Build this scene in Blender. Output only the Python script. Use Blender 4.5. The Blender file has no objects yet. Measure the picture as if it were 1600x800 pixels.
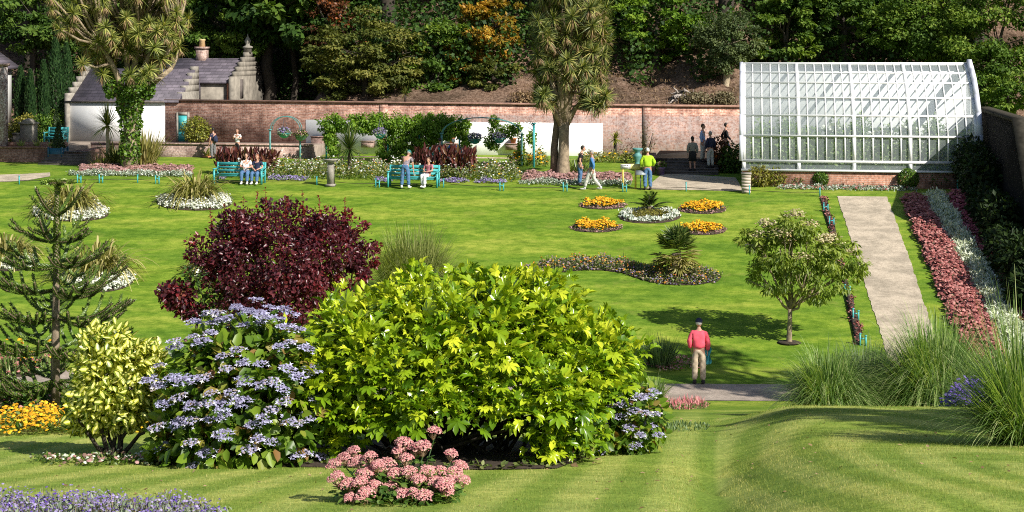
import bpy, math, random
import numpy as np
from mathutils import Vector, Matrix

S = bpy.context.scene
COL = S.collection
R = np.random.default_rng(7)
rad = math.radians

# ------------------------------------------------------------------ camera, sky, sun, exposure
F = 2400.0                      # focal length in photo pixels (photo is 1600 wide)
HZ = 80.0                       # row of the horizon
ZC = 9.0                        # height of the eye above the lowest lawn
cam = bpy.data.objects.new('camera', bpy.data.cameras.new('camera'))
COL.objects.link(cam)
cam.location = (0, 0, ZC)
cam.rotation_euler = (rad(90), 0, 0)
cam.data.sensor_width = 36.0
cam.data.lens = F / 1600 * 36.0
cam.data.shift_y = -(400 - HZ) / 1600
cam.data.clip_start = 0.1
cam.data.clip_end = 1000
S.camera = cam

TOSUN = Vector((2.0, -1.95, 2.1)).normalized()
W = bpy.data.worlds.new('World')
S.world = W
W.use_nodes = True
wn = W.node_tree.nodes
sky = wn.new('ShaderNodeTexSky')
sky.sky_type = 'NISHITA'
sky.sun_disc = False
sky.sun_elevation = math.asin(TOSUN.z)
sky.sun_rotation = math.atan2(TOSUN.x, TOSUN.y)
bg = wn['Background']
bg.inputs[1].default_value = 0.07
W.node_tree.links.new(sky.outputs[0], bg.inputs[0])
sun = bpy.data.objects.new('sun', bpy.data.lights.new('sun', 'SUN'))
COL.objects.link(sun)
sun.data.energy = 4.9
sun.data.angle = rad(0.53)
sun.data.color = (1.0, 0.95, 0.86)
sun.rotation_euler = TOSUN.to_track_quat('Z', 'Y').to_euler()
sun.location = (20, -20, 40)

S.view_settings.view_transform = 'Standard'
S.view_settings.look = 'None'
S.view_settings.exposure = 0.5
S.view_settings.gamma = 1.0
S.view_settings.use_curve_mapping = False
S.cycles.pixel_filter_type = 'BLACKMAN_HARRIS'
S.cycles.filter_width = 1.05
S.cycles.use_denoising = False
S.cycles.max_bounces = 6
S.cycles.diffuse_bounces = 3
S.cycles.glossy_bounces = 2
S.cycles.transmission_bounces = 3
S.cycles.transparent_max_bounces = 10
S.cycles.caustics_reflective = False
S.cycles.caustics_refractive = False

# ------------------------------------------------------------------ terrain as a height field
_KY = [-40, 0, 5, 9, 12, 14.0, 16.5, 20, 24, 28, 32, 36, 38.6, 41.2, 43, 45, 52, 58, 61, 65.6, 68, 72, 80, 86, 200]
_KZ = [7.6, 7.3, 6.8, 6.05, 5.42, 5.05, 4.5, 3.98, 3.24, 2.4, 1.55, .62, .12, .10, .2, .42, 1.15, 2.0, 2.45, 3.05, 3.2, 3.28, 3.42, 3.5, 3.5]
_ty = np.arange(-40, 200, .1)
_tz = np.interp(_ty, _KY, _KZ)
_k = np.exp(-.5 * (np.arange(-30, 31) * .1 / .7) ** 2); _k /= _k.sum()
_tz = np.convolve(np.pad(_tz, 30, mode='edge'), _k, 'valid')

def sst(a, b, x):
    t = np.clip((np.asarray(x, float) - a) / (b - a), 0, 1)
    return t * t * (3 - 2 * t)

def gz(X, Y):
    X = np.asarray(X, float); Y = np.asarray(Y, float)
    k = .125 * sst(41, 56, Y)
    z = np.interp(Y + k * X, _ty, _tz)
    e = X - .131 * Y                                   # right of the crease the lawn swells into a bank
    fade = sst(6, 10, Y) * (1 - sst(22.0, 26.0, Y + .12 * (e - 4)))
    z = z + fade * (.29 * sst(-.05, 1.3, e) - .15 * np.exp(-(e / .15) ** 2) * (1 - sst(15.5, 18.5, Y)))
    z = z - .22 * sst(1.0, 3.0, e) * sst(22.0, 26, Y) * (1 - sst(33, 38.5, Y))
    return z

_HY = np.arange(7, 90, .02)
def hit(px, py):
    X = (px - 800) / F * _HY
    zr = ZC - (py - HZ) / F * _HY
    d = zr - gz(X, _HY)
    i = np.argmax(d <= 0)
    if d[i] > 0: i = len(_HY) - 1
    return Vector((X[i], _HY[i], float(gz(X[i], _HY[i]))))

def ppm(Y): return F / Y
def at(px, py, Y): return Vector(((px - 800) / F * Y, Y, ZC - (py - HZ) / F * Y))
def onY(px, Y):
    X = (px - 800) / F * Y
    return Vector((X, Y, float(gz(X, Y))))

# garden frame: u runs along the back wall, v away from the eye
GA = rad(8.5); CA, SA = math.cos(GA), math.sin(GA)
GY = 82.0
def Wd(u, v, z=0.0): return Vector((u * CA + v * SA, GY - u * SA + v * CA, z))
def uv_of(p):
    x, y = p[0], p[1] - GY
    return x * CA - y * SA, x * SA + y * CA
def Pu(px, v):
    t = (px - 800) / F
    return (t * (GY + v * CA) - v * SA) / (CA + t * SA)
def Pz(px, py, v):
    return ZC - (py - HZ) / F * Wd(Pu(px, v), v).y

# ------------------------------------------------------------------ mesh building
class MB:
    def __init__(s): s.v = []; s.f = []; s.n = 0
    def add(s, V, faces, rnd=0.0, mi=0):
        V = np.asarray(V, float).reshape(-1, 3)
        for f in faces if isinstance(faces, (list, tuple)) and len(faces) and isinstance(faces[0], np.ndarray) and faces[0].ndim == 2 else [np.asarray(faces)]:
            r = np.broadcast_to(np.asarray(rnd, float), (len(f),)) if np.ndim(rnd) == 0 or len(np.atleast_1d(rnd)) == len(f) else np.resize(rnd, len(f))
            m = np.broadcast_to(np.asarray(mi, int), (len(f),))
            s.f.append((f + s.n, np.array(r), np.array(m)))
        s.v.append(V); s.n += len(V)
        return s
    def box(s, c, size, rz=0.0, rnd=0.0, mi=0, taper=1.0, rot=None):
        sx, sy, sz = [q / 2 for q in size]
        t = taper
        V = np.array([(-sx, -sy, -sz), (sx, -sy, -sz), (sx, sy, -sz), (-sx, sy, -sz),
                      (-sx * t, -sy * t, sz), (sx * t, -sy * t, sz), (sx * t, sy * t, sz), (-sx * t, sy * t, sz)])
        if rot is not None: V = V @ np.array(rot.to_3x3() if hasattr(rot, 'to_3x3') else rot).T
        if rz:
            a, b = math.cos(rz), math.sin(rz)
            V = np.stack([V[:, 0] * a - V[:, 1] * b, V[:, 0] * b + V[:, 1] * a, V[:, 2]], 1)
        Fc = np.array([(0, 3, 2, 1), (4, 5, 6, 7), (0, 1, 5, 4), (1, 2, 6, 5), (2, 3, 7, 6), (3, 0, 4, 7)])
        return s.add(V + np.array(c), Fc, rnd, mi)
    def bx(s, x0, x1, y0, y1, z0, z1, rnd=0.0, mi=0):
        return s.box(((x0 + x1) / 2, (y0 + y1) / 2, (z0 + z1) / 2), (x1 - x0, y1 - y0, z1 - z0), 0, rnd, mi)
    def tube(s, pts, rs, n=8, rnd=0.0, mi=0, cap=True):
        pts = [Vector(p) for p in pts]
        if np.ndim(rs) == 0: rs = [rs] * len(pts)
        V = []
        up = Vector((0, 0, 1))
        ref = None
        for i, p in enumerate(pts):
            d = (pts[min(i + 1, len(pts) - 1)] - pts[max(i - 1, 0)])
            if d.length < 1e-9: d = up.copy()
            d.normalize()
            if ref is None: ref = d.orthogonal().normalized()
            a = (ref - d * ref.dot(d))
            if a.length < 1e-6: a = d.orthogonal()
            a.normalize(); ref = a
            b = d.cross(a)
            for j in range(n):
                t = 2 * math.pi * j / n
                V.append(p + (a * math.cos(t) + b * math.sin(t)) * rs[i])
        fs = []
        for i in range(len(pts) - 1):
            for j in range(n):
                fs.append((i * n + j, i * n + (j + 1) % n, (i + 1) * n + (j + 1) % n, (i + 1) * n + j))
        out = [np.array(fs)]
        if cap:
            out.append(np.array([list(range(n))[::-1], [(len(pts) - 1) * n + j for j in range(n)]]))
        return s.add([tuple(q) for q in V], out, rnd, mi)
    def lathe(s, prof, c=(0, 0, 0), n=20, rnd=0.0, mi=0, sx=1, sy=1):
        V = []
        for r, z in prof:
            for j in range(n):
                t = 2 * math.pi * j / n
                V.append((c[0] + r * sx * math.cos(t), c[1] + r * sy * math.sin(t), c[2] + z))
        fs = [(i * n + j, i * n + (j + 1) % n, (i + 1) * n + (j + 1) % n, (i + 1) * n + j) for i in range(len(prof) - 1) for j in range(n)]
        return s.add(V, [np.array(fs), np.array([list(range(n))[::-1], [(len(prof) - 1) * n + j for j in range(n)]])], rnd, mi)
    def ball(s, c, r, nu=12, nv=8, rnd=0.0, mi=0, rot=None):
        r = np.broadcast_to(np.asarray(r, float), (3,))
        V = []
        for i in range(1, nv):
            a = math.pi * i / nv
            for j in range(nu):
                t = 2 * math.pi * j / nu
                V.append((math.sin(a) * math.cos(t) * r[0], math.sin(a) * math.sin(t) * r[1], math.cos(a) * r[2]))
        V.append((0, 0, r[2])); V.append((0, 0, -r[2]))
        V = np.array(V)
        if rot is not None: V = V @ np.array(rot.to_3x3()).T
        q = [(i * nu + j, (i + 1) * nu + j, (i + 1) * nu + (j + 1) % nu, i * nu + (j + 1) % nu) for i in range(nv - 2) for j in range(nu)]
        tp, bt = (nv - 1) * nu, (nv - 1) * nu + 1
        t = [(tp, j, (j + 1) % nu) for j in range(nu)] + [(bt, (nv - 2) * nu + (j + 1) % nu, (nv - 2) * nu + j) for j in range(nu)]
        return s.add(V + np.array(c), [np.array(q), np.array(t)], rnd, mi)
    def grid(s, P, rnd=0.0, mi=0):
        P = np.asarray(P, float); a, b = P.shape[:2]
        I = np.arange(a * b).reshape(a, b)
        Fc = np.stack([I[:-1, :-1], I[:-1, 1:], I[1:, 1:], I[1:, :-1]], -1).reshape(-1, 4)
        return s.add(P.reshape(-1, 3), Fc, rnd, mi)
    def prism(s, poly, h0, h1, rnd=0.0, mi=0, axis='y'):
        """poly in (x,z) extruded along y from h0 to h1 (axis y) or poly in (x,y) extruded along z"""
        n = len(poly)
        if axis == 'y': V = [(x, h0, z) for x, z in poly] + [(x, h1, z) for x, z in poly]
        elif axis == 'x': V = [(h0, y, z) for y, z in poly] + [(h1, y, z) for y, z in poly]
        else: V = [(x, y, h0) for x, y in poly] + [(x, y, h1) for x, y in poly]
        q = np.array([(i, (i + 1) % n, n + (i + 1) % n, n + i) for i in range(n)])
        c = np.array([list(range(n))[::-1], list(range(n, 2 * n))])
        return s.add(V, [q, c], rnd, mi)
    def inst(s, T, P, Rm, Sc, rnd, zone=0.0, mi=0):
        """copies of a small template: T=(verts, [faces], [zone per face])"""
        tv, tf, tz = T
        P = np.asarray(P, float); N = len(P)
        if N == 0: return s
        Sc = np.asarray(Sc, float)
        if Sc.ndim == 1: Sc = np.repeat(Sc[:, None], 3, 1)
        V = np.einsum('nij,nkj->nki', Rm, tv[None] * Sc[:, None, :]) + P[:, None, :]
        k = len(tv)
        off = (np.arange(N) * k + s.n)
        for f, z in zip(tf, tz):
            ff = (f[None] + off[:, None, None]).reshape(-1, f.shape[1])
            rr = (np.asarray(rnd)[:, None] + z[None]).reshape(-1)
            s.f.append((ff, rr, np.full(len(ff), mi)))
        s.v.append(V.reshape(-1, 3)); s.n += N * k
        return s
    def mesh(s, name, mats, smooth=False):
        me = bpy.data.meshes.new(name)
        V = np.concatenate(s.v).astype(np.float32)
        me.vertices.add(len(V)); me.vertices.foreach_set('co', V.ravel())
        L = np.concatenate([f.ravel() for f, r, m in s.f]).astype(np.int32)
        cnt = np.concatenate([np.full(len(f), f.shape[1]) for f, r, m in s.f]).astype(np.int32)
        me.loops.add(len(L)); me.loops.foreach_set('vertex_index', L)
        me.polygons.add(len(cnt))
        me.polygons.foreach_set('loop_start', np.concatenate([[0], np.cumsum(cnt)[:-1]]).astype(np.int32))
        me.polygons.foreach_set('loop_total', cnt)
        me.polygons.foreach_set('material_index', np.concatenate([m for f, r, m in s.f]).astype(np.int32))
        if smooth: me.polygons.foreach_set('use_smooth', np.ones(len(cnt), bool))
        a = me.attributes.new('rnd', 'FLOAT', 'FACE')
        a.data.foreach_set('value', np.concatenate([r for f, r, m in s.f]).astype(np.float32))
        for m in (mats if isinstance(mats, (list, tuple)) else [mats]): me.materials.append(m)
        me.update(); me.validate()
        return me
    def build(s, name, mats, parent=None, smooth=False, loc=None, kind=None):
        return link(name, s.mesh(name, mats, smooth), parent, loc, kind)

def link(name, me, parent=None, loc=None, kind=None):
    o = bpy.data.objects.new(name, me); COL.objects.link(o)
    if parent is not None: o.parent = parent
    if loc is not None: o.location = loc
    if kind: o['kind'] = kind
    return o
def tag(o, label, cat, group=None):
    o['label'] = label; o['category'] = cat
    if group: o['group'] = group
    return o
def thing(name, label, cat, loc=(0, 0, 0), rz=0.0, group=None):
    o = bpy.data.objects.new(name, None); COL.objects.link(o)
    o.location = loc; o.rotation_euler = (0, 0, rz); o.empty_display_size = .2
    return tag(o, label, cat, group)
def gthing(name, label, cat, u, v, z, group=None): return thing(name, label, cat, Wd(u, v, z), -GA, group)
def copy_tree(o, parent=None, loc=None, rz=None, label=None, scale=None):
    c = o.copy(); COL.objects.link(c)
    if parent is not None: c.parent = parent
    if loc is not None: c.location = loc
    if rz is not None: c.rotation_euler = (0, 0, rz)
    if label: c['label'] = label
    if scale is not None: c.scale = (scale,) * 3 if np.ndim(scale) == 0 else scale
    for ch in list(o.children): copy_tree(ch, c)
    return c
def struct(o): o['kind'] = 'structure'; return o

# ------------------------------------------------------------------ vegetation pieces
def frames(d, nrm):
    d = d / np.maximum(np.linalg.norm(d, axis=1, keepdims=True), 1e-9)
    z = nrm - d * np.sum(nrm * d, 1, keepdims=True)
    z = z / np.maximum(np.linalg.norm(z, axis=1, keepdims=True), 1e-6)
    y = np.cross(z, d)
    return np.stack([d, y, z], 2)
def unit(n):
    v = R.normal(size=(n, 3)); return v / np.linalg.norm(v, axis=1, keepdims=True)
def _T(v, f, z=None):
    f = [np.array(q) for q in f]
    return (np.array(v, float), f, [np.zeros(len(q)) for q in f] if z is None else [np.array(q, float) for q in z])
LEAF = _T([(0, 0, 0), (.3, -.5, .1), (.72, -.38, .06), (1, 0, -.06), (.72, .38, .06), (.3, .5, .1)], [[(0, 1, 2, 3), (0, 3, 4, 5)]])
DIAM = _T([(0, 0, 0), (.45, -.5, .08), (1, 0, -.04), (.45, .5, .08)], [[(0, 1, 2), (0, 2, 3)]])
VLEAF = _T([(0, 0, 0), (.3, -.5, .1), (.72, -.4, .06), (1, 0, -.06), (.72, .4, .06), (.3, .5, .1), (.3, -.22, .03), (.7, -.17, .0), (.7, .17, .0), (.3, .22, .03)],
           [[(0, 1, 2, 3), (0, 3, 4, 5)][:0] or [(6, 1, 2, 7), (9, 8, 4, 5), (6, 7, 8, 9)], [(0, 1, 6), (0, 6, 9), (0, 9, 5), (7, 2, 3), (7, 3, 8), (8, 3, 4)]],
           [[.0, .0, 1.], [0, .6, 0, 0, .8, 0]])
def _palm(n=8, span=152):
    V, Fq = [], []
    for k in range(n):
        a = rad(-span + 2 * span * k / (n - 1)); L = 1.0 - .28 * abs(2 * k / (n - 1) - 1) ** 2
        c, s_ = math.cos(a), math.sin(a)
        for x, y, z in [(0.02, 0, 0), (.44, -.17, .02), (.72, -.2, -.02), (1, 0, -.2), (.72, .2, -.02), (.44, .17, .02), (.72, 0, -.085)]:
            x *= L
            V.append((x * c - y * s_, x * s_ + y * c, z))
        b = 7 * k
        Fq += [(b, b + 1, b + 2, b + 6), (b + 6, b + 2, b + 3, b + 3)][:1] + [(b, b + 6, b + 4, b + 5)]
    Ft = []
    for k in range(n):
        b = 7 * k; Ft += [(b + 6, b + 2, b + 3), (b + 6, b + 3, b + 4)]
    return _T(V, [Fq, Ft])
PALM = _palm()
_h = [(math.cos(t), math.sin(t), 0) for t in np.linspace(0, 2 * math.pi, 6, endpoint=False)]
PUFF = _T([(x * .5, y * .5, 0) for x, y, z in _h] + [(0, 0, .34)], [[(i, (i + 1) % 6, 6) for i in range(6)]])
DISC4 = _T([(.5, 0, 0), (.1, .1, .06), (0, .5, 0), (-.1, .1, .06), (-.5, 0, 0), (-.1, -.1, .06), (0, -.5, 0), (.1, -.1, .06)],
           [[(0, 1, 3, 7), (7, 3, 5, 6)][:0] or [(7, 0, 1, 1)][:0] or [(1, 3, 5, 7)], [(7, 0, 1), (1, 2, 3), (3, 4, 5), (5, 6, 7)]])

def blades(mb, P, az, el, L, w, droop, nseg=4, rnd=None, tipw=.12, fold=0.0):
    P = np.asarray(P, float); N = len(P)
    az, el, L, w, droop = [np.broadcast_to(np.asarray(q, float), (N,)) for q in (az, el, L, w, droop)]
    d = np.stack([np.cos(el) * np.cos(az), np.cos(el) * np.sin(az), np.sin(el)], 1)
    side = np.stack([-np.sin(az), np.cos(az), np.zeros(N)], 1)
    vs = []
    for i in range(nseg + 1):
        t = i / nseg
        c = P + L[:, None] * (d * t + np.array([0, 0, -1.]) * (droop * t * t)[:, None])
        ww = w * (tipw + (1 - tipw) * (1 - t ** 2.2)) * (.55 + .45 * min(1, t * 4)) * .5
        vs += [c - side * ww[:, None], c + side * ww[:, None]]
    V = np.stack(vs, 1)
    f = np.array([(2 * i, 2 * i + 1, 2 * i + 3, 2 * i + 2) for i in range(nseg)])
    off = np.arange(N) * (2 * nseg + 2)
    ff = (f[None] + off[:, None, None]).reshape(-1, 4)
    if rnd is None: rnd = R.random(N)
    rr = (np.asarray(rnd)[:, None] + np.linspace(0, .001, nseg)[None]).reshape(-1)
    return mb.add(V.reshape(-1, 3), ff, rr)

def cloud(mb, ells, n, L, w, T=DIAM, shell=.6, upb=.5, droop=.2, rvar=1.0, clump=0, lo=None, lmul=(.7, 1.3), flat=.5):
    """leaves through a set of ellipsoids (cx,cy,cz,rx,ry,rz)"""
    e = np.array(ells, float)
    wgt = (e[:, 3] * e[:, 4] + e[:, 3] * e[:, 5] + e[:, 4] * e[:, 5]); wgt /= wgt.sum()
    if clump:
        ci = R.choice(len(e), clump, p=wgt)
        dn = unit(clump); rr = (shell + (1 - shell) * R.random(clump)) ** .7
        C = e[ci, :3] + dn * rr[:, None] * e[ci, 3:]
        cr = np.mean(e[ci, 3:], 1) * R.uniform(.16, .34, clump)
        crnd = R.random(clump)
        k = R.integers(0, clump, n)
        q = unit(n) * (R.random(n) ** .4)[:, None]
        q[:, 2] *= flat
        # clumps hang like shelves: they bend down outward
        P = C[k] + q * cr[k][:, None]
        out = dn[k] * .6 + q
        rnd = np.clip(crnd[k] * .55 + R.random(n) * .45, 0, 1)
    else:
        ci = R.choice(len(e), n, p=wgt)
        dn = unit(n); rr = (shell + (1 - shell) * R.random(n))
        P = e[ci, :3] + dn * rr[:, None] * e[ci, 3:]
        out = dn / np.maximum(e[ci, 3:], .05); out /= np.linalg.norm(out, axis=1, keepdims=True)
        rnd = R.random(n)
    if lo is not None:
        m = P[:, 2] > lo; P, out, rnd = P[m], out[m], rnd[m]
    n = len(P)
    nrm = out * .8 + unit(n) * .55 + np.array([0, 0, upb])
    d = out * .7 + unit(n) * .8 + np.array([0, 0, -droop])
    s_ = R.uniform(lmul[0], lmul[1], n)
    Sc = np.stack([L * s_, w * s_, L * s_], 1)
    return mb.inst(T, P, frames(d, nrm), Sc, rnd * rvar)

def rosette(n, L, w, el0=-.5, el1=1.4, droop=.35, nseg=3):
    mb = MB()
    el = R.uniform(el0, el1, n)
    blades(mb, np.zeros((n, 3)), R.uniform(0, 2 * math.pi, n), el, L * R.uniform(.75, 1.15, n), w, droop * R.uniform(.5, 1.5, n) * np.clip(np.cos(el), .1, 1), nseg, rnd=R.random(n))
    return mb
def put(mb, src, M, radd=None, rmul=1.0):
    """merge a copy of MB src moved by matrix M"""
    V = np.concatenate(src.v); A = np.array(M)
    V = V @ A[:3, :3].T + A[:3, 3]
    for f, r, m in src.f:
        mb.f.append((f + mb.n, r * rmul + (0 if radd is None else radd), m))
    mb.v.append(V); mb.n += len(V)

# ------------------------------------------------------------------ materials
def nt(name):
    m = bpy.data.materials.new(name); m.use_nodes = True
    t = m.node_tree; return m, t, t.nodes, t.links, t.nodes['Principled BSDF']
def ramp(n, stops):
    r = n.new('ShaderNodeValToRGB'); cr = r.color_ramp
    while len(cr.elements) < len(stops): cr.elements.new(.5)
    for e, (p, c) in zip(cr.elements, stops): e.position = p; e.color = (*c, 1)
    return r
def noise(n, l, scale, detail=4, rough=.6, coord=None):
    x = n.new('ShaderNodeTexNoise'); x.inputs['Scale'].default_value = scale; x.inputs['Detail'].default_value = detail; x.inputs['Roughness'].default_value = rough
    if coord is not None: l.new(coord, x.inputs['Vector'])
    return x
def mixc(n, l, a, b, f, mode='MIX'):
    x = n.new('ShaderNodeMix'); x.data_type = 'RGBA'; x.blend_type = mode
    for sock, v in ((x.inputs[6], a), (x.inputs[7], b), (x.inputs[0], f)):
        if hasattr(v, 'is_linked') or hasattr(v, 'links'): l.new(v, sock)
        elif np.ndim(v) == 0: sock.default_value = v
        else: sock.default_value = (*v, 1)
    return x.outputs[2]
def mowing(n, l):
    """bands left by the mower, running down the near slope"""
    g = n.new('ShaderNodeNewGeometry')
    wv = n.new('ShaderNodeTexWave'); wv.wave_type = 'BANDS'; wv.bands_direction = 'X'; wv.inputs['Scale'].default_value = .42; wv.inputs['Distortion'].default_value = .5; wv.inputs['Detail'].default_value = 2
    mp = n.new('ShaderNodeMapping'); mp.inputs['Rotation'].default_value = (0, 0, .13); l.new(g.outputs['Position'], mp.inputs['Vector']); l.new(mp.outputs[0], wv.inputs['Vector'])
    rg = n.new('ShaderNodeTexWave'); rg.wave_type = 'RINGS'; rg.rings_direction = 'Z'; rg.inputs['Scale'].default_value = .62; rg.inputs['Distortion'].default_value = .7; rg.inputs['Detail'].default_value = 2
    m2 = n.new('ShaderNodeMapping'); m2.inputs['Location'].default_value = (-4.2, -2.2, 0); m2.inputs['Scale'].default_value = (1, .2, 0); l.new(g.outputs['Position'], m2.inputs['Vector']); l.new(m2.outputs[0], rg.inputs['Vector'])
    sp_ = n.new('ShaderNodeSeparateXYZ'); l.new(g.outputs['Position'], sp_.inputs[0])
    k = n.new('ShaderNodeMath'); k.operation = 'MULTIPLY_ADD'; l.new(sp_.outputs['Y'], k.inputs[0]); k.inputs[1].default_value = -.131; l.new(sp_.outputs['X'], k.inputs[2])
    mr = n.new('ShaderNodeMapRange'); mr.inputs['From Min'].default_value = -.05; mr.inputs['From Max'].default_value = .1; l.new(k.outputs[0], mr.inputs['Value'])
    mx = n.new('ShaderNodeMix'); l.new(mr.outputs[0], mx.inputs[0]); l.new(wv.outputs['Fac'], mx.inputs[2]); l.new(rg.outputs['Fac'], mx.inputs[3])
    r = ramp(n, [(.22, (.74, .84, .68)), (.78, (1.2, 1.12, 1.38))]); l.new(mx.outputs[0], r.inputs[0])
    return r.outputs[0]
def leafmat(name, stops, rough=.45, trans=.25, spec=.4, tcol=None, stripes=False):
    m, t, n, l, b = nt(name)
    a = n.new('ShaderNodeAttribute'); a.attribute_name = 'rnd'
    r = ramp(n, stops); l.new(a.outputs['Fac'], r.inputs[0])
    l.new(r.outputs[0], b.inputs['Base Color'])
    if stripes: l.new(mixc(n, l, r.outputs[0], mowing(n, l), 1.0, 'MULTIPLY'), b.inputs['Base Color'])
    b.inputs['Roughness'].default_value = rough
    b.inputs['Specular IOR Level'].default_value = spec
    tr = n.new('ShaderNodeBsdfTranslucent')
    l.new(mixc(n, l, r.outputs[0], tcol or (1.6, 1.7, .6), 1.0, 'MULTIPLY'), tr.inputs['Color'])
    mx = n.new('ShaderNodeMixShader'); mx.inputs[0].default_value = trans
    l.new(b.outputs[0], mx.inputs[1]); l.new(tr.outputs[0], mx.inputs[2])
    l.new(mx.outputs[0], n['Material Output'].inputs[0])
    return m
def plain(name, col, rough=.6, var=.25, scale=6, metal=0, bump=0.0, spec=.4):
    m, t, n, l, b = nt(name)
    tc = n.new('ShaderNodeTexCoord')
    x = noise(n, l, scale, 5, .6, tc.outputs['Object'])
    lo = [c * (1 - var) for c in col]; hi = [min(1, c * (1 + var)) for c in col]
    r = ramp(n, [(.3, lo), (.7, hi)]); l.new(x.outputs[0], r.inputs[0]); l.new(r.outputs[0], b.inputs['Base Color'])
    b.inputs['Roughness'].default_value = rough; b.inputs['Metallic'].default_value = metal; b.inputs['Specular IOR Level'].default_value = spec
    if bump:
        bp = n.new('ShaderNodeBump'); bp.inputs['Strength'].default_value = bump; bp.inputs['Distance'].default_value = .03
        l.new(x.outputs[0], bp.inputs['Height']); l.new(bp.outputs[0], b.inputs['Normal'])
    return m

def lawnmat():
    m, t, n, l, b = nt('lawn')
    g = n.new('ShaderNodeNewGeometry'); P = g.outputs['Position']
    mp = n.new('ShaderNodeMapping'); mp.inputs['Scale'].default_value = (.5, 1.6, 1); l.new(P, mp.inputs['Vector'])
    big = noise(n, l, .35, 4, .6, mp.outputs[0])
    mp2 = n.new('ShaderNodeMapping'); mp2.inputs['Scale'].default_value = (.75, 1.0, 1); mp2.inputs['Rotation'].default_value = (0, 0, .3); l.new(P, mp2.inputs['Vector'])
    mid = noise(n, l, 2.4, 8, .78, mp2.outputs[0])
    fine = noise(n, l, 30, 6, .85, P)
    c1 = ramp(n, [(.38, (.098, .188, .014)), (.5, (.146, .242, .018)), (.62, (.218, .290, .032))]); l.new(big.outputs[0], c1.inputs[0])
    c2 = ramp(n, [(.38, (.62, .70, .55)), (.49, (1, 1, 1)), (.60, (1.5, 1.28, 1.7))]); l.new(mid.outputs[0], c2.inputs[0])
    c = mixc(n, l, c1.outputs[0], c2.outputs[0], .95, 'MULTIPLY')
    c3 = ramp(n, [(.38, (.5, .56, .42)), (.5, (1, 1, 1)), (.62, (1.5, 1.42, 1.5))]); l.new(fine.outputs[0], c3.inputs[0])
    c = mixc(n, l, c, c3.outputs[0], .75, 'MULTIPLY')
    # drier, paler turf with mowing bands on the near slope
    sep = n.new('ShaderNodeSeparateXYZ'); l.new(P, sep.inputs[0])
    near = n.new('ShaderNodeMapRange'); near.inputs['From Min'].default_value = 34; near.inputs['From Max'].default_value = 22; l.new(sep.outputs['Y'], near.inputs['Value'])
    wv = n.new('ShaderNodeTexWave'); wv.wave_type = 'BANDS'; wv.bands_direction = 'X'; wv.inputs['Scale'].default_value = .55; wv.inputs['Distortion'].default_value = .5; wv.inputs['Detail'].default_value = 2
    mpw = n.new('ShaderNodeMapping'); mpw.inputs['Rotation'].default_value = (0, 0, .13); l.new(P, mpw.inputs['Vector']); l.new(mpw.outputs[0], wv.inputs['Vector'])
    wr = ramp(n, [(.3, (.80, .86, .75)), (.7, (1.18, 1.10, 1.35))]); l.new(wv.outputs['Fac'], wr.inputs[0])
    dry = mixc(n, l, c, (.33, .40, .085), .55)
    dry = mixc(n, l, dry, c3.outputs[0], .5, 'MULTIPLY')
    dry = mixc(n, l, dry, c2.outputs[0], .35, 'MULTIPLY')
    dry = mixc(n, l, dry, mowing(n, l), 1.0, 'MULTIPLY')
    far_wave = n.new('ShaderNodeTexWave'); far_wave.wave_type = 'BANDS'; far_wave.bands_direction = 'X'; far_wave.inputs['Scale'].default_value = .22; far_wave.inputs['Distortion'].default_value = 2.5
    mpf = n.new('ShaderNodeMapping'); mpf.inputs['Rotation'].default_value = (0, 0, -1.25); l.new(P, mpf.inputs['Vector']); l.new(mpf.outputs[0], far_wave.inputs['Vector'])
    fr = ramp(n, [(.3, (.95, .96, .95)), (.7, (1.04, 1.03, 1.03))]); l.new(far_wave.outputs['Fac'], fr.inputs[0])
    c = mixc(n, l, c, fr.outputs[0], 1.0, 'MULTIPLY')
    worn = noise(n, l, .9, 5, .75, P); wrn = ramp(n, [(.56, (0, 0, 0)), (.66, (1, 1, 1))]); l.new(worn.outputs[0], wrn.inputs[0])
    wf = n.new('ShaderNodeMath'); wf.operation = 'MULTIPLY'; l.new(wrn.outputs[0], wf.inputs[0]); wf.inputs[1].default_value = .32
    c = mixc(n, l, c, (.27, .27, .06), wf.outputs[0])
    l.new(mixc(n, l, c, dry, near.outputs[0]), b.inputs['Base Color'])
    b.inputs['Roughness'].default_value = .85; b.inputs['Specular IOR Level'].default_value = .15
    bp = n.new('ShaderNodeBump'); bp.inputs['Strength'].default_value = .25; bp.inputs['Distance'].default_value = .012
    l.new(fine.outputs[0], bp.inputs['Height']); l.new(bp.outputs[0], b.inputs['Normal'])
    return m
def gravelmat(name, c0, c1):
    m, t, n, l, b = nt(name)
    g = n.new('ShaderNodeNewGeometry'); P = g.outputs['Position']
    a = noise(n, l, 30, 4, .8, P); a2 = noise(n, l, 1.3, 4, .6, P)
    a3 = noise(n, l, 7, 8, .9, P)
    r = ramp(n, [(.34, c0), (.66, c1)]); l.new(a.outputs[0], r.inputs[0])
    r2 = ramp(n, [(.38, (.74, .73, .70)), (.6, (1.1, 1.08, 1.05))]); l.new(a2.outputs[0], r2.inputs[0])
    r3 = ramp(n, [(.36, (.6, .58, .55)), (.5, (1, 1, 1)), (.64, (1.25, 1.25, 1.25))]); l.new(a3.outputs[0], r3.inputs[0])
    l.new(mixc(n, l, mixc(n, l, r.outputs[0], r2.outputs[0], 1, 'MULTIPLY'), r3.outputs[0], .85, 'MULTIPLY'), b.inputs['Base Color']); b.inputs['Roughness'].default_value = .9
    bp = n.new('ShaderNodeBump'); bp.inputs['Strength'].default_value = .5; bp.inputs['Distance'].default_value = .02; l.new(a.outputs[0], bp.inputs['Height']); l.new(bp.outputs[0], b.inputs['Normal'])
    return m
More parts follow.
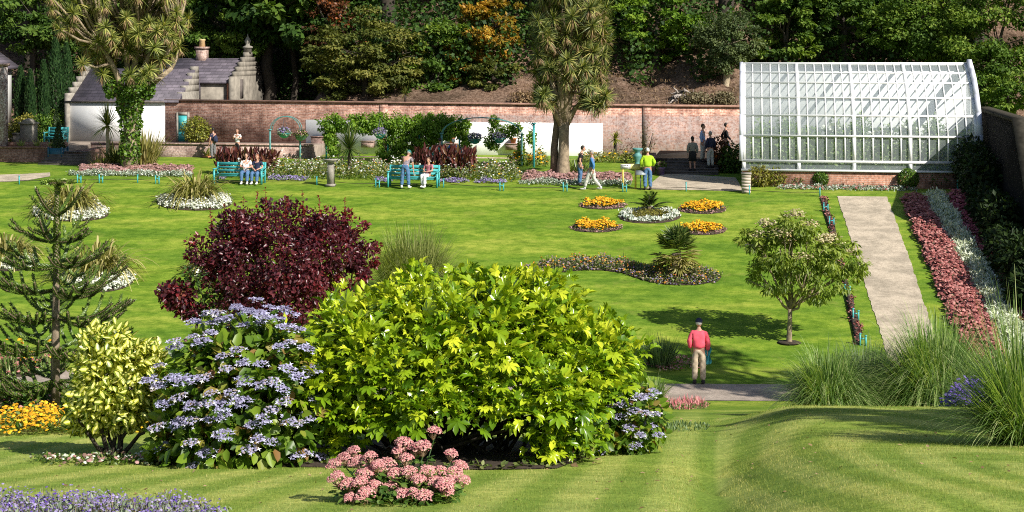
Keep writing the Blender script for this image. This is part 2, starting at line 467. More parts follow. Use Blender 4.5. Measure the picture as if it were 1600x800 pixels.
def brickmat(name, cols, mortar, pale=None, split=None, top=None):
    """brick courses; pale = lime-washed blotches growing past x=split and below z=top"""
    m, t, n, l, b = nt(name)
    tc = n.new('ShaderNodeTexCoord'); O = tc.outputs['Object']
    sep = n.new('ShaderNodeSeparateXYZ'); l.new(O, sep.inputs[0])
    add = n.new('ShaderNodeMath'); add.operation = 'ADD'; l.new(sep.outputs['X'], add.inputs[0]); l.new(sep.outputs['Y'], add.inputs[1])
    cb = n.new('ShaderNodeCombineXYZ'); l.new(add.outputs[0], cb.inputs['X']); l.new(sep.outputs['Z'], cb.inputs['Y'])
    bt = n.new('ShaderNodeTexBrick'); l.new(cb.outputs[0], bt.inputs['Vector'])
    bt.inputs['Scale'].default_value = 1; bt.inputs['Brick Width'].default_value = .24; bt.inputs['Row Height'].default_value = .08; bt.inputs['Mortar Size'].default_value = .008
    bt.inputs['Color1'].default_value = (*cols[0], 1); bt.inputs['Color2'].default_value = (*cols[1], 1); bt.inputs['Mortar'].default_value = (*mortar, 1)
    a = noise(n, l, 1.1, 6, .7, O); a2 = noise(n, l, 9, 4, .7, O)
    r = ramp(n, [(.38, (.55, .50, .50)), (.5, (1, 1, 1)), (.62, (1.45, 1.5, 1.55))]); l.new(a.outputs[0], r.inputs[0])
    r2 = ramp(n, [(.38, (.6, .56, .55)), (.62, (1.4, 1.42, 1.45))]); l.new(a2.outputs[0], r2.inputs[0])
    c = mixc(n, l, bt.outputs['Color'], r.outputs[0], .8, 'MULTIPLY')
    c = mixc(n, l, c, r2.outputs[0], .8, 'MULTIPLY')
    if pale:
        a3 = noise(n, l, 4.5, 12, .95, O)
        def mr(src, f0, f1):
            q = n.new('ShaderNodeMapRange'); q.inputs['From Min'].default_value = f0; q.inputs['From Max'].default_value = f1; l.new(src, q.inputs['Value']); return q.outputs[0]
        m1 = mr(sep.outputs['X'], split - 3, split + 2)
        m2 = mr(sep.outputs['Z'], top + .08, top - .08)
        mm = n.new('ShaderNodeMath'); mm.operation = 'MULTIPLY'; l.new(m1, mm.inputs[0]); l.new(m2, mm.inputs[1])
        md = n.new('ShaderNodeMath'); md.operation = 'MULTIPLY_ADD'; l.new(mm.outputs[0], md.inputs[0]); md.inputs[1].default_value = .075; l.new(a3.outputs[0], md.inputs[2])
        rr = ramp(n, [(.55, (0, 0, 0)), (.63, (1, 1, 1))]); l.new(md.outputs[0], rr.inputs[0])
        mg = n.new('ShaderNodeMath'); mg.operation = 'MULTIPLY'; l.new(mm.outputs[0], mg.inputs[0]); mg.inputs[1].default_value = .45
        gcol = mixc(n, l, c, (.14, .095, .09), mg.outputs[0])
        c = mixc(n, l, gcol, pale, rr.outputs[0])
    ms = n.new('ShaderNodeMapping'); ms.inputs['Scale'].default_value = (1.6, 1.6, .28); l.new(O, ms.inputs['Vector'])
    a4 = noise(n, l, 2.0, 6, .7, ms.outputs[0]); r4 = ramp(n, [(.36, (.55, .52, .5)), (.5, (1, 1, 1)), (.66, (1.12, 1.12, 1.12))]); l.new(a4.outputs[0], r4.inputs[0])
    c = mixc(n, l, c, r4.outputs[0], .5, 'MULTIPLY')
    l.new(c, b.inputs['Base Color']); b.inputs['Roughness'].default_value = .9; b.inputs['Specular IOR Level'].default_value = .2
    bp = n.new('ShaderNodeBump'); bp.inputs['Strength'].default_value = .35; bp.inputs['Distance'].default_value = .02; l.new(a2.outputs[0], bp.inputs['Height']); l.new(bp.outputs[0], b.inputs['Normal'])
    return m
def slatemat():
    m, t, n, l, b = nt('slate')
    tc = n.new('ShaderNodeTexCoord'); O = tc.outputs['Object']
    bt = n.new('ShaderNodeTexBrick'); sep = n.new('ShaderNodeSeparateXYZ'); l.new(O, sep.inputs[0])
    cb = n.new('ShaderNodeCombineXYZ'); l.new(sep.outputs['X'], cb.inputs['X']); l.new(sep.outputs['Z'], cb.inputs['Y']); l.new(cb.outputs[0], bt.inputs['Vector'])
    bt.inputs['Scale'].default_value = 1; bt.inputs['Brick Width'].default_value = .38; bt.inputs['Row Height'].default_value = .17; bt.inputs['Mortar Size'].default_value = .012
    bt.inputs['Color1'].default_value = (.125, .11, .14, 1); bt.inputs['Color2'].default_value = (.075, .066, .088, 1); bt.inputs['Mortar'].default_value = (.045, .04, .05, 1)
    a = noise(n, l, 1.4, 5, .7, O); r = ramp(n, [(.3, (.65, .65, .65)), (.7, (1.5, 1.45, 1.4))]); l.new(a.outputs[0], r.inputs[0])
    l.new(mixc(n, l, bt.outputs['Color'], r.outputs[0], 1, 'MULTIPLY'), b.inputs['Base Color']); b.inputs['Roughness'].default_value = .7
    return m
def limemat(name='limewash'):
    m, t, n, l, b = nt(name)
    tc = n.new('ShaderNodeTexCoord'); O = tc.outputs['Object']
    ms = n.new('ShaderNodeMapping'); ms.inputs['Scale'].default_value = (1, 1, .45); l.new(O, ms.inputs['Vector'])
    a = noise(n, l, 2.6, 9, .8, ms.outputs[0]); r = ramp(n, [(.3, (.5, .46, .44)), (.37, (.80, .79, .78)), (.6, (.88, .88, .88))]); l.new(a.outputs[0], r.inputs[0])
    l.new(r.outputs[0], b.inputs['Base Color']); b.inputs['Roughness'].default_value = .9
    return m
def hillmat():
    m, t, n, l, b = nt('hill')
    g = n.new('ShaderNodeNewGeometry'); P = g.outputs['Position']
    a = noise(n, l, .5, 6, .7, P); a2 = noise(n, l, 6, 5, .8, P)
    r = ramp(n, [(.38, (.075, .045, .03)), (.5, (.17, .11, .078)), (.62, (.27, .19, .14))]); l.new(a2.outputs[0], r.inputs[0])
    r2 = ramp(n, [(.38, (.4, .42, .38)), (.5, (1, 1, 1)), (.62, (1.2, 1.15, 1.1))]); l.new(a.outputs[0], r2.inputs[0])
    l.new(mixc(n, l, r.outputs[0], r2.outputs[0], .8, 'MULTIPLY'), b.inputs['Base Color']); b.inputs['Roughness'].default_value = .95; b.inputs['Specular IOR Level'].default_value = .1
    bp = n.new('ShaderNodeBump'); bp.inputs['Strength'].default_value = .8; bp.inputs['Distance'].default_value = .12; l.new(a2.outputs[0], bp.inputs['Height']); l.new(bp.outputs[0], b.inputs['Normal'])
    return m
def glassmat():
    m, t, n, l, b = nt('glass')
    tr = n.new('ShaderNodeBsdfTransparent'); tr.inputs[0].default_value = (.96, .98, .975, 1)
    gl = n.new('ShaderNodeBsdfGlossy'); gl.inputs['Roughness'].default_value = .06
    ge = n.new('ShaderNodeNewGeometry'); dt = n.new('ShaderNodeVectorMath'); dt.operation = 'DOT_PRODUCT'; l.new(ge.outputs['Incoming'], dt.inputs[0]); l.new(ge.outputs['Normal'], dt.inputs[1])
    def mth(op, a, bb, cc=None):
        q = n.new('ShaderNodeMath'); q.operation = op
        for k_, v_ in enumerate((a, bb, cc)):
            if v_ is None: continue
            if hasattr(v_, 'links'): l.new(v_, q.inputs[k_])
            else: q.inputs[k_].default_value = v_
        return q.outputs[0]
    fres = mth('MULTIPLY_ADD', mth('POWER', mth('SUBTRACT', 1.0, mth('ABSOLUTE', dt.outputs['Value'], None)), 5.0), .85, .05)
    df = n.new('ShaderNodeBsdfDiffuse'); df.inputs[0].default_value = (.62, .70, .74, 1)
    m1 = n.new('ShaderNodeMixShader'); l.new(fres, m1.inputs[0]); l.new(tr.outputs[0], m1.inputs[1]); l.new(gl.outputs[0], m1.inputs[2])
    m2 = n.new('ShaderNodeMixShader'); m2.inputs[0].default_value = .2; l.new(m1.outputs[0], m2.inputs[1]); l.new(df.outputs[0], m2.inputs[2])
    l.new(m2.outputs[0], n['Material Output'].inputs[0])
    return m

M = {}
M['lawn'] = lawnmat()
M['gravel'] = gravelmat('gravel', (.37, .31, .235), (.60, .52, .41))
M['path'] = gravelmat('path_gravel', (.26, .215, .18), (.46, .39, .33))
M['hill'] = hillmat()
M['soil'] = plain('soil', (.05, .035, .024), .95, .4, 14, bump=.5)
M['brick'] = brickmat('garden_brick', [(.60, .33, .24), (.33, .15, .105)], (.50, .40, .34), (.36, .31, .30), -5.0, 5.62)
M['brick2'] = brickmat('dark_brick', [(.27, .15, .11), (.20, .11, .085)], (.26, .2, .17))
M['stonebrick'] = brickmat('grey_brick', [(.38, .26, .21), (.30, .20, .17)], (.40, .33, .29))
M['slate'] = slatemat()
M['lime'] = limemat()
M['render'] = plain('harled_stone', (.23, .205, .17), .9, .4, 2.2, bump=.3)
M['stone'] = plain('stone', (.27, .245, .21), .85, .35, 5, bump=.3)
M['darkstone'] = plain('dark_stone', (.13, .11, .10), .9, .4, 4, bump=.3)
M['white'] = plain('white_paint', (.82, .82, .81), .45, .04, 3)
M['trimblue'] = plain('pale_trim', (.62, .64, .72), .5, .08, 3)
M['teal'] = plain('turquoise_paint', (.06, .37, .38), .45, .15, 6)
M['bluepaint'] = plain('blue_paint', (.02, .10, .17), .5, .15, 6)
M['glass'] = glassmat()
M['bark'] = plain('bark', (.17, .125, .085), .95, .45, 12, bump=.9)
M['palebark'] = plain('pale_bark', (.36, .29, .20), .95, .4, 7, bump=.9)
M['darkbark'] = plain('dark_bark', (.05, .04, .03), .95, .4, 10, bump=.6)
M['terracotta'] = plain('terracotta', (.45, .17, .085), .8, .2, 6)
M['archgreen'] = plain('faded_green_paint', (.10, .27, .26), .6, .2, 6)
M['clay'] = plain('cream_clay', (.6, .42, .22), .8, .15, 6)
M['metal'] = plain('grey_metal', (.12, .13, .14), .45, .2, 6, metal=.6)
M['cream'] = plain('cream_paint', (.66, .56, .25), .5, .06, 6)
M['yellowpaint'] = plain('yellow_paint', (.62, .45, .10), .5, .1, 6)
M['black'] = plain('black_cloth', (.014, .014, .016), .85, .25, 20)
M['purplepot'] = plain('violet_glaze', (.19, .12, .30), .4, .2, 8)
# ------------------------------------------------------------------ ground
def axis(a, b, s): return np.arange(a, b + 1e-6, s)
ys = np.concatenate([axis(-30, 7, 1.0), axis(7.2, 48, .2), axis(48.4, 92, .4), axis(93, 120, 3)])
xs = np.concatenate([axis(-70, -32, 2.0), axis(-31.7, 31.7, .3), axis(32, 70, 2.0)])
GX, GYY = np.meshgrid(xs, ys)
MB().grid(np.stack([GX, GYY, gz(GX, GYY)], -1)).build('lawn', M['lawn'], smooth=True)
struct(bpy.data.objects['lawn'])

def drape_strip(left, right, n, m, dz):
    """sheet between two ground polylines, laid dz above the terrain"""
    def res(pl, n):
        pl = np.array([(p[0], p[1]) for p in pl]); d = np.concatenate([[0], np.cumsum(np.linalg.norm(np.diff(pl, axis=0), axis=1))])
        t = np.linspace(0, d[-1], n); return np.stack([np.interp(t, d, pl[:, 0]), np.interp(t, d, pl[:, 1])], 1)
    a, b = res(left, n), res(right, n)
    jt = np.linspace(0, 60, n)[:, None]
    a = a + .012 * np.sin(jt * 1.7 + [[0, 1]]) + .013 * R.normal(size=a.shape); b = b + .012 * np.sin(jt * 1.3 + [[2, 1]]) + .013 * R.normal(size=b.shape)
    t = np.linspace(0, 1, m)[None, :, None]
    P = a[:, None] * (1 - t) + b[:, None] * t
    return np.concatenate([P, (gz(P[..., 0], P[..., 1]) + dz)[..., None]], -1)

HP = lambda *pts: [hit(x, y) for x, y in pts]
struct(MB().grid(drape_strip(HP((1308, 307), (1325, 360), (1350, 440), (1376, 520), (1392, 575)), HP((1386, 308), (1405, 360), (1430, 430), (1454, 505), (1475, 575)), 120, 10, .016)).build('gravel_path', M['gravel'], smooth=True))
struct(MB().grid(drape_strip([onY(-60, 41.6), onY(400, 40.9), onY(900, 40.7), onY(1500, 40.6)], [onY(-60, 43.2), onY(400, 42.6), onY(900, 42.35), onY(1500, 42.3)], 160, 8, .016)).build('path', M['path'], smooth=True)) if False else None
pl_near = [onY(-80, 41.2), onY(300, 39.6), onY(1030, 38.9), onY(1560, 38.7)]
pl_far = [onY(-80, 43.6), onY(300, 41.6), onY(1030, 41.0), onY(1560, 40.8)]
struct(MB().grid(drape_strip(pl_near, pl_far, 160, 8, .016)).build('path', M['path'], smooth=True))
# path at the far side of the lawn, left end and in front of the steps
struct(MB().grid(drape_strip(HP((-40, 286), (40, 283), (78, 276)), HP((-40, 275), (40, 272), (78, 270)), 40, 5, .016)).build('garden_path', M['gravel'], smooth=True))
struct(MB().grid(drape_strip(HP((1010, 296), (1160, 299)), HP((1035, 271), (1150, 278)), 40, 6, .018)).build('garden_path', M['gravel'], smooth=True))

# hillside behind the wall
us = axis(-60, 60, .8); vs = np.concatenate([axis(.5, 12, .5), axis(13, 90, 2.2)])
UU, VV = np.meshgrid(us, vs)
lft = sst(-11, -13.5, UU)
hz = (5.75 + .42 * (VV - .5) + .25 * np.maximum(VV - 6, 0)) * (1 - lft) + (3.95 + .55 * np.maximum(VV - 9.5, 0)) * lft
rgt = sst(12.3, 13.0, UU)
hz = hz * (1 - rgt) + rgt * (3.4 + .75 * np.maximum(VV - 3.5, 0))
hz = hz + (.25 * np.sin(UU * 1.1 + VV * .7) + .18 * np.sin(UU * 2.3 - VV * 1.3) + .12 * R.normal(size=UU.shape)) * np.clip((VV - 2.2) / 2, 0, 1)
HPts = np.stack([UU * CA + VV * SA, GY - UU * SA + VV * CA, hz], -1)
struct(MB().grid(HPts).build('hillside', M['hill'], smooth=True))
def hillz(u, v):
    i = int(np.clip(np.searchsorted(us, u), 0, len(us) - 1)); j = int(np.clip(np.searchsorted(vs, v), 0, len(vs) - 1)); return float(hz[j, i])

# ------------------------------------------------------------------ the old brick wall
u0, u1 = Pu(258, 0), 13.3
zt0, zt1 = Pz(260, 158, 0), Pz(1160, 168, 0)
gw = thing('garden_wall', 'long old brick garden wall with flat coping, lime washed white in the middle', 'wall', Wd(0, 0, 0), -GA)
def slab(mb, ua, ub, v0, v1, za, zb, zlow):
    V = [(ua, v0, zlow), (ub, v0, zlow), (ub, v1, zlow), (ua, v1, zlow), (ua, v0, za), (ub, v0, zb), (ub, v1, zb), (ua, v1, za)]
    return mb.add(V, np.array([(0, 3, 2, 1), (4, 5, 6, 7), (0, 1, 5, 4), (1, 2, 6, 5), (2, 3, 7, 6), (3, 0, 4, 7)]))
mb = MB(); slab(mb, u0, u1, 0, .45, zt0, zt1, 2.9)
for k in range(9):                                                # shallow piers
    uu = u0 + 1.5 + k * 3.55
    if k in (3, 7): slab(mb, uu, uu + .45, -.035, .01, zt0 - .012 * k - .02, zt0 - .012 * k - .02, 2.9)
mb.build('brickwork', M['brick'], gw)
mb = MB(); slab(mb, u0 - .02, u1, -.09, .52, zt0 + .1, zt1 + .1, zt0 - .2)
V = np.array(mb.v[0]); V[[0, 3], 2] = zt0 + .004; V[[1, 2], 2] = zt1 + .004; mb.v[0] = V
mb.build('coping', plain('coping', (.30, .17, .13), .9, .4, 4), gw)
mb = MB()
ua, ub = Pu(478, 0), Pu(942, 0)
slab(mb, ua, ub, -.025, .01, Pz(478, 187, 0), Pz(942, 193, 0), 3.15)
mb.build('whitewash', M['lime'], gw)
# turquoise door in the wall
pd0, pd1 = Pu(279, 0), Pu(293, 0)
zd = Pz(285, 180, 0); zb_ = 4.02
dr = MB().bx(pd0, pd1, -.05, -.012, zb_, zd).bx(pd0 + .03, pd1 - .03, -.07, -.05, zb_ + .1, zb_ + .5).bx(pd0 + .03, pd1 - .03, -.07, -.05, zb_ + .6, zd - .1).build('door', M['teal'], gw)
MB().ball((pd1 - .07, -.09, zb_ + .95), .03).build('handle', M['metal'], dr)
MB().bx(pd0 - .12, pd0, -.07, .0, zb_, zd + .16).bx(pd1, pd1 + .12, -.07, .0, zb_, zd + .16).bx(pd0, pd1, -.07, 0, zd, zd + .16).build('door_frame', M['stone'], gw)

# small stone ledges with pots against the whitewash
def ledge(px0, px1, py0, py1, v, lab):
    ua, ub = Pu(px0, v), Pu(px1, v)
    o = MB().bx(ua, ub, v - .25, -.03, Pz(px0, py1, v), Pz(px0, py0, v)).bx(ua - .04, ub + .04, v - .29, -.026, Pz(px0, py0, v), Pz(px0, py0, v) + .05).build('stone_trough', M['stonebrick'], None)
    o.location = Wd(0, 0, 0); o.rotation_euler = (0, 0, -GA)
    return tag(o, lab, 'trough', 'grey stone troughs on the wall')
ledge(488, 512, 214, 243, -.1, 'tall grey stone trough low on the whitewashed wall beside the arch')
ledge(566, 585, 221, 230, -.1, 'small grey stone ledge on the whitewash behind the spiky cordyline')
ledge(697, 714, 225, 232, -.1, 'small grey stone ledge on whitewash beside the vine')
ledge(791, 813, 225, 234, -.1, 'grey stone ledge under a terracotta pot, near the turquoise arch')
def pot(name, lab, p, r, h, m, grp=None, plant=None):
    t = thing(name, lab, 'flower pot', p, 0, grp)
    MB().lathe([(r * .68, 0), (r * .95, h * .8), (r * 1.08, h * .8), (r * 1.08, h), (r * .9, h), (r * .85, h * .9)], n=16).build('pot', m, t, True)
    return t
P_ = Wd(Pu(802, -.2), -.2, Pz(802, 224.5, -.2)); t = pot('potted_plant', 'terracotta pot on a grey stone ledge against the whitewash', P_, .17, .3, M['terracotta'])
P_ = Wd(Pu(706, -.2), -.2, Pz(706, 224.3, -.2)); t = pot('potted_plant', 'orange terracotta pot on a ledge between vine stems', P_, .17, .34, M['terracotta'])

# ------------------------------------------------------------------ upper terrace on the left, low wall, steps
TZ = 4.0
mb = MB().bx(-45, Pu(490, -3), -3.0, -.01, 2.6, TZ)
tu1 = Pu(108, -6)
mb.bx(-45, tu1 - .004, -7.0, -3.004, 2.6, TZ - .003)
mb.bx(-45, u0 - .01, .0, 12, 2.6, TZ - .006)
o = mb.build('terrace', plain('terrace_ground', (.26, .21, .17), .95, .3, 3)); o.location = Wd(0, 0); o.rotation_euler = (0, 0, -GA); struct(o)
lw = MB().bx(tu1 + .01, Pu(490, -3), -3.32, -3.004, 2.8, TZ + .06).bx(tu1, Pu(490, -3) + .02, -3.38, -2.95, TZ + .06, TZ + .14)
o = lw.build('retaining_wall', M['stonebrick']); o.location = Wd(0, 0); o.rotation_euler = (0, 0, -GA)
tag(o, 'low brick retaining wall with flat top below the long garden wall', 'wall')
lw = MB().bx(Pu(490, -3) + .1, Pu(842, -2), -2.1, -1.9, 2.8, Pz(660, 245, -2))
o = lw.build('retaining_wall', M['stonebrick']); o.location = Wd(0, 0); o.rotation_euler = (0, 0, -GA)
tag(o, 'very low brick kerb wall at the foot of the whitewash', 'wall')
# dark wall left of the steps
su0, su1 = Pu(62, -8.2), Pu(132, -8.2)
lw = MB().bx(-40, su0 + .25, -7.35, -7.004, 2.7, TZ + .05).bx(-40, su0 + .29, -7.4, -6.95, TZ + .05, TZ + .14).bx(-40, Pu(105, -5), -5.2, -4.9, TZ, Pz(60, 222, -5))
lw.bx(su1 - .5, tu1 + .5, -7.3, -3.4, 2.7, TZ - .1)
o = lw.build('retaining_wall', M['brick2']); o.location = Wd(0, 0); o.rotation_euler = (0, 0, -GA)
tag(o, 'brick terrace wall in two tiers beside the dark stone steps', 'wall')
st = gthing('stone_steps', 'wide dark stone steps below the blue planter box', 'steps', 0, 0, 0)
for k in range(6):
    z = float(3.25 + .125 * k)
    MB().bx(su0 + .04 * k, su1 - .04 * k, -8.75 + .29 * k, -7.0 - .004 * k, z - .3, z).bx(su0 + .04 * k, su1 - .04 * k, -8.78 + .29 * k, -8.42 + .29 * k, z + .002, z + .03).build('step', M['darkstone'], st)

# blue planter with clipped cone
def planter(px, py, v, lab, wid=.72, cone=(.34, 1.35), m='bluepaint'):
    z = Pz(px, py, v); p = Wd(Pu(px, v), v, z)
    t = thing('planter_box', lab, 'planter', p, -GA)
    h = wid * .86
    b = MB().bx(-wid / 2, wid / 2, -wid / 2, wid / 2, .03, h)
    for sx in (-1, 1):
        for sy in (-1, 1): b.bx(sx * wid / 2 - .035, sx * wid / 2 + .035, sy * wid / 2 - .035, sy * wid / 2 + .035, 0, h + .06)
    b.build('box', M[m], t)
    q = MB(); n = 1500
    zz = R.random(n) ** 1.4; rr = cone[0] * (1 - zz) ** .8 * R.uniform(.8, 1.02, n); a = R.uniform(0, 6.283, n)
    P = np.stack([rr * np.cos(a), rr * np.sin(a), h + zz * cone[1] * .95], 1)
    out = np.stack([np.cos(a), np.sin(a), .5 + 0 * a], 1)
    q.inst(DIAM, P, frames(unit(n) + out * .3, out + unit(n) * .4), np.full(n, .07), R.random(n))
    q.build('topiary', M_DK, t)
    return t
M_DK = leafmat('dark_clipped', [(0, (.012, .028, .008)), (.6, (.03, .06, .014)), (1, (.055, .085, .02))])
# two storey corner of the brick building at the far left
bb = gthing('brick_building', 'tall brick building corner with worn white patches at the left', 'building', 0, 0, 0)
ub = Pu(18, -6.0)
MB().bx(-40, ub, -6.9, -6.4, 3.0, Pz(10, 103, -6.9)).build('wall', brickmat('patchy_brick', [(.27, .15, .12), (.21, .12, .095)], (.3, .24, .2), (.6, .58, .56), -60, 99), bb)
MB().bx(-40, ub + .08, -6.98, -6.32, Pz(10, 103, -6.9) + .002, Pz(10, 103, -6.9) + .12).build('coping', M['stonebrick'], bb)

# white house far behind, slate roof sloping to the right
hs = gthing('white_house', 'white house with grey slate roof behind the brick corner', 'house', 0, 0, 0)
uh = Pu(1, 6)
zt = Pz(20, 108, 6)
MB().bx(uh - 6, uh - .3, 6.3, 8.0, 3.8, zt + .1).build('wall', M['white'], hs)
MB().prism([(uh + .1, zt - .02), (uh + .1, zt + .12), (uh - 3.1, zt + 2.35), (uh - 6.3, zt + .12), (uh - 6.3, zt - .02)], 6.0, 8.3, axis='y').build('roof', M['slate'], hs)
w_ = MB().bx(uh - 1.75, uh - .95, 6.26, 6.31, zt - 1.9, zt - .6).build('window', M['darkstone'], hs)
MB().bx(uh - 1.8, uh - .9, 6.22, 6.29, zt - 2.0, zt - 1.9).build('sill', M['teal'], w_)

# cottage: white front in the plane of the wall, slate roof, crow stepped gables
ct = gthing('cottage', 'white cottage with purple slate roof and crow stepped gables', 'cottage', 0, 0, 0)
cu0, cu1 = Pu(103, 0), u0 - .005
ze = Pz(180, 157, 0); zr = ze + 1.75
MB().bx(cu0, cu1, 0, 5.0, 3.6, ze).build('wall', M['lime'], ct)
MB().prism([(-.14, ze + .002), (2.6, zr), (5.3, ze + .002), (5.3, ze - .1), (-.14, ze - .1)], cu0 + .35, Pu(280, 0), axis='x').build('roof', M['slate'], ct)
def crow(ua, ub, v0, v1, z0, z1, nst, name, par, m, half=False):
    b = MB(); vm = (v0 + v1) / 2
    if half: vm = v1 = (v0 + v1) / 2 + .25
    for k in range(nst):
        f0 = k / nst
        b.bx(ua + .002 * k, ub - .002 * k, v0 + (vm - v0) * f0, v1 - (v1 - vm) * f0, z0 + (z1 - z0) * f0 - (.05 if k else 3.0), z0 + (z1 - z0) * (k + 1) / nst)
        for vv in ():
            b.bx(ua - .012, ub + .012, vv - .015, vv + .40, z0 + (z1 - z0) * (k + 1) / nst + .002, z0 + (z1 - z0) * (k + 1) / nst + .06)
    return b.build(name, m, par)
crow(cu0 - .03, cu0 + .24, -.1, 5.3, ze + .1, zr + .16, 6, 'gable', ct, M['stone'], True)
crow(Pu(277, .5), Pu(277, .5) + .36, .47, 5.0, ze + .12, zr + .12, 5, 'gable', ct, M['stone'], True)
MB().bx(cu0 - .02, cu1, -.16, -.03, ze - .1, ze - .02).build('gutter', M['darkstone'], ct)
for pxw in (150, 172): pass
# the higher building behind
v2 = 3.4
b2 = gthing('stone_building', 'grey stone building with slate roof, chimney and stepped gable with finial', 'building', 0, 0, 0)
bu0, bu1 = Pu(262, v2), Pu(360, v2)
ze2 = Pz(330, 127, v2); zr2 = Pz(330, 91, v2 + 2.7)
MB().bx(bu0, bu1, v2, v2 + 5.4, 3.6, ze2).build('wall', M['render'], b2)
MB().prism([(v2 - .16, ze2), (v2 + 2.7, zr2), (v2 + 5.56, ze2), (v2 + 5.56, ze2 - .12), (v2 - .16, ze2 - .12)], bu0 - 1, bu1, axis='x').build('roof', M['slate'], b2)
gb = crow(bu1 + .004, bu1 + .28, v2 - .3, v2 + 5.7, ze2, zr2 + .35, 6, 'gable', b2, M['render'])
MB().lathe([(.24, 0), (.24, .25), (.3, .27), (.3, .34), (.12, .42), (.14, .55), (.2, .68), (.12, .82), (.03, .98), (.02, 1.1)], (bu1 + .14, v2 + 2.7, zr2 + .34), 12).build('finial', M['stone'], gb)
MB().bx(bu1 + .27, bu1 + .31, v2 + .9, v2 + 1.4, ze2 - 1.0, ze2 + .1).build('window', M['darkstone'], gb)
MB().tube([(bu1 - .12, v2 - .1, 5.6), (bu1 - .12, v2 - .1, ze2 - .1)], .06, 8).build('drainpipe', M['terracotta'], b2)
cx = Pu(316, v2 + 2.7)
chm = MB().bx(cx - .29, cx + .29, v2 + 2.4, v2 + 3.0, zr2 - .5, zr2 + .55).bx(cx - .35, cx + .35, v2 + 2.33, v2 + 3.07, zr2 + .55, zr2 + .68).build('chimney', M['stonebrick'], b2)
for s_ in (.0,): MB().lathe([(.19, 0), (.16, .34), (.19, .37), (.19, .45), (.13, .45)], (cx + s_, v2 + 2.7, zr2 + .682), 10).build('chimney_pot', M['clay'], chm)

planter(91, 250, -7.2, 'blue planter box with a dark clipped cone at the top of the steps')
t = thing('topiary_cone', 'tall dark clipped cone behind the far turquoise bench', 'topiary', Wd(Pu(88, -2), -2, TZ), 0)
q = MB(); n = 1800; zz = R.random(n) ** 1.3; rr = .5 * (1 - zz) ** .85 * R.uniform(.8, 1.02, n); a = R.uniform(0, 6.283, n)
out = np.stack([np.cos(a), np.sin(a), .5 + 0 * a], 1)
q.inst(DIAM, np.stack([rr * np.cos(a), rr * np.sin(a), zz * 1.75], 1), frames(unit(n) + out * .3, out + unit(n) * .4), np.full(n, .07), R.random(n)); q.build('foliage', M_DK, t)
MB().tube([(0, 0, 0), (0, 0, .5)], .05, 6).build('trunk', M['darkbark'], t)
t = gthing('stone_pier', 'square stone pier with a domed cap on the upper terrace', 'pier', Pu(45, -4.6), -4.6, TZ)
MB().bx(-.33, .33, -.33, .33, 0, 1.15).build('shaft', M['stone'], t)
MB().bx(-.4, .4, -.4, .4, 1.15, 1.25).lathe([(.36, 1.252), (.3, 1.36), (.15, 1.43), (.01, 1.46)], n=14).build('cap', M['stone'], t)
t = gthing('stone_pier', 'shorter rough stone pier beside the domed pier', 'pier', Pu(29, -4.6), -4.6, TZ)
MB().box((0, 0, .3), (.5, .45, .6), taper=.9).bx(-.26, .26, -.24, .24, .602, .68).build('shaft', M['stone'], t)

# ------------------------------------------------------------------ greenhouse
gh_l = hit(1163, 291); _, GV = uv_of(gh_l)
GV = GV
ul, ur = Pu(1160, GV), Pu(1529, GV)
zg = min(gh_l.z, 3.4) - .25
gz_ = lambda py: Pz(1345, py, GV)
gh = gthing('greenhouse', 'long white lean-to greenhouse with curved glass roof on a brick base', 'greenhouse', ul, GV, 0)
Lw = ur - ul
zs = gz_(266)
D = 3.6
MB().bx(0, Lw, 0, .3, zg - .4, zs - .08).build('brick_base', brickmat('base_brick', [(.42, .2, .13), (.33, .16, .1)], (.4, .3, .24)), gh)
MB().bx(-.05, Lw + .05, -.09, .34, zs - .08, zs).build('sill', M['white'], gh)
# profile of the glass: rows of (v, z)
rows_py = [253, 213, 181, 153, 129.5, 114, 100]
rows_v = [0.12, 0.16, .62, 1.25, 1.95, 2.7, 3.45]
def zat(py, v): return ZC - (py - HZ) / F * Wd(Pu(1345, GV + v), GV + v).y
prof = [(0.12, zs)] + [(v, zat(p, v)) for p, v in zip(rows_py, rows_v)]
NB = 26
def rail(u_a, u_b, v, z, w, d, name):
    return MB().bx(u_a, u_b, v - d / 2, v + d / 2, z - w / 2, z + w / 2).build(name, M['white'], gh)
for i, (v, z) in enumerate(prof):
    if i == 0: continue
    rail(0, Lw, v, z, (.11 if i in (1, 7) else .085), .08, 'rail')
main = {0, 6, 12, 18, NB - 1 + 0}
for k in range(NB):
    u = .06 + (Lw - .12) * k / (NB - 1)
    big = k in main
    w = .15 if big else .05
    b = MB()
    for i in range(1 if not big else 0, len(prof) - 1):
        (va, za), (vb, zb) = prof[i], prof[i + 1]
        L = math.hypot(vb - va, zb - za); an = math.atan2(zb - za, vb - va)
        b.box((u, (va + vb) / 2, (za + zb) / 2), (w, L, .06 if big else .035), rot=Matrix.Rotation(an, 3, 'X'))
    b.build('post' if big else 'glazing_bar', M['white'], gh)
for i in range(len(prof) - 1):
    (va, za), (vb, zb) = prof[i], prof[i + 1]
    MB().add([(.06, va + .035, za), (Lw - .06, va + .035, za), (Lw - .06, vb + .035, zb), (.06, vb + .035, zb)], np.array([(0, 1, 2, 3)])).build('glazing', M['glass'], gh)
zrid = prof[-1][1]
MB().bx(-.08, Lw + .08, 3.45, 3.9, zrid - .05, zrid + .07).build('ridge', M['white'], gh)
MB().bx(0, Lw, D + .02, D + .3, 3.2, zrid - .05).build('rear_wall', M['white'], gh)
ends = [(.3, zs)] + [(v, z) for v, z in prof[1:]] + [(D, zrid), (D, zs), (D, zg - .3), (.3, zg - .3)]
MB().prism([(v, z) for v, z in ends], -.02, .04, axis='x').build('end_wall', M['white'], gh)
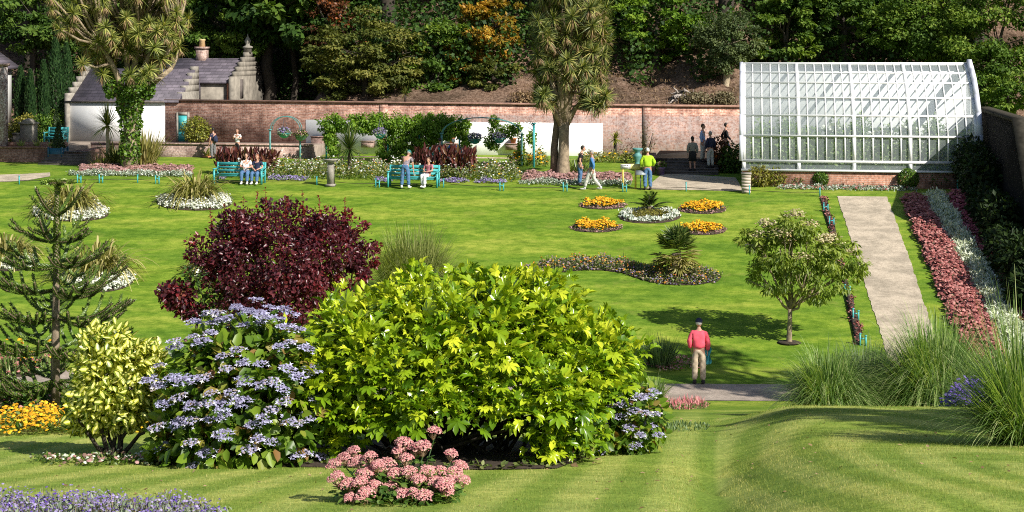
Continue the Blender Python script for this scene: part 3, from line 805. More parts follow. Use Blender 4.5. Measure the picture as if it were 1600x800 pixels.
MB().add([(Lw + .01, v, z) for v, z in ends], np.array([list(range(len(ends)))])).build('end_glazing', M['glass'], gh)
b = MB()
for (va, za), (vb, zb) in zip(ends[:8], ends[1:9]): b.tube([(Lw + .02, va, za), (Lw + .02, vb, zb)], .04, 6)
for v_, z_ in prof[1:7]: b.bx(Lw - .01, Lw + .05, v_, D, z_ - .025, z_ + .025)
for v_ in (.9, 1.7, 2.6): b.bx(Lw - .006, Lw + .046, v_ - .025, v_ + .025, zs, float(np.interp(v_, [q[0] for q in prof], [q[1] for q in prof])))
b.build('end_frame', M['white'], gh)
MB().bx(Lw - .02, Lw + .05, .3, D, zg - .3, zs).build('end_base', M['brick'], gh)
for uu in (-.09, Lw + .06):                                        # stepped verge boards standing above the glass
    for i in range(1, len(prof) - 1):
        (va, za), (vb, zb) = prof[i], prof[i + 1]
        L = math.hypot(vb - va, zb - za); an = math.atan2(zb - za, vb - va)
        MB().box((uu + .03 + .0015 * i, (va + vb) / 2, (za + zb) / 2 + (.1 if uu > 0 else .0)), (.2 if uu > 0 else .14, L * 1.02, .26 if uu > 0 else .2), rot=Matrix.Rotation(an, 3, 'X')).build('verge_board', M['trimblue'], gh)
# roof vents standing a little open near the top, and inner braces
for k in range(0):
    u = .3 + k * (Lw - 1.6) / 6.4
    MB().box((u + .55, 3.1, zrid - .12), (1.25, .62, .03), rot=Matrix.Rotation(.42, 3, 'X')).build('roof_vent', M['white'], gh)
for k in range(0, 0):
    u = .06 + (Lw - .12) * (k + .5) / (NB - 1)
    MB().tube([(u, .3, prof[3][1]), (u + .1, 3.5, prof[5][1] - .2)], .035, 6).build('brace', M['white'], gh)

# stepped white pier at the greenhouse corner
p = hit(1166, 301); t = thing('brick_pier', 'pale brick pier at the lower left corner of the greenhouse', 'pier', p, -GA)
b = MB()
for k in range(6): b.bx(-.19 - .004 * (k % 2), .19 + .004 * (k % 2), -.2, .2, .0 + k * .13, .125 + k * .13)
b.build('shaft', plain('pale_brick', (.5, .42, .36), .9, .2, 6), t); MB().bx(-.22, .22, -.23, .23, .78, .84).build('cap', M['stone'], t)

# ------------------------------------------------------------------ tall wall on the right, in shade
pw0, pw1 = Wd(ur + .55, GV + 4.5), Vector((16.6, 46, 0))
t = thing('boundary_wall', 'tall stone boundary wall, coloured dark for shade, running beside the shaded border', 'wall', (0, 0, 0))
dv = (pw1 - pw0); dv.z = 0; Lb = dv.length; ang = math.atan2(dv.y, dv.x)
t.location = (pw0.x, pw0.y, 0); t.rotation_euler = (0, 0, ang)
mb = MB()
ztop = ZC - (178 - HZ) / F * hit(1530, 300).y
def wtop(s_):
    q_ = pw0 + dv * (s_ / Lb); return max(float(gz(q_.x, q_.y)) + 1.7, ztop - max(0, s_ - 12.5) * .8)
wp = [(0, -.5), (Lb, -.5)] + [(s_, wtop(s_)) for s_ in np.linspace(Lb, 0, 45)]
mb.prism(wp, 0, .5, axis='y').build('stonework', plain('shade_dark_stone', (.020, .017, .015), .95, .35, 3, bump=.3, spec=.05), t)  # stone coloured near black to stand in for the deep shade on this wall
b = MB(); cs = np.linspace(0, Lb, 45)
b.prism([(s_, wtop(s_) + .003) for s_ in cs] + [(s_, wtop(s_) + .13) for s_ in cs[::-1]], -.07, .57, axis='y'); b.build('coping', plain('shade_dark_coping', (.05, .045, .035), .95, .4, 4, spec=.05), t)  # coping colour darkened as well, so its top does not look sunlit
WALLDIR = dv.normalized()
# ------------------------------------------------------------------ leaf colours
G = {
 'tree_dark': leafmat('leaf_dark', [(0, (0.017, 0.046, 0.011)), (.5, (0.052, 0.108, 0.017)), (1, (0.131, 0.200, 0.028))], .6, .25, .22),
 'tree_mid': leafmat('leaf_mid', [(0, (0.029, 0.064, 0.011)), (.5, (0.090, 0.164, 0.021)), (1, (0.236, 0.307, 0.045))], .6, .25, .22),
 'tree_olive': leafmat('leaf_olive', [(0, (0.037, 0.051, 0.011)), (.5, (0.112, 0.132, 0.026)), (1, (0.251, 0.231, 0.053))], .6, .25, .22),
 'tree_bright': leafmat('leaf_bright', [(0, (0.030, 0.075, 0.009)), (.5, (0.111, 0.208, 0.018)), (1, (0.238, 0.342, 0.037))], .6, .25, .22),
 'tree_grey': leafmat('leaf_grey', [(0, (0.037, 0.062, 0.025)), (.5, (0.094, 0.131, 0.050)), (1, (0.175, 0.213, 0.081))], .6, .25, .22),
 'autumn': leafmat('leaf_autumn', [(0, (.07, .085, .012)), (.3, (.19, .16, .018)), (.6, (.40, .205, .022)), (.85, (.46, .27, .03)), (1, (.42, .36, .05))]),
 'rust': leafmat('leaf_rust', [(0, (.05, .025, .014)), (.6, (.11, .045, .02)), (1, (.40, .11, .02))]),
 'cordy': leafmat('leaf_cordyline', [(0, (.05, .07, .014)), (.4, (.16, .20, .036)), (.75, (.34, .36, .075)), (1, (.52, .44, .14))], .5, .2),
 'cordy_dk': leafmat('leaf_cordyline_dark', [(0, (.035, .055, .014)), (.45, (.13, .165, .034)), (.8, (.29, .30, .07)), (1, (.44, .37, .12))], .5, .2),
 'green': leafmat('leaf_green', [(0, (.025, .055, .008)), (.5, (.07, .135, .015)), (1, (.16, .23, .03))]),
 'ivy': leafmat('leaf_ivy', [(0, (.025, .06, .008)), (.5, (.075, .155, .014)), (1, (.17, .28, .03))]),
 'deep': leafmat('leaf_shade_dark', [(0, (.008, .018, .005)), (.6, (.02, .04, .009)), (1, (.04, .07, .014))], .6, .15, .2),  # near-black leaves: the shade along the boundary wall is in this colour
 'vine': leafmat('leaf_vine', [(0, (.06, .13, .012)), (.5, (.15, .27, .022)), (1, (.30, .42, .05))], .45, .35),
 'ghleaf': leafmat('leaf_glasshouse', [(0, (.08, .14, .04)), (.5, (.22, .33, .10)), (1, (.42, .50, .22))], .5, .35),
 'cypress': leafmat('leaf_cypress', [(0, (.012, .035, .012)), (.5, (.03, .075, .022)), (1, (.06, .12, .035))]),
 'yellowgreen': leafmat('leaf_yellowgreen', [(0, (.07, .09, .012)), (.5, (.2, .22, .03)), (1, (.38, .36, .06))]),
 'canna': leafmat('leaf_canna', [(0, (.035, .010, .012)), (.6, (.11, .03, .028)), (.85, (.19, .055, .04)), (1, (.16, .11, .04))], .4, .25),
 'silver': leafmat('leaf_silver', [(0, (.28, .33, .27)), (.5, (.46, .52, .44)), (1, (.66, .70, .62))], .8, .1),
 'whitefl': leafmat('bloom_white', [(0, (.55, .56, .50)), (.5, (.78, .79, .74)), (1, (.88, .88, .84))], .7, .15),
 'whiteleaf': leafmat('leaf_white', [(0, (.30, .36, .22)), (.4, (.62, .66, .52)), (1, (.86, .88, .78))], .7, .15),
 'marigold': leafmat('bloom_orange', [(0, (.55, .24, .008)), (.5, (.80, .42, .012)), (1, (.85, .56, .03))], .6, .15, tcol=(1.2, 1, .6)),
 'pinklow': leafmat('bloom_dusty_pink', [(0, (.16, .10, .07)), (.5, (.36, .19, .16)), (1, (.50, .30, .30))], .7, .1, tcol=(1.2, 1, .9)),
 'sedumred': leafmat('bloom_red_pink', [(0, (.17, .045, .04)), (.5, (.36, .11, .10)), (1, (.54, .26, .23))], .7, .1, tcol=(1.2, 1, .9)),
 'pink': leafmat('bloom_pink', [(0, (.45, .10, .13)), (.5, (.62, .20, .22)), (1, (.75, .38, .36))], .7, .15, tcol=(1.2, 1, .9)),
 'hotpink': leafmat('bloom_hot_pink', [(0, (.24, .035, .055)), (.5, (.46, .09, .12)), (1, (.60, .22, .24))], .7, .1, tcol=(1.2, 1, .9)),
 'lav': leafmat('bloom_lavender', [(0, (.13, .09, .24)), (.5, (.25, .19, .42)), (1, (.42, .36, .58))], .7, .15, tcol=(1.1, 1, 1.1)),
 'violet': leafmat('bloom_violet', [(0, (.05, .025, .20)), (.5, (.12, .06, .38)), (1, (.26, .17, .55))], .7, .15, tcol=(1.1, 1, 1.1)),
 'greyleaf': leafmat('leaf_greygreen', [(0, (.10, .14, .09)), (.5, (.19, .24, .15)), (1, (.30, .34, .22))], .8, .1),
 'mixed': leafmat('bloom_mixed', [(0, (.24, .17, .34)), (.16, (.24, .17, .34)), (.2, (.36, .27, .24)), (.4, (.40, .30, .22)), (.46, (.62, .20, .025)), (.62, (.70, .32, .03)), (.68, (.45, .05, .03)), (.78, (.55, .42, .16)), (.9, (.34, .24, .2)), (1, (.4, .28, .42))], .7, .15, tcol=(1.1, 1, 1)),
 'drab': leafmat('leaf_drab', [(0, (.08, .065, .03)), (.5, (.17, .145, .075)), (1, (.30, .26, .16))], .8, .15),
 'olivebed': leafmat('leaf_olive_low', [(0, (.11, .11, .015)), (.5, (.21, .20, .03)), (1, (.34, .31, .06))]),
 'grass': leafmat('blade_grass', [(0, (.05, .11, .02)), (.4, (.15, .25, .055)), (.75, (.30, .41, .13)), (1, (.50, .52, .25))], .5, .3),
 'grass_dk': leafmat('blade_blue', [(0, (.035, .07, .026)), (.5, (.11, .175, .065)), (1, (.26, .34, .16))], .5, .3),
 'grass_pale': leafmat('blade_pale', [(0, (.10, .135, .03)), (.5, (.23, .27, .07)), (1, (.42, .42, .16))], .6, .3),
 'phorm': leafmat('blade_phormium', [(0, (.09, .10, .02)), (.5, (.26, .24, .06)), (1, (.52, .45, .20))], .5, .25),
 'deadleaf': leafmat('leaf_dead', [(0, (.12, .07, .03)), (.5, (.25, .16, .08)), (1, (.38, .27, .15))], .9, .1),
 'fern': leafmat('leaf_palm', [(0, (.025, .055, .014)), (.5, (.075, .125, .025)), (1, (.20, .23, .06))], .4, .2),
 'rose': leafmat('leaf_rose', [(0, (.05, .08, .02)), (.5, (.13, .17, .045)), (1, (.26, .28, .10))]),
}

# ------------------------------------------------------------------ woodland trees on the hill
def limb(mb, a, b, r0, r1, seg=4, wob=.12, n=6):
    a, b = Vector(a), Vector(b); L = (b - a).length
    pts = [a.lerp(b, i / seg) + (Vector(R.normal(size=3)) * wob * L * .25 if 0 < i < seg else Vector((0, 0, 0))) for i in range(seg + 1)]
    mb.tube(pts, [r0 + (r1 - r0) * i / seg for i in range(seg + 1)], n)
    return pts
def woodtree(ells, n, L, trunk, mat, clump=60, w=.6, th=.16, flat=.42, bark='darkbark'):
    """ells are relative to the foot; trunk = height where limbs start"""
    q = MB(); cloud(q, ells, n, L, L * w, DIAM, shell=.45, upb=.9, droop=.25, clump=clump, flat=flat)
    t = MB(); cx, cy, cz = np.mean([e[:3] for e in ells], 0)
    top = Vector((cx * .4, cy * .4, trunk)); limb(t, (0, 0, -.8), top, th * 1.5, th, 5, .1, 8)
    for e in ells:
        c = Vector(e[:3]); limb(t, top, c, th * .7, th * .3, 4, .15)
        for k in range(4):
            d = Vector(unit(1)[0]); d.z = abs(d.z) * .5
            limb(t, c.lerp(top, .3), c + Vector((d.x * e[3], d.y * e[4], d.z * e[5])) * .75, th * .3, th * .08, 3, .2, 5)
    return q.mesh('crown', G[mat]), t.mesh('trunk', M[bark], True)
def plant_tree(meshes, u, v, z, lab, cat='tree', name='tree', grp=None, rz=0.0, sc=1.0):
    t = thing(name, lab, cat, Wd(u, v, z), rz, grp); t.scale = (sc, sc, sc)
    link('crown', meshes[0], t); link('trunk', meshes[1], t)
    return t
GRP = 'woodland trees on the slope'
def wt(px, py, v, rpx, rpz, mat, lab, n=5200, L=.3, clump=50, deep=.8, bark='darkbark', flat=.42, name='woodland_tree', extra=(), foot=None):
    """crown centred at a photo point at depth v; extends rpx/rpz pixels"""
    Y = Wd(Pu(px, v), v).y; k = F / Y
    u = Pu(px, v); z = Pz(px, py, v); zf = hillz(u, v) - .1 if foot is None else foot
    rx, rz_ = rpx / k, rpz / k
    ells = [(0, 0, z - zf, rx, rx * deep, rz_)]
    for dx, dz, sx, sz in extra: ells.append((dx / k, R.uniform(-.4, .4), z - zf - dz / k, sx / k, sx / k * deep, sz / k))
    ms = woodtree(ells, n, L, max(1.0, (z - zf) - rz_ * .5), mat, clump, flat=flat, bark=bark)
    return plant_tree(ms, u, v, zf, lab, 'tree', name, GRP)
# front row: the crowns one can tell apart
wt(572, 85, 2.6, 88, 72, 'tree_olive', 'broad olive green tree in the middle of the wood, its layered boughs above the wall', 20150, 0.208, 120, extra=[(-50, 20, 50, 42), (45, 10, 60, 45), (-15, 55, 60, 40)], flat=.3)
wt(680, 95, 4.2, 52, 66, 'tree_mid', 'dark green tree between the olive tree and the orange one', 10850, 0.224, 70, extra=[(-20, 55, 45, 40), (40, -20, 38, 36)])
wt(757, 52, 5.0, 54, 58, 'autumn', 'tree turned orange and yellow in autumn leaf', 10850, 0.224, 75, extra=[(-25, 45, 40, 34), (28, -20, 36, 40)])
wt(772, 118, 4.0, 46, 28, 'tree_olive', 'low yellowing bush at the foot of the orange tree', 4340, 0.208, 36, name='woodland_bush')
wt(522, 40, 6.5, 48, 75, 'rust', 'thin rusty brown tree with a few red leaves beside the olive tree', 4030, 0.224, 60, extra=[(-25, -60, 38, 46)])
wt(348, 35, 8.2, 66, 62, 'tree_mid', 'green tree above the chimney of the stone building', 11625, 0.240, 75, extra=[(40, 20, 46, 50), (-45, 35, 46, 45)])
wt(48, 20, 11.0, 75, 58, 'tree_dark', 'dark green tree at the top left behind the cypresses', 10075, 0.272, 60, extra=[(50, 20, 46, 44)])
wt(1025, 30, 6.0, 66, 46, 'tree_bright', 'bright green tree right of the tall cabbage tree', 11625, 0.224, 70, extra=[(50, 25, 46, 28), (-45, 0, 42, 34), (10, 50, 34, 16)], flat=.3)
wt(1136, 64, 3.4, 50, 46, 'tree_grey', 'small grey green rounded tree at the end of the greenhouse', 11625, 0.144, 70, bark='palebark', flat=.7)
wt(1222, 45, 6.5, 52, 52, 'tree_mid', 'green tree hanging over the left half of the greenhouse ridge', 9300, 0.240, 55, extra=[(15, -35, 50, 40), (35, 35, 22, 30)])
wt(1318, 25, 8.0, 66, 44, 'tree_dark', 'dark tree over the middle of the greenhouse ridge', 10075, 0.256, 60, extra=[(-50, 0, 42, 36), (60, 10, 42, 40)])
wt(1440, 35, 6.0, 78, 62, 'tree_mid', 'dark leafy tree over the right end of the greenhouse', 14725, 0.200, 100, extra=[(50, 30, 60, 60), (-50, 0, 50, 44)], flat=.6)
wt(1558, 60, 4.0, 84, 84, 'tree_mid', 'big dark leafy tree behind the boundary wall at the right edge', 21700, 0.192, 130, extra=[(-30, 55, 60, 60), (50, 50, 60, 60), (20, -60, 80, 60)], flat=.6)
wt(1575, 150, .2, 46, 34, 'tree_mid', 'leafy bush filling the gap between greenhouse end and boundary wall top', 3200, .2, 40, name='woodland_bush', foot=3.6)
wt(930, 5, 8.0, 55, 55, 'tree_dark', 'dark tree directly behind the tall cabbage tree', 10075, 0.240, 55, extra=[(-60, -10, 50, 60)])
wt(222, -5, 10.0, 70, 50, 'tree_dark', 'dark tree behind the leafy head of the ivy clad cabbage tree', 9300, 0.256, 55)
wt(455, 15, 9.5, 55, 60, 'tree_dark', 'dark tree in the gap between the chimney tree and the rusty tree', 8525, 0.256, 55)
# canopy of the front row carries on above the picture and shades the slope
tallms = [woodtree([(0, 0, 9.5, 4.6, 3.6, 3.8), (1.5, -1.0, 7.6, 3.4, 2.8, 2.2), (-2, .5, 11.5, 3.4, 3, 3)], 13000, .5, 7.0, 'tree_dark', 110, th=.3),
          woodtree([(0, 0, 9.0, 4.4, 3.8, 4.2), (-1.9, -.6, 7.2, 3.0, 2.6, 2.0), (1.8, .3, 12, 3.6, 3, 3)], 13000, .5, 6.5, 'tree_mid', 110, th=.3)]
k = 0
TL = ['tall woodland tree rising on the dark slope behind the stepped gable', 'tall woodland tree on the dark slope behind the olive tree', 'tall woodland tree standing behind the orange autumn tree',
      'tall woodland tree on the slope behind the bright green tree', 'tall woodland tree on the slope behind the grey green tree', 'tall woodland tree up the slope over the greenhouse middle', 'tall woodland tree up the slope behind the boundary wall', 'tall woodland tree behind the cypress row', 'tall woodland tree behind the white cottage roof']
for i, (px, v) in enumerate([(420, 8.5), (600, 8.2), (770, 9.5), (985, 9.5), (1130, 8.8), (1300, 12), (1530, 9), (40, 17), (215, 15)]):
    u = Pu(px, v); plant_tree(tallms[i % 2], u, v, hillz(u, v) - .1, TL[i], 'tree', 'woodland_tree', GRP, i * 1.1, 1 + .12 * (i % 3))
# second rank up the slope closes the background
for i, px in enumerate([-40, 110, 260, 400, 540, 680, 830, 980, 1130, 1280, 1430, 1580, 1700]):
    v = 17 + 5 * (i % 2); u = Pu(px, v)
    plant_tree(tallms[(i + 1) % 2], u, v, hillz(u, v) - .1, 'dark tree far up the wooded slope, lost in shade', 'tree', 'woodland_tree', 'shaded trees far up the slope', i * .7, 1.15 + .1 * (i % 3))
# under-storey: one mass of low dark growth on the slope
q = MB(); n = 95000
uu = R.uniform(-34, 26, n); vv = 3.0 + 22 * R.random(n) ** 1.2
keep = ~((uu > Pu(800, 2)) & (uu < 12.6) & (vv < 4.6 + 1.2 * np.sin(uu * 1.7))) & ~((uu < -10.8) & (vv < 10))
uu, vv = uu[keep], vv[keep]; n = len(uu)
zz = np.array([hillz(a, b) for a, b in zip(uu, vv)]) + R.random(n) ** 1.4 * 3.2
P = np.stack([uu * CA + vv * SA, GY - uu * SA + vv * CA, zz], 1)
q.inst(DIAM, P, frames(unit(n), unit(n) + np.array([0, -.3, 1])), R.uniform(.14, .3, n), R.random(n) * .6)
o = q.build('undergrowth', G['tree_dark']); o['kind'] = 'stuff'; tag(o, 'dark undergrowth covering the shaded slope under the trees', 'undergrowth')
# dry growth on the sunny bank
q = MB(); n = 2600; uu = R.uniform(Pu(790, 1), 12.4, n); vv = R.uniform(.8, 5.5, n)
zz = np.array([hillz(a, b) for a, b in zip(uu, vv)])
P = np.stack([uu * CA + vv * SA, GY - uu * SA + vv * CA, zz + .02], 1)
blades(q, P, R.uniform(0, 6.28, n), R.uniform(.2, 1.3, n), R.uniform(.15, .45, n), .03, .4, 2)
o = q.build('dry_grass', G['deadleaf']); o['kind'] = 'stuff'; tag(o, 'dry grass and leaf litter on the sunny bank above the wall', 'dry grass')
# uprooted stump
u, v = Pu(1062, 2.0), 2.0
t = thing('tree_stump', 'grey uprooted tree stump with bare roots on the bank', 'stump', Wd(u, v, hillz(u, v)), 0)
b = MB()
for k in range(11):
    a = R.uniform(0, 6.28); e = Vector((math.cos(a) * .9, math.sin(a) * .4 - .2, R.uniform(-.35, .75)))
    limb(b, (0, 0, .25), e * R.uniform(.7, 1.3), .09, .02, 5, .5, 5)
b.build('roots', plain('dead_wood', (.32, .28, .25), .9, .4, 6), t, True)
b = MB(); b.tube([(.1, .1, -.3), (.05, .05, .5)], [.3, .24], 9); b.build('stump', M['darkbark'], t, True)
for px, py, lab in [(1088, 146, 'tuft of dry olive scrub on the bank near the greenhouse'), (1130, 150, 'russet scrub on the bank against the greenhouse end'), (820, 128, 'dry scrub on the bank left of the tall cabbage tree')]:
    v = 1.4; u = Pu(px, v)
    t = thing('bank_shrub', lab, 'shrub', Wd(u, v, hillz(u, v) - .05))
    q = MB(); cloud(q, [(0, 0, .35, .85, .5, .42)], 900, .13, .08, DIAM, .3); q.build('foliage', G['drab'] if px > 1000 else G['deadleaf'], t)
    b = MB()
    for k in range(6): limb(b, (0, 0, 0), (R.uniform(-.6, .6), R.uniform(-.3, .3), R.uniform(.3, .6)), .03, .01, 3)
    b.build('stem', M['darkbark'], t)

# ------------------------------------------------------------------ cypress columns and terrace shrubs at the left
def cypress(px, pyb, pyt, wpx, v, lab):
    u = Pu(px, v); zb = Pz(px, pyb, v); zt = Pz(px, pyt, v); k = F / Wd(u, v).y
    z0 = TZ if v < 9 else 4.2
    t = thing('cypress', lab, 'cypress', Wd(u, v, z0), 0, 'cypress columns behind the terrace')
    H = zt - z0; r = wpx / k / 2
    q = MB(); n = 3200; s_ = R.random(n)
    rr = r * np.clip(np.minimum(1, (1 - s_) * 2.6) ** .7, .05, 1) * np.minimum(1, .8 + s_ * 1.5) * R.uniform(.72, 1.04, n); a = R.uniform(0, 6.283, n)
    out = np.stack([np.cos(a), np.sin(a), .2 + 0 * a], 1)
    q.inst(DIAM, np.stack([rr * np.cos(a), rr * np.sin(a), .15 + s_ * (H - .15)], 1), frames(out * .4 + np.array([0, 0, 1.]) + .3 * unit(n), out + .5 * unit(n)), np.stack([R.uniform(.14, .24, n), np.full(n, .08), np.full(n, .15)], 1), R.random(n))
    q.build('foliage', G['cypress'], t); MB().tube([(0, 0, 0), (0, 0, H * .6)], [.09, .03], 7).build('trunk', M['darkbark'], t)
cypress(32, 175, 106, 16, 1.5, 'shortest cypress column, nearest the white house')
cypress(47, 178, 112, 15, 1.0, 'slim cypress column second from the white house')
cypress(68, 178, 97, 17, 2.0, 'middle cypress column standing a little apart')
cypress(87, 178, 62, 26, 2.8, 'tallest and widest cypress column of the row')
cypress(104, 178, 70, 22, 4.5, 'tall cypress column touching the cottage gable')
def shrub(name, lab, cat, p, rx, ry, h, n, L, w, mat, T=DIAM, shell=.5, stem='darkbark', grp=None, droop=.2, upb=.5):
    t = thing(name, lab, cat, p, 0, grp)
    q = MB(); cloud(q, [(0, 0, h * .5, rx, ry, h * .52)], n, L, w, T, shell, upb, droop, lo=.02); q.build('foliage', G[mat], t)
    b = MB()
    for k in range(7):
        a = R.uniform(0, 6.28); limb(b, (0, 0, -.03), (math.cos(a) * rx * .6, math.sin(a) * ry * .6, h * R.uniform(.5, .8)), .035, .008, 3, .15, 5)
    b.build('stem', M[stem], t)
    return t
shrub('shrub', 'yellow green shrub against the left brick building', 'shrub', Wd(Pu(25, -4), -4, TZ), .5, .45, 1.3, 900, .14, .08, 'yellowgreen')
shrub('shrub', 'leafy green shrub spreading behind the stone pier', 'shrub', Wd(Pu(66, -2), -2, TZ), 1.0, .7, 1.5, 1600, .14, .08, 'ivy')
shrub('shrub', 'light green shrub in front of the tallest cypress', 'shrub', Wd(Pu(92, .5), .5, TZ), .75, .6, 1.75, 1400, .14, .08, 'green')
shrub('shrub', 'olive shrub at the foot of the two short cypresses', 'shrub', Wd(Pu(42, -.6), -.6, TZ), .8, .6, 1.5, 1200, .14, .08, 'olivebed')
for px, lab in [(33, 'small spiky agave left of the domed pier'), (58, 'small spiky agave right of the domed pier'), (78, 'small spiky agave beside the blue planter')]:
    t = thing('agave', lab, 'agave', Wd(Pu(px, -6.2), -6.2, TZ), 0, 'agaves on the terrace edge')
    q = MB(); n = 26; blades(q, np.zeros((n, 3)), R.uniform(0, 6.28, n), R.uniform(.3, 1.3, n), R.uniform(.35, .6, n), .08, .12, 3); q.build('leaves', G['grass_pale'], t)
shrub('shrub', 'rounded yellow green shrub right of the turquoise door', 'shrub', Wd(Pu(306, -.9), -.9, TZ), .78, .6, 1.42, 1900, .14, .07, 'yellowgreen', upb=.9)

# ------------------------------------------------------------------ cabbage trees
def cabbage_head(L, n=84, w=.042): return rosette(n, L, w, -.75, 1.45, .28, 3)
heads = [cabbage_head(.56) for _ in range(4)]
skirt = [rosette(30, .6, .05, -1.4, -.5, .1, 2) for _ in range(2)]
def head_at(q, p, d, s):
    d = Vector(d).normalized(); Mx = Matrix.Translation(p) @ d.to_track_quat('Z', 'Y').to_matrix().to_4x4() @ Matrix.Rotation(R.uniform(0, 6.28), 4, 'Z') @ Matrix.Scale(s, 4)
    put(q, heads[R.integers(4)], Mx, R.uniform(-.12, .12))
def cabbage_tree(px, py, cpts, name, lab, matname, trunkfn, dead=True, sc=1.0):
    base = hit(px, py); k = F / base.y
    t = thing(name, lab, 'cabbage tree', base)
    q = MB(); dq = MB(); b = MB()
    starts = trunkfn(b, k)
    for (x, y, dpt) in cpts:                               # x,y in photo pixels of a head, dpt metres toward/away
        p = Vector(((x - px) / k, dpt, (py - y) / k))
        s0 = min(starts, key=lambda q_: (q_ - p).length + .6 * max(0, q_.z - p.z + .3))
        mid = s0.lerp(p, .55) + Vector((0, 0, -.18))
        b.tube([s0, mid, p], [.075, .06, .045], 6)
        d = (p - mid).normalized() + Vector((0, -.1, .35))
        head_at(q, p, d, sc * R.uniform(.85, 1.15))
        if dead and R.random() < .8:
            put(dq, skirt[R.integers(2)], Matrix.Translation(p - Vector((0, 0, .08))) @ Matrix.Scale(.85 * sc, 4))
    q.build('crown', G[matname], t)
    if dead: dq.build('dead_leaves', G['deadleaf'], t)
    b.build('trunk', M['cabbagebark'], t, True)
    return t, k
M['cabbagebark'] = plain('cabbage_bark', (.27, .21, .14), .95, .5, 5, bump=.9)
pts = []
def poisson(poly_fn, n, mind, xr, yr, dr):
    out = []; tries = 0
    while len(out) < n and tries < 30000:
        tries += 1
        x, y = R.uniform(*xr), R.uniform(*yr)
        if poly_fn(x, y) and all((x - a) ** 2 + (y - c) ** 2 > mind ** 2 or abs(d_ - dd) > 1.0 for a, c, d_ in out for dd in (0,)):
            out.append((x, y, R.uniform(*dr)))
    return out
def in1(x, y):
    cx = 192; w = 97 if y < 40 else 97 - max(0, (y - 40)) * .62
    if y > 118: return False
    return abs(x - cx - (3 if y < 60 else 8)) < w and not (y > 85 and abs(x - cx) < 22)
c1 = poisson(in1, 215, 9.5, (92, 290), (-55, 120), (-2.2, 2.0))
def tr1(b, k):
    T = [Vector((0, 0, -.1)), Vector((.02, 0, .9)), Vector((.05, 0, 2.2)), Vector((.03, 0, 3.1))]
    b.tube(T, [.42, .33, .34, .4], 12)
    st_ = []
    for dx, dz in [(-62, 165), (-38, 195), (-12, 215), (12, 215), (38, 195), (64, 160), (-70, 205), (70, 205)]:
        e = Vector((dx / k, R.uniform(-.7, .7), dz / k)); b.tube([T[-1] - Vector((0, 0, .4)), T[-1].lerp(e, .5) + Vector((0, 0, .1)), e], [.24, .15, .1], 7)
        st_ += [e, T[-1].lerp(e, .7)]
    return st_
t1, k1 = cabbage_tree(203, 266, c1, 'cabbage_tree', 'broad headed cabbage tree with an ivy clad trunk in front of the white cottage', 'cordy', tr1)
q = MB()
kk = k1
cloud(q, [(0, 0, .9, .46, .46, .9), (.04, 0, 2.2, .5, .5, 1.0), (0, 0, 3.2, .62, .6, .8), (-.9, 0, 4.2, .38, .38, .75), (.75, .1, 4.2, .42, .42, .8), (.1, -.1, 4.0, .7, .5, .8)], 5200, .15, .12, DIAM, .75, .1, .4)
q.build('ivy', G['ivy'], t1)
def in2(x, y):
    if y < 110: return ((x - 893) / 60) ** 2 + ((y - 45) / 100) ** 2 < 1
    return (838 < x < 872 or (905 < x < 948)) and y < 162 or (872 <= x <= 905 and y < 128)
c2 = poisson(in2, 170, 9, (826, 966), (-50, 165), (-1.8, 1.8))
def tr2(b, k):
    b.tube([(0, 0, -.15), (0, 0, .3), (.02, 0, 1.0), (.03, 0, 1.8), (.03, 0, 2.5)], [.44, .31, .25, .23, .25], 14)
    st_ = []
    for dx, dz in [(-34, 130), (-22, 165), (-5, 190), (10, 180), (24, 165), (36, 125), (-14, 235), (14, 240), (0, 280)]:
        e = Vector((dx / k, R.uniform(-.5, .5), dz / k)); b.tube([(.03, 0, 2.2), Vector((.03, 0, 2.4)).lerp(e, .5) + Vector((0, 0, .1)), e], [.17, .12, .08], 7)
        st_ += [e, Vector((.03, 0, 2.4)).lerp(e, .6)]
    return st_
t2, _ = cabbage_tree(880, 277, c2, 'cabbage_tree', 'tall narrow cabbage tree with bare pale trunk left of the sign', 'cordy_dk', tr2)
b = MB(); b.tube([(-.36, .25, -.1), (-.40, .3, 1.3), (-.28, .2, 2.5), (-.5, .2, 3.6)], [.24, .17, .15, .10], 10); b.build('side_trunk', M['bark'], t2, True)

def small_cordyline(name, lab, px, py, pyt, pyh, rr, n, mat, tr=.07, trunk='palebark', cat='cordyline', hn=1, w=.05, Y=None):
    base = hit(px, py) if Y is None else Y; k = F / base.y
    t = thing(name, lab, cat, base)
    H = (py - pyh) / k
    b = MB(); b.tube([(0, 0, -.05), (.02, 0, H * .5), (0, 0, H)], [tr * 1.3, tr, tr * .8], 9); b.build('trunk', M[trunk], t, True)
    q = MB(); h = rosette(n, rr / k, w, -.45, 1.5, .3, 4); put(q, h, Matrix.Translation((0, 0, H))); q.build('leaves', G[mat], t)
    return t
small_cordyline('cordyline', 'small cordyline with a slim pale trunk before the white cottage', 168, 258, 165, 196, 38, 150, 'cordy', .09)
small_cordyline('cordyline', 'green spiky cordyline in front of the whitewash and vine', 546, 272, 200, 232, 42, 190, 'fern', .11, 'bark')
small_cordyline('palm', 'small pot bound palm with yellow fronds against the garden wall', 961, 250, 213, 219, 15, 60, 'yellowgreen', .10, 'darkbark', 'palm', w=.08, Y=Wd(Pu(961, -1.2), -1.2, 3.4))
t = small_cordyline('cordyline', 'little cordyline on top of the brick wall above the vine', 633, 175, 150, 164, 16, 40, 'tree_olive', .05, 'darkbark', Y=Wd(Pu(633, .2), .2, zt0 + .08))
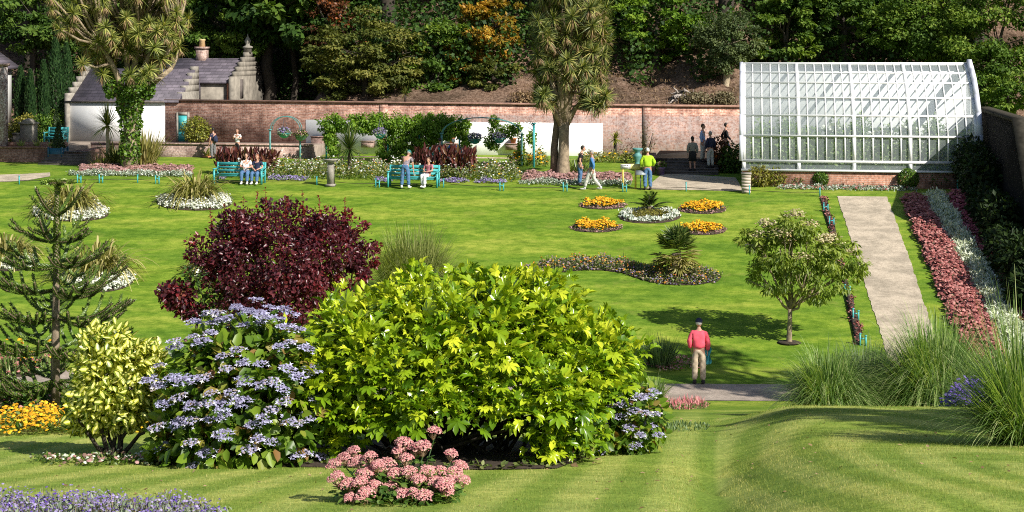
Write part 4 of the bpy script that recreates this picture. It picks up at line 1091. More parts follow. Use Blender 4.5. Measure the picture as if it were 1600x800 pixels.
def tuft(name, lab, cat, p, n, h, spread, w, mat, droop=(.2, .6), el=(.7, 1.5), nseg=5, grp=None, soil=None):
    t = thing(name, lab, cat, p, 0, grp)
    q = MB(); a = R.uniform(0, 6.283, n); r0 = R.random(n) ** .6 * spread
    P = np.stack([r0 * np.cos(a), r0 * np.sin(a), np.full(n, -.02)], 1)
    az = a + R.normal(size=n) * .5
    blades(q, P, az, R.uniform(el[0], el[1], n), h * R.uniform(.6, 1.15, n), w * R.uniform(.7, 1.2, n), R.uniform(droop[0], droop[1], n), nseg)
    q.build('leaves', G[mat], t)
    return t, q
tuft('phormium', 'big clump of green strap leaves right of the ivy clad trunk', 'phormium', hit(226, 262), 300, 2.3, .5, .07, 'phorm', (.1, .45), (1.0, 1.52))
tuft('phormium', 'dark strap leaf clump behind the slim cordyline', 'phormium', hit(183, 260), 130, 1.7, .35, .07, 'cordy_dk', (.1, .45), (.9, 1.5))
tuft('phormium', 'low strap leaf clump at the left foot of the ivy clad tree', 'phormium', hit(160, 262), 80, .9, .3, .06, 'phorm', (.1, .45), (.8, 1.5))
tuft('phormium', 'spiky green clump at the right foot of the tall cabbage tree', 'phormium', hit(903, 276), 110, 1.15, .2, .06, 'fern', (.1, .4), (.6, 1.5))
t, _ = tuft('agave', 'agave in a terracotta pot on the low wall by the wall walkers', 'agave', Wd(Pu(324, -3.3), -3.3, TZ - .55), 30, .7, .06, .09, 'grass_pale', (.05, .3), (.5, 1.4), 3)
MB().lathe([(.16, -.5), (.24, -.06), (.27, -.06), (.27, .02), (.2, .02)], n=14).build('pot', M['terracotta'], t, True)
b = gthing('stone_plinth', 'small stone plinth under the potted agave', 'plinth', Pu(324, -3.66), -3.66, 3.2)
MB().bx(-.3, .3, -.3, .3, -.4, TZ - .55 - .5 - 3.2).build('block', M['stonebrick'], b)
# ------------------------------------------------------------------ flower beds
def inpoly(P, poly):
    x, y = P[:, 0], P[:, 1]; c = np.zeros(len(P), bool); n = len(poly)
    for i in range(n):
        x1, y1 = poly[i]; x2, y2 = poly[(i + 1) % n]
        m = ((y1 > y) != (y2 > y)); xi = (x2 - x1) * (y - y1) / ((y2 - y1) if y2 != y1 else 1e-9) + x1
        c ^= m & (x < xi)
    return c
def edist(P, poly):
    d = np.full(len(P), 1e9); n = len(poly)
    for i in range(n):
        a = np.array(poly[i]); b = np.array(poly[(i + 1) % n]); ab = b - a
        t = np.clip(((P - a) @ ab) / (ab @ ab + 1e-9), 0, 1); d = np.minimum(d, np.linalg.norm(P - a - t[:, None] * ab, axis=1))
    return d
def sample(poly, n, inset=0.0, outset=None):
    A = np.array(poly); lo, hi = A.min(0), A.max(0); out = []; got = 0; k = 0
    while got < n and k < 60:
        k += 1
        P = R.uniform(lo, hi, (max(400, n * 2), 2)); P = P[inpoly(P, poly)]
        if inset > 0 or outset is not None:
            e = edist(P, poly); P = P[(e > inset) & ((e < outset) if outset is not None else True)]
        out.append(P); got += len(P)
    return np.concatenate(out)[:n] if out else np.zeros((0, 2))
def ellipse(px, py, rx, ry, n=28, wob=.04):
    return [tuple(hit(px + rx * math.cos(t) * (1 + wob * math.sin(3 * t + px)), py + ry * math.sin(t) * (1 + wob * math.cos(2 * t)))[:2]) for t in np.linspace(0, 2 * math.pi, n, endpoint=False)]
def gpoly(pts): return [tuple(hit(*p)[:2]) for p in pts]
def area(poly):
    A = np.array(poly); x, y = A[:, 0], A[:, 1]; return .5 * abs(np.dot(x, np.roll(y, 1)) - np.dot(y, np.roll(x, 1)))
def bed(name, lab, poly, layers, cat='flower bed', soil=True, grp=None):
    c = np.mean(poly, 0); base = Vector((c[0], c[1], float(gz(*c))))
    t = thing(name, lab, cat, base, 0, grp)
    b0 = np.array(base)
    if soil:
        n = len(poly); rings = []
        for s_, dz in ((1, .012), (.96, .05), (.6, .07), (.05, .08)):
            P = c + (np.array(poly) - c) * s_; rings.append(np.concatenate([P, (gz(P[:, 0], P[:, 1]) + dz)[:, None]], 1) - b0)
        rings = np.array(rings); rings = np.concatenate([rings, rings[:, :1]], 1)
        MB().grid(rings).build('soil', M['soil'], t)
    A = area(poly)
    for L in layers:
        n = int(L['n'] * A) if L.get('dens', True) else L['n']
        P = sample(poly, n, L.get('inset', 0), L.get('outset')); n = len(P)
        if n == 0: continue
        e = np.clip(edist(P, poly) / L.get('fall', .3), 0, 1) ** .6
        h = L['h'] * (.45 + .55 * e)
        # plants stand in clumps
        lump = .64 + .36 * R.uniform(.7, 1.1, n) * np.sin(P[:, 0] * L.get('lf', 7) + 1.3 * np.sin(P[:, 1] * 5)) * np.cos(P[:, 1] * L.get('lf', 7) * .8)
        zt = gz(P[:, 0], P[:, 1]); kind = L['kind']
        q = MB(); s_ = L['s'] * R.uniform(.7, 1.3, n)
        if kind == 'leaf':
            z = zt + h * lump * R.random(n) ** .6; P = P + .05 * R.normal(size=P.shape)
            q.inst(L.get('T', DIAM), np.stack([P[:, 0], P[:, 1], z], 1) - b0, frames(unit(n) + np.array([0, 0, L.get('up', .3)]), unit(n) * .8 + np.array([0, -.2, 1])), np.stack([s_, s_ * L.get('w', .55), s_], 1), R.random(n))
        elif kind == 'flower':
            z = zt + h * lump * R.uniform(L.get('lo', .82), 1.08, n); P = P + .05 * R.normal(size=P.shape)
            q.inst(L.get('T', PUFF), np.stack([P[:, 0], P[:, 1], z], 1) - b0, frames(unit(n) * np.array([1, 1, .25]), unit(n) * .45 + np.array([0, -.25, 1])), s_, R.random(n))
        elif kind == 'spike':
            z = zt
            blades(q, np.stack([P[:, 0], P[:, 1], z], 1) - b0, R.uniform(0, 6.28, n), R.uniform(1.0, 1.55, n), h * lump * R.uniform(.7, 1.15, n), s_, L.get('droop', .08), 3)
        q.build(L['part'], G[L['mat']], t, kind='stuff')
    return t
def F_(mat, n, s, h, part='blossoms', **k): return dict(kind='flower', mat=mat, n=n, s=s, h=h, part=part, **k)
def L_(mat, n, s, h, part='foliage', **k): return dict(kind='leaf', mat=mat, n=n, s=s, h=h, part=part, **k)
def S_(mat, n, s, h, part='stems', **k): return dict(kind='spike', mat=mat, n=n, s=s, h=h, part=part, **k)

# four marigold beds around the centre ring bed
g4 = 'marigold beds round the ring bed'
for px, py, rx, ry, lab in [(942, 321, 36, 7, 'orange marigold bed at the upper left of the ring bed'), (1098, 327, 38, 8, 'orange marigold bed at the upper right of the ring bed'),
                            (931, 356, 39, 8, 'orange marigold bed at the lower left of the ring bed'), (1097, 360, 39, 8, 'orange marigold bed at the lower right, heaped to a point')]:
    poly = ellipse(px, py, rx, ry)
    bed('marigold_bed', lab, poly, [L_('green', 160, .09, .26, inset=.12), F_('marigold', 230, .085, .34, inset=.16, lo=.6), F_('pinklow', 75, .08, .12, 'edging', outset=.3), L_('drab', 150, .08, .1, 'edging_leaves', outset=.3)], grp=g4)
poly = ellipse(1014, 339, 49, 11)
rb = bed('ring_bed', 'round bed of silver leaves round a green mound with a dark palm in the middle', poly, [L_('silver', 260, .12, .22, 'silver_plants', outset=.42, inset=.08, up=.8), F_('whitefl', 110, .08, .24, 'pale_tips', outset=.42, inset=.1), L_('olivebed', 340, .07, .30, 'mound', inset=.4, fall=.5)])
p = hit(1016, 334); t = thing('palm', 'small dark cycad like palm in the middle of the silver ring bed', 'palm', p)
q = MB(); q2 = MB()
for k in range(13):
    a = R.uniform(0, 6.28); el = R.uniform(.45, 1.4); L = R.uniform(.7, 1.05); d = Vector((math.cos(el) * math.cos(a), math.cos(el) * math.sin(a), math.sin(el)))
    pts = [d * L * s_ + Vector((0, 0, .2 - .35 * s_ * s_)) for s_ in np.linspace(0, 1, 6)]
    q2.tube(pts, [.014, .012, .01, .008, .006, .004], 4)
    n = 26; s_ = np.linspace(.2, 1, n); Pn = np.array([pts[0].lerp(pts[-1], x) + Vector((0, 0, .09 * math.sin(math.pi * x))) for x in s_])
    sd = np.array(d.cross(Vector((0, 0, 1))).normalized())
    dirs = sd[None] * np.where(np.arange(n) % 2, 1, -1)[:, None] + np.array(d)[None] * .6 + np.array([0, 0, -.25])
    q.inst(DIAM, Pn, frames(dirs, np.tile([0, 0, 1.], (n, 1)) + .2 * unit(n)), np.stack([np.full(n, .24), np.full(n, .055), np.full(n, .2)], 1), R.random(n) * .6)
q.build('fronds', G['fern'], t); q2.build('stalks', M['darkbark'], t); MB().lathe([(.12, 0), (.14, .15), (.09, .28), (.02, .3)], n=10).build('trunk', M['bark'], t)

# serpentine bed with mixed summer flowers
sp = gpoly([(795, 447), (808, 426), (838, 414), (875, 408), (915, 405), (955, 406), (985, 412), (1012, 419), (1045, 423), (1080, 421), (1112, 424), (1128, 433), (1118, 442), (1088, 446), (1050, 446), (1018, 442), (994, 435), (972, 427), (940, 423), (905, 423), (872, 427), (845, 437), (825, 450)])
bed('serpentine_bed', 'winding bed of mixed orange, violet and buff flowers across the lawn', sp,
    [L_('drab', 130, .09, .24), L_('rose', 230, .09, .3), L_('green', 120, .09, .28, 'green_leaves'), F_('mixed', 80, .065, .36, lo=.4), F_('lav', 25, .06, .2, 'violet_edging', outset=.35), S_('rose', 45, .02, .6), F_('marigold', 8, .07, .42, 'orange_blooms', lo=.6)], soil=False)
sp_up = HP((795, 447), (808, 426), (838, 414), (875, 408), (915, 405), (955, 406), (985, 412), (1012, 419), (1045, 423), (1080, 421), (1112, 424), (1128, 433))
sp_lo = HP((800, 449), (825, 450), (845, 437), (872, 427), (905, 423), (940, 423), (972, 427), (994, 435), (1018, 442), (1050, 446), (1088, 446), (1122, 440))
struct(MB().grid(drape_strip(sp_up, sp_lo, 60, 5, .02)).build('soil_bed', M['soil']))
p = hit(1057, 433); t = thing('dwarf_palm', 'dwarf fan palm with pale dead lower leaves in the winding bed', 'palm', p)
q = MB(); d2 = MB()
def fan(mb, c, d, r, m=13, up=.5):
    d = np.array(d) / np.linalg.norm(d); s0 = np.cross(d, [0, 0, 1]); s0 /= np.linalg.norm(s0); nn = np.cross(s0, d)
    a = np.linspace(-1.5, 1.5, m); dirs = np.cos(a)[:, None] * d + np.sin(a)[:, None] * s0 + .1 * unit(m)
    mb.inst(DIAM, np.tile(c, (m, 1)), frames(dirs, np.tile(nn, (m, 1)) + .3 * unit(m)), np.stack([r * R.uniform(.8, 1.1, m), np.full(m, .06), np.full(m, .2)], 1), R.random(m))
for k in range(46):
    a = R.uniform(0, 6.28); el = R.uniform(.15, 1.5); L = R.uniform(.25, .5); d = (math.cos(el) * math.cos(a), math.cos(el) * math.sin(a), math.sin(el))
    fan(q, np.array(d) * L * 1.25 + [0, 0, .85], d, .5)
for k in range(34):
    a = R.uniform(0, 6.28); el = R.uniform(-.7, .15); L = R.uniform(.3, .55); d = (math.cos(el) * math.cos(a), math.cos(el) * math.sin(a), math.sin(el))
    fan(d2, np.array(d) * L * 1.15 + [0, 0, .75], d, .46)
q.build('fronds', G['fern'], t); d2.build('dead_fronds', G['phorm'], t); MB().tube([(0, 0, -.05), (0, 0, .8)], [.2, .16], 10).build('trunk', M['bark'], t)

# white ring beds with spider plants on the left lawn
gw_ = 'white ring beds on the left lawn'
for px, py, rx, ry, tp, lab in [(112, 333, 60, 14, 291, 'white ring bed round a drooping spider plant, left of the two upper ones'), (306, 317, 59, 13, 277, 'white ring bed round a drooping spider plant, behind the purple bush'),
                                (152, 437, 55, 21, 385, 'larger white ring bed round a spider plant behind the monkey puzzle'), (12, 410, 44, 15, 372, 'white ring bed cut off by the left edge'), (330, 425, 34, 14, 402, 'white ring bed mostly hidden by the purple bush')]:
    poly = ellipse(px, py, rx, ry); k = F / hit(px, py).y
    bed('white_ring_bed', lab, poly, [L_('greyleaf', 190, .09, .2), F_('whitefl', 300, .085, .42, lo=.4, fall=.35, inset=.04), L_('whiteleaf', 160, .1, .30, 'white_leaves', inset=.04)], grp=gw_)
    tuft('spider_plant', 'drooping spider plant in the white ring bed ' + {112: 'behind the tip of the monkey puzzle', 306: 'beyond the purple bush', 152: 'behind the middle of the monkey puzzle', 12: 'at the left edge of the lawn', 330: 'hidden behind the purple bush'}[px], 'spider plant', hit(px, py - 2), 360, (py - tp) / k * 2.7, .55, .085, 'phorm', (.55, 1.05), (.85, 1.52), 7)

# long borders beside the gravel path, drawn as three ribbons
def ribbon(name, lab, lp, rp, layers, n=24):
    a = gpoly(lp); b = gpoly(rp)
    def res(pl):
        pl = np.array(pl); d = np.concatenate([[0], np.cumsum(np.linalg.norm(np.diff(pl, axis=0), axis=1))]); t = np.linspace(0, d[-1], n); w_ = np.sin(t * 1.9) * .07
        return np.stack([np.interp(t, d, pl[:, 0]) + w_, np.interp(t, d, pl[:, 1])], 1)
    A, B = res(a), res(b)
    poly = [tuple(x) for x in A] + [tuple(x) for x in B[::-1]]
    return bed(name, lab, poly, layers, cat='border')
ribbon('sedum_border', 'band of dusty red flowers beside the gravel path', [(1408, 312), (1432, 370), (1465, 450), (1492, 520), (1512, 575)], [(1442, 309), (1478, 370), (1522, 450), (1556, 520), (1580, 575)],
       [L_('drab', 110, .1, .3), F_('sedumred', 330, .1, .40, lo=.55)])
ribbon('silver_border', 'band of white leaved plants between the red and pink flower bands', [(1444, 309), (1480, 370), (1524, 450), (1558, 520), (1582, 575)], [(1474, 306), (1512, 370), (1562, 450), (1600, 520), (1625, 575)],
       [L_('whiteleaf', 520, .15, .42, up=.9, w=.35), L_('silver', 220, .12, .34, 'silver_leaves')])
ribbon('pink_border', 'band of pink flowers at the shaded wall side', [(1477, 306), (1515, 370), (1566, 450), (1604, 520), (1629, 575)], [(1512, 308), (1546, 370), (1604, 450), (1648, 520), (1675, 575)],
       [L_('rose', 150, .1, .4), F_('hotpink', 230, .12, .5, lo=.5)])

# edging of dark red plants with low hoops
ribbon('red_edging', 'narrow strip of dark red bedding along the right lawn edge', [(1281, 308), (1296, 352), (1318, 440), (1340, 540)], [(1288, 308), (1303, 352), (1325, 440), (1348, 540)],
       [L_('canna', 260, .09, .2), F_('sedumred', 90, .07, .2)])
# low beds beside the lower path
bed('low_bed', 'low patch of reddish ground cover behind the man in the red jumper', gpoly([(1000, 573), (1030, 560), (1075, 560), (1100, 566), (1095, 577), (1040, 582)]), [L_('rose', 260, .07, .14), F_('sedumred', 120, .05, .16), F_('pinklow', 90, .05, .2)], soil=False)
bed('low_bed', 'low patch of pink spikes on the near side of the lower path', gpoly([(1020, 631), (1050, 627), (1100, 627), (1108, 633), (1080, 640), (1030, 640)]), [L_('rose', 300, .06, .12), S_('pink', 130, .022, .3, 'flower_spikes'), S_('rose', 80, .02, .24)], soil=False)
bed('low_bed', 'green tufts on the near bank below the blue hydrangea', gpoly([(1010, 668), (1060, 660), (1110, 664), (1105, 672), (1040, 678)]), [S_('grass_dk', 260, .018, .12)], soil=False)
tuft('grass_clump', 'upright green grass clump left of the man in the red jumper', 'ornamental grass', hit(1031, 572), 420, 1.0, .3, .03, 'grass_dk', (.05, .5), (1.0, 1.54))
tuft('grass_clump', 'bright green grass clump between hydrangea and lower path', 'ornamental grass', hit(1018, 622), 260, .75, .3, .03, 'grass', (.1, .6), (.9, 1.5))

# foreground plantings
bed('catmint_border', 'strip of violet catmint along the lower left corner', gpoly([(-60, 806), (-40, 792), (60, 796), (180, 799), (300, 803), (345, 812), (340, 830), (-60, 840)]),
    [L_('greyleaf', 700, .045, .2, w=.4), S_('greyleaf', 420, .010, .25), S_('drab', 420, .009, .27, 'dry_stems'), F_('lav', 800, .020, .23, lo=.35), F_('violet', 300, .018, .22, 'deep_violet_blossoms', lo=.35)])
bed('low_bed', 'thin line of pale pink and white low plants under the yellow shrub', gpoly([(40, 726), (70, 716), (150, 717), (240, 716), (240, 728), (150, 729)]),
    [L_('green', 420, .05, .1), L_('rose', 200, .05, .12, 'pale_leaves'), F_('pinklow', 80, .045, .12), F_('whiteleaf', 60, .045, .12, 'white_blossoms')], soil=False)
bed('marigold_bed', 'band of orange yellow daisies beyond the yellow variegated shrub', gpoly([(-30, 683), (-30, 668), (60, 664), (140, 664), (255, 664), (262, 676), (120, 680)]),
    [L_('green', 300, .07, .3), L_('yellowgreen', 120, .07, .3, 'pale_foliage'), F_('marigold', 300, .055, .42, lo=.4)], soil=False)
q = gpoly([(-60, 590), (-40, 560), (60, 558), (112, 566), (100, 582), (30, 590)])
bed('shade_bed', 'bed of orange and reddish plants behind the monkey puzzle', q, [L_('drab', 160, .1, .3), L_('green', 200, .1, .35), S_('grass', 90, .03, .8), F_('marigold', 7, .14, .9, 'tall_orange_heads'), F_('sedumred', 40, .1, .4)])
bed('heather_bed', 'bed of brown and green low growth at the left edge', gpoly([(-60, 648), (-40, 622), (40, 618), (110, 622), (120, 640), (60, 650)]), [L_('drab', 220, .1, .35), L_('tree_dark', 420, .12, .5, 'dark_foliage'), F_('sedumred', 60, .08, .4)])
bed('violet_bed', 'patch of deep violet flowers between the big grasses at the right', [tuple(onY(px, Y)[:2]) for px, Y in [(1476, 23.2), (1495, 22.2), (1540, 21.9), (1585, 22.0), (1580, 23.6), (1490, 23.8)]], [L_('green', 250, .07, .3), F_('violet', 1100, .055, .48, lo=.3)], soil=False)
bed('pale_bed', 'small patch of pale flowers under the large grass', [tuple(onY(px, Y)[:2]) for px, Y in [(1385, 25.4), (1410, 24.6), (1445, 24.6), (1440, 25.6), (1400, 25.9)]], [L_('greyleaf', 250, .06, .2), F_('whitefl', 160, .05, .24)], soil=False)

# ------------------------------------------------------------------ back borders
vb = lambda px, v: tuple(Wd(Pu(px, v), v)[:2])
def bandpoly(x0, x1, v0, v1, n=14): return [vb(x, v0) for x in np.linspace(x0, x1, n)] + [vb(x, v1) for x in np.linspace(x1, x0, n)]
_, VL = uv_of(hit(560, 287))
bed('rose_border', 'long border of white roses and mixed flowers behind the turquoise benches', bandpoly(350, 812, VL + 1.1, VL + 4.6, 20),
    [L_('rose', 130, .13, .85), L_('yellowgreen', 50, .12, .75, 'pale_foliage'), F_('whitefl', 15, .085, 1.0, 'white_roses', lo=.55), L_('greyleaf', 35, .1, .8, 'grey_foliage'), F_('pinklow', 7, .09, .95, 'pink_roses', lo=.6), F_('marigold', 3, .08, .85, 'orange_flowers', lo=.7)], cat='border', soil=False)
for x0, x1, lab in [(338, 352, 'violet edging beside the left bench end'), (420, 480, 'violet and white edging right of the left bench'), (585, 612, 'violet edging left of the second bench'), (688, 730, 'violet edging right of the second bench'), (742, 790, 'violet edging ending at the lawn corner')]:
    bed('lavender_edging', lab, bandpoly(x0, x1, VL + .55, VL + 1.1, 6), [L_('greyleaf', 160, .09, .26), F_('lav', 300, .07, .32, lo=.4)], cat='border', soil=False, grp='violet edging along the rose border')
def canna(px0, px1, v0, v1, h, lab):
    poly = bandpoly(px0, px1, v0, v1, 6)
    c = np.mean(poly, 0); base = Vector((c[0], c[1], float(gz(*c)))); t = thing('canna_clump', lab, 'canna', base, 0, 'dark cannas')
    n = int(area(poly) * 110); P = sample(poly, n); q = MB()
    q.inst(LEAF, np.concatenate([P - c, (h * R.uniform(.15, .8, n))[:, None]], 1), frames(unit(n) * .55 + np.array([0, 0, 1.]), unit(n) * np.array([1, 1, .3])), np.stack([R.uniform(.28, .48, n), np.full(n, .13), np.full(n, .3)], 1), R.random(n))
    q.build('leaves', G['canna'], t, kind='stuff' if n > 100 else None)
    b = MB(); n2 = max(8, n // 12); P = sample(poly, n2); blades(b, np.concatenate([P - c, np.zeros((n2, 1))], 1), R.uniform(0, 6, n2), 1.5, h * .9, .03, 0, 2); b.build('stems', G['canna'], t)
    return t
canna(340, 432, VL + 2.2, VL + 3.6, 1.25, 'dark red canna clump behind the left bench')
canna(648, 742, VL + 2.0, VL + 3.6, 1.45, 'dark red canna clump behind the second bench')
# bedding round the tall cabbage tree and the ivy clad tree: pink carpet with silver rim
_, VT = uv_of(hit(900, 290))
bed('pink_bed', 'carpet of dusty pink plants round the tall cabbage tree', bandpoly(818, 985, VT + .7, VT + 4.0, 10), [L_('drab', 120, .1, .22), F_('pinklow', 260, .11, .30, lo=.6)], soil=True)
bed('silver_edging', 'rounded silver grey edging in front of the tall cabbage tree', bandpoly(812, 985, VT + .05, VT + .75, 12), [L_('greyleaf', 300, .10, .30, lf=4), L_('silver', 260, .10, .32, 'silver_leaves', lf=4)], cat='border', soil=False)
_, VA = uv_of(hit(205, 276))
bed('pink_bed', 'carpet of dusty pink plants round the ivy clad cabbage tree', bandpoly(125, 300, VA + .8, VA + 4.0, 10), [L_('drab', 120, .1, .22), F_('pinklow', 220, .11, .28, lo=.6)], soil=True)
bed('silver_edging', 'rounded silver grey edging in front of the ivy clad cabbage tree', bandpoly(108, 300, VA, VA + .8, 12), [L_('greyleaf', 300, .10, .34, lf=4), L_('silver', 260, .10, .36, 'silver_leaves', lf=4)], cat='border', soil=False)
_, VG = uv_of(hit(1300, 297))
bed('silver_edging', 'silver edging with dark red plants in front of the greenhouse base', bandpoly(1218, 1432, VG - .05, VG + .7, 12), [L_('silver', 260, .1, .2), L_('greyleaf', 160, .1, .2, 'grey_leaves'), F_('sedumred', 40, .09, .2)], cat='border', soil=False)
bed('greenhouse_border', 'mixed low plants along the greenhouse brickwork', bandpoly(1225, 1425, VG + .75, GV - .15, 10), [L_('drab', 90, .12, .3), L_('rose', 70, .12, .3, 'green_leaves')], cat='border')
# plants between path and wall on the right of the tall cabbage tree
bed('herb_border', 'bed of green and yellow plants below the garden wall behind the sign', bandpoly(905, 1000, -4.2, -2.4, 8), [L_('olivebed', 110, .14, .6), L_('rose', 70, .14, .7, 'pale_foliage'), F_('marigold', 5, .12, .6)], cat='border', soil=False)
bed('herb_border', 'leafy border with orange flowers under the turquoise arch', bandpoly(795, 855, -6.5, -4.5, 8), [L_('rose', 130, .14, .9), L_('green', 80, .14, .9, 'green_leaves'), F_('marigold', 40, .12, .8)], cat='border', soil=False)
for px, py, rx, h, mat, lab in [(1186, 292, .55, .9, 'olivebed', 'feathery olive shrub at the left end of the greenhouse base'), (1213, 291, .5, .75, 'yellowgreen', 'feathery yellow green shrub left of the clipped ball'), (1248, 291, .35, .5, 'rose', 'low pale shrub beside the yellow green shrub'), (1365, 291, .45, .45, 'yellowgreen', 'low yellowish shrub between the two clipped balls'), (1468, 293, .9, .9, 'tree_dark', 'dark shrub in shade under the right end of the greenhouse')]:
    shrub('shrub', lab, 'shrub', hit(px, py), rx, rx * .7, h, 800, .14, .05, mat, upb=.8)
for px, py, r, lab in [(1282, 292, .36, 'smaller clipped box ball before the greenhouse'), (1419, 295, .43, 'larger clipped box ball at the shadow edge')]:
    t = thing('topiary_ball', lab, 'topiary', hit(px, py), 0, 'clipped box balls')
    q = MB(); n = 2600; d = unit(n); q.inst(DIAM, d * r * R.uniform(.9, 1.02, (n, 1)) + [0, 0, r * .95], frames(unit(n) + d * .3, d + .4 * unit(n)), np.full(n, .06), R.random(n)); q.build('foliage', G['ivy'], t)
    MB().tube([(0, 0, -.02), (0, 0, r)], .03, 6).build('stem', M['darkbark'], t)
# climbers and shaded hedge plants along the boundary wall
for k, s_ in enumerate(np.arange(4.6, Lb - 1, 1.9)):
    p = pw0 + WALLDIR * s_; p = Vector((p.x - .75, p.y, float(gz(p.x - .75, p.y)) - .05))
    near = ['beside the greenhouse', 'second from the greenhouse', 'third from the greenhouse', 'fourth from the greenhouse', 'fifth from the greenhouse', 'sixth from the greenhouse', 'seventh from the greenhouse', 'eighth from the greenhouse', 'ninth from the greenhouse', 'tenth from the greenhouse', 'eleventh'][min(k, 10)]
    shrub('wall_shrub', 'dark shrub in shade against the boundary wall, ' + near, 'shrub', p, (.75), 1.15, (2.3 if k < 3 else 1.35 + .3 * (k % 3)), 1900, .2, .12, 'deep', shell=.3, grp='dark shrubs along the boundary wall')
# greenhouse plants
for k in range(9):
    u = ul + .7 + k * (Lw - 1.2) / 8.2
    t = thing('greenhouse_plant', ['leafy plant by the left end wall inside the greenhouse', 'second leafy plant inside the greenhouse', 'third leafy plant inside the greenhouse', 'fourth leafy plant inside the greenhouse', 'middle leafy plant inside the greenhouse', 'leafy plant right of the middle inside the greenhouse', 'seventh leafy plant from the left inside the greenhouse', 'eighth leafy plant from the left inside the greenhouse', 'leafy plant at the shaded right end inside the greenhouse'][k], 'plant', Wd(u, GV + 2.1, zg), -GA, 'plants inside the greenhouse')
    H = 3.1 + .3 * math.sin(k * 2.1)
    q = MB(); cloud(q, [(0, -.2, .45 * H, .64, .8, .5 * H), (.2, -.3, .72 * H, .5, .5, .3 * H)], 2300, .15, .09, DIAM, .2); q.build('foliage', G['ghleaf'], t)
    b = MB()
    for j in range(4): limb(b, (0, 0, 0), (R.uniform(-.4, .4), R.uniform(-.4, .4), H * .8), .03, .01, 4, .1, 5)
    b.build('stem', M['darkbark'], t)
    if k in (3, 5, 6):
        b = MB(); cloud(b, [(0, -.6, H * .88, .55, .3, .16)], 60, .16, .14, PUFF, .1); b.build('blossoms', G['whitefl'], t)
# ------------------------------------------------------------------ foreground shrubs
G['fatsia'] = leafmat('leaf_fatsia', [(0, (.05, .115, .006)), (.35, (.14, .25, .009)), (.68, (.33, .43, .016)), (.93, (.54, .58, .035)), (1, (.70, .46, .02))], .24, .18, .5)
G['hydleaf'] = leafmat('leaf_hydrangea', [(0, (.04, .09, .01)), (.45, (.11, .20, .016)), (.8, (.22, .31, .03)), (.93, (.26, .20, .045)), (1, (.24, .10, .05))], .4, .3)
G['varieg'] = leafmat('leaf_variegated', [(0, (.07, .13, .01)), (.35, (.20, .26, .02)), (.62, (.56, .54, .05)), (.85, (.74, .69, .11)), (1.0, (.84, .79, .28))], .35, .25)
G['purple'] = leafmat('leaf_purple', [(0, (.028, .010, .016)), (.4, (.075, .018, .026)), (.75, (.155, .03, .038)), (.92, (.26, .035, .04)), (1, (.12, .13, .04))], .35, .3, .5, tcol=(2.2, .8, .8))
G['purple_tip'] = leafmat('leaf_red_shoot', [(0, (.12, .02, .02)), (.6, (.26, .04, .03)), (1, (.36, .09, .05))], .4, .35, tcol=(1.8, .8, .8))
G['araucaria'] = leafmat('leaf_monkey_puzzle', [(0, (.03, .07, .012)), (.5, (.095, .16, .024)), (.85, (.20, .28, .045)), (1, (.38, .42, .09))], .4, .1)
G['hydblue'] = leafmat('bloom_blue', [(0, (.16, .14, .24)), (.35, (.30, .28, .43)), (.65, (.42, .41, .58)), (.85, (.28, .21, .19)), (1, (.38, .32, .25))], .7, .15, tcol=(1, 1, 1.1))
G['hydpale'] = leafmat('bloom_pale_blue', [(0, (.44, .44, .72)), (.45, (.66, .65, .86)), (.75, (.80, .78, .88)), (1, (.88, .84, .78))], .6, .2, tcol=(1, 1, 1.1))
G['sedum'] = leafmat('bloom_sedum', [(0, (.42, .14, .15)), (.5, (.60, .26, .26)), (.9, (.72, .40, .37)), (1, (.56, .40, .26))], .8, .1, tcol=(1.2, 1, .9))
G['sedleaf'] = leafmat('leaf_sedum', [(0, (.03, .08, .012)), (.6, (.09, .17, .025)), (1, (.20, .28, .06))], .45, .25)

# --- monkey puzzle
base = onY(86, 27.5); k = F / base.y
mp = thing('monkey_puzzle', 'young monkey puzzle tree with ropy whorled branches at the left', 'monkey puzzle tree', base)
H = (base.z * 0 + (HZ + (ZC - base.z) * k) - 286) / k
tr = MB(); tr.tube([(0, 0, -.1), (.01, 0, H * .3), (.02, 0, H * .62), (.035, 0, H * .8), (.04, 0, H)], [.085, .075, .055, .042, .028], 9)
tr.build('trunk', plain('puzzle_bark', (.22, .17, .12), .9, .4, 14, bump=.6), mp, True)
scl = MB(); core = MB()
def rope(pts, r, tip=1.0):
    pts = [Vector(p) for p in pts]
    core.tube(pts, [r * .55] * len(pts), 5)
    L = sum((b - a).length for a, b in zip(pts, pts[1:])); n = max(10, int(L / .0052))
    P, D, N = [], [], []
    for i in range(n):
        s_ = i / n * (len(pts) - 1); j = int(s_); f = s_ - j
        c = pts[j].lerp(pts[j + 1], f); d = (pts[j + 1] - pts[j]).normalized()
        a = i * 2.4; o = d.orthogonal().normalized(); o2 = d.cross(o); out = o * math.cos(a) + o2 * math.sin(a)
        P.append(c + out * r * .35); D.append(d * .9 + out * .75); N.append(out - d * .6)
    scl.inst(DIAM, np.array([tuple(p) for p in P]), frames(np.array([tuple(p) for p in D]), np.array([tuple(p) for p in N])), np.stack([np.full(n, r * 2.1), np.full(n, r * 1.25), np.full(n, r * 2)], 1), np.clip(R.random(n) * .7 + tip * .28, 0, 1))
def puzzle_branch(z, a, L, el, lift, subs_, r_=0, *q_, **k_):
    return _pb(z, a, L, el + R.normal() * .09, lift * R.uniform(.8, 1.3), subs_)
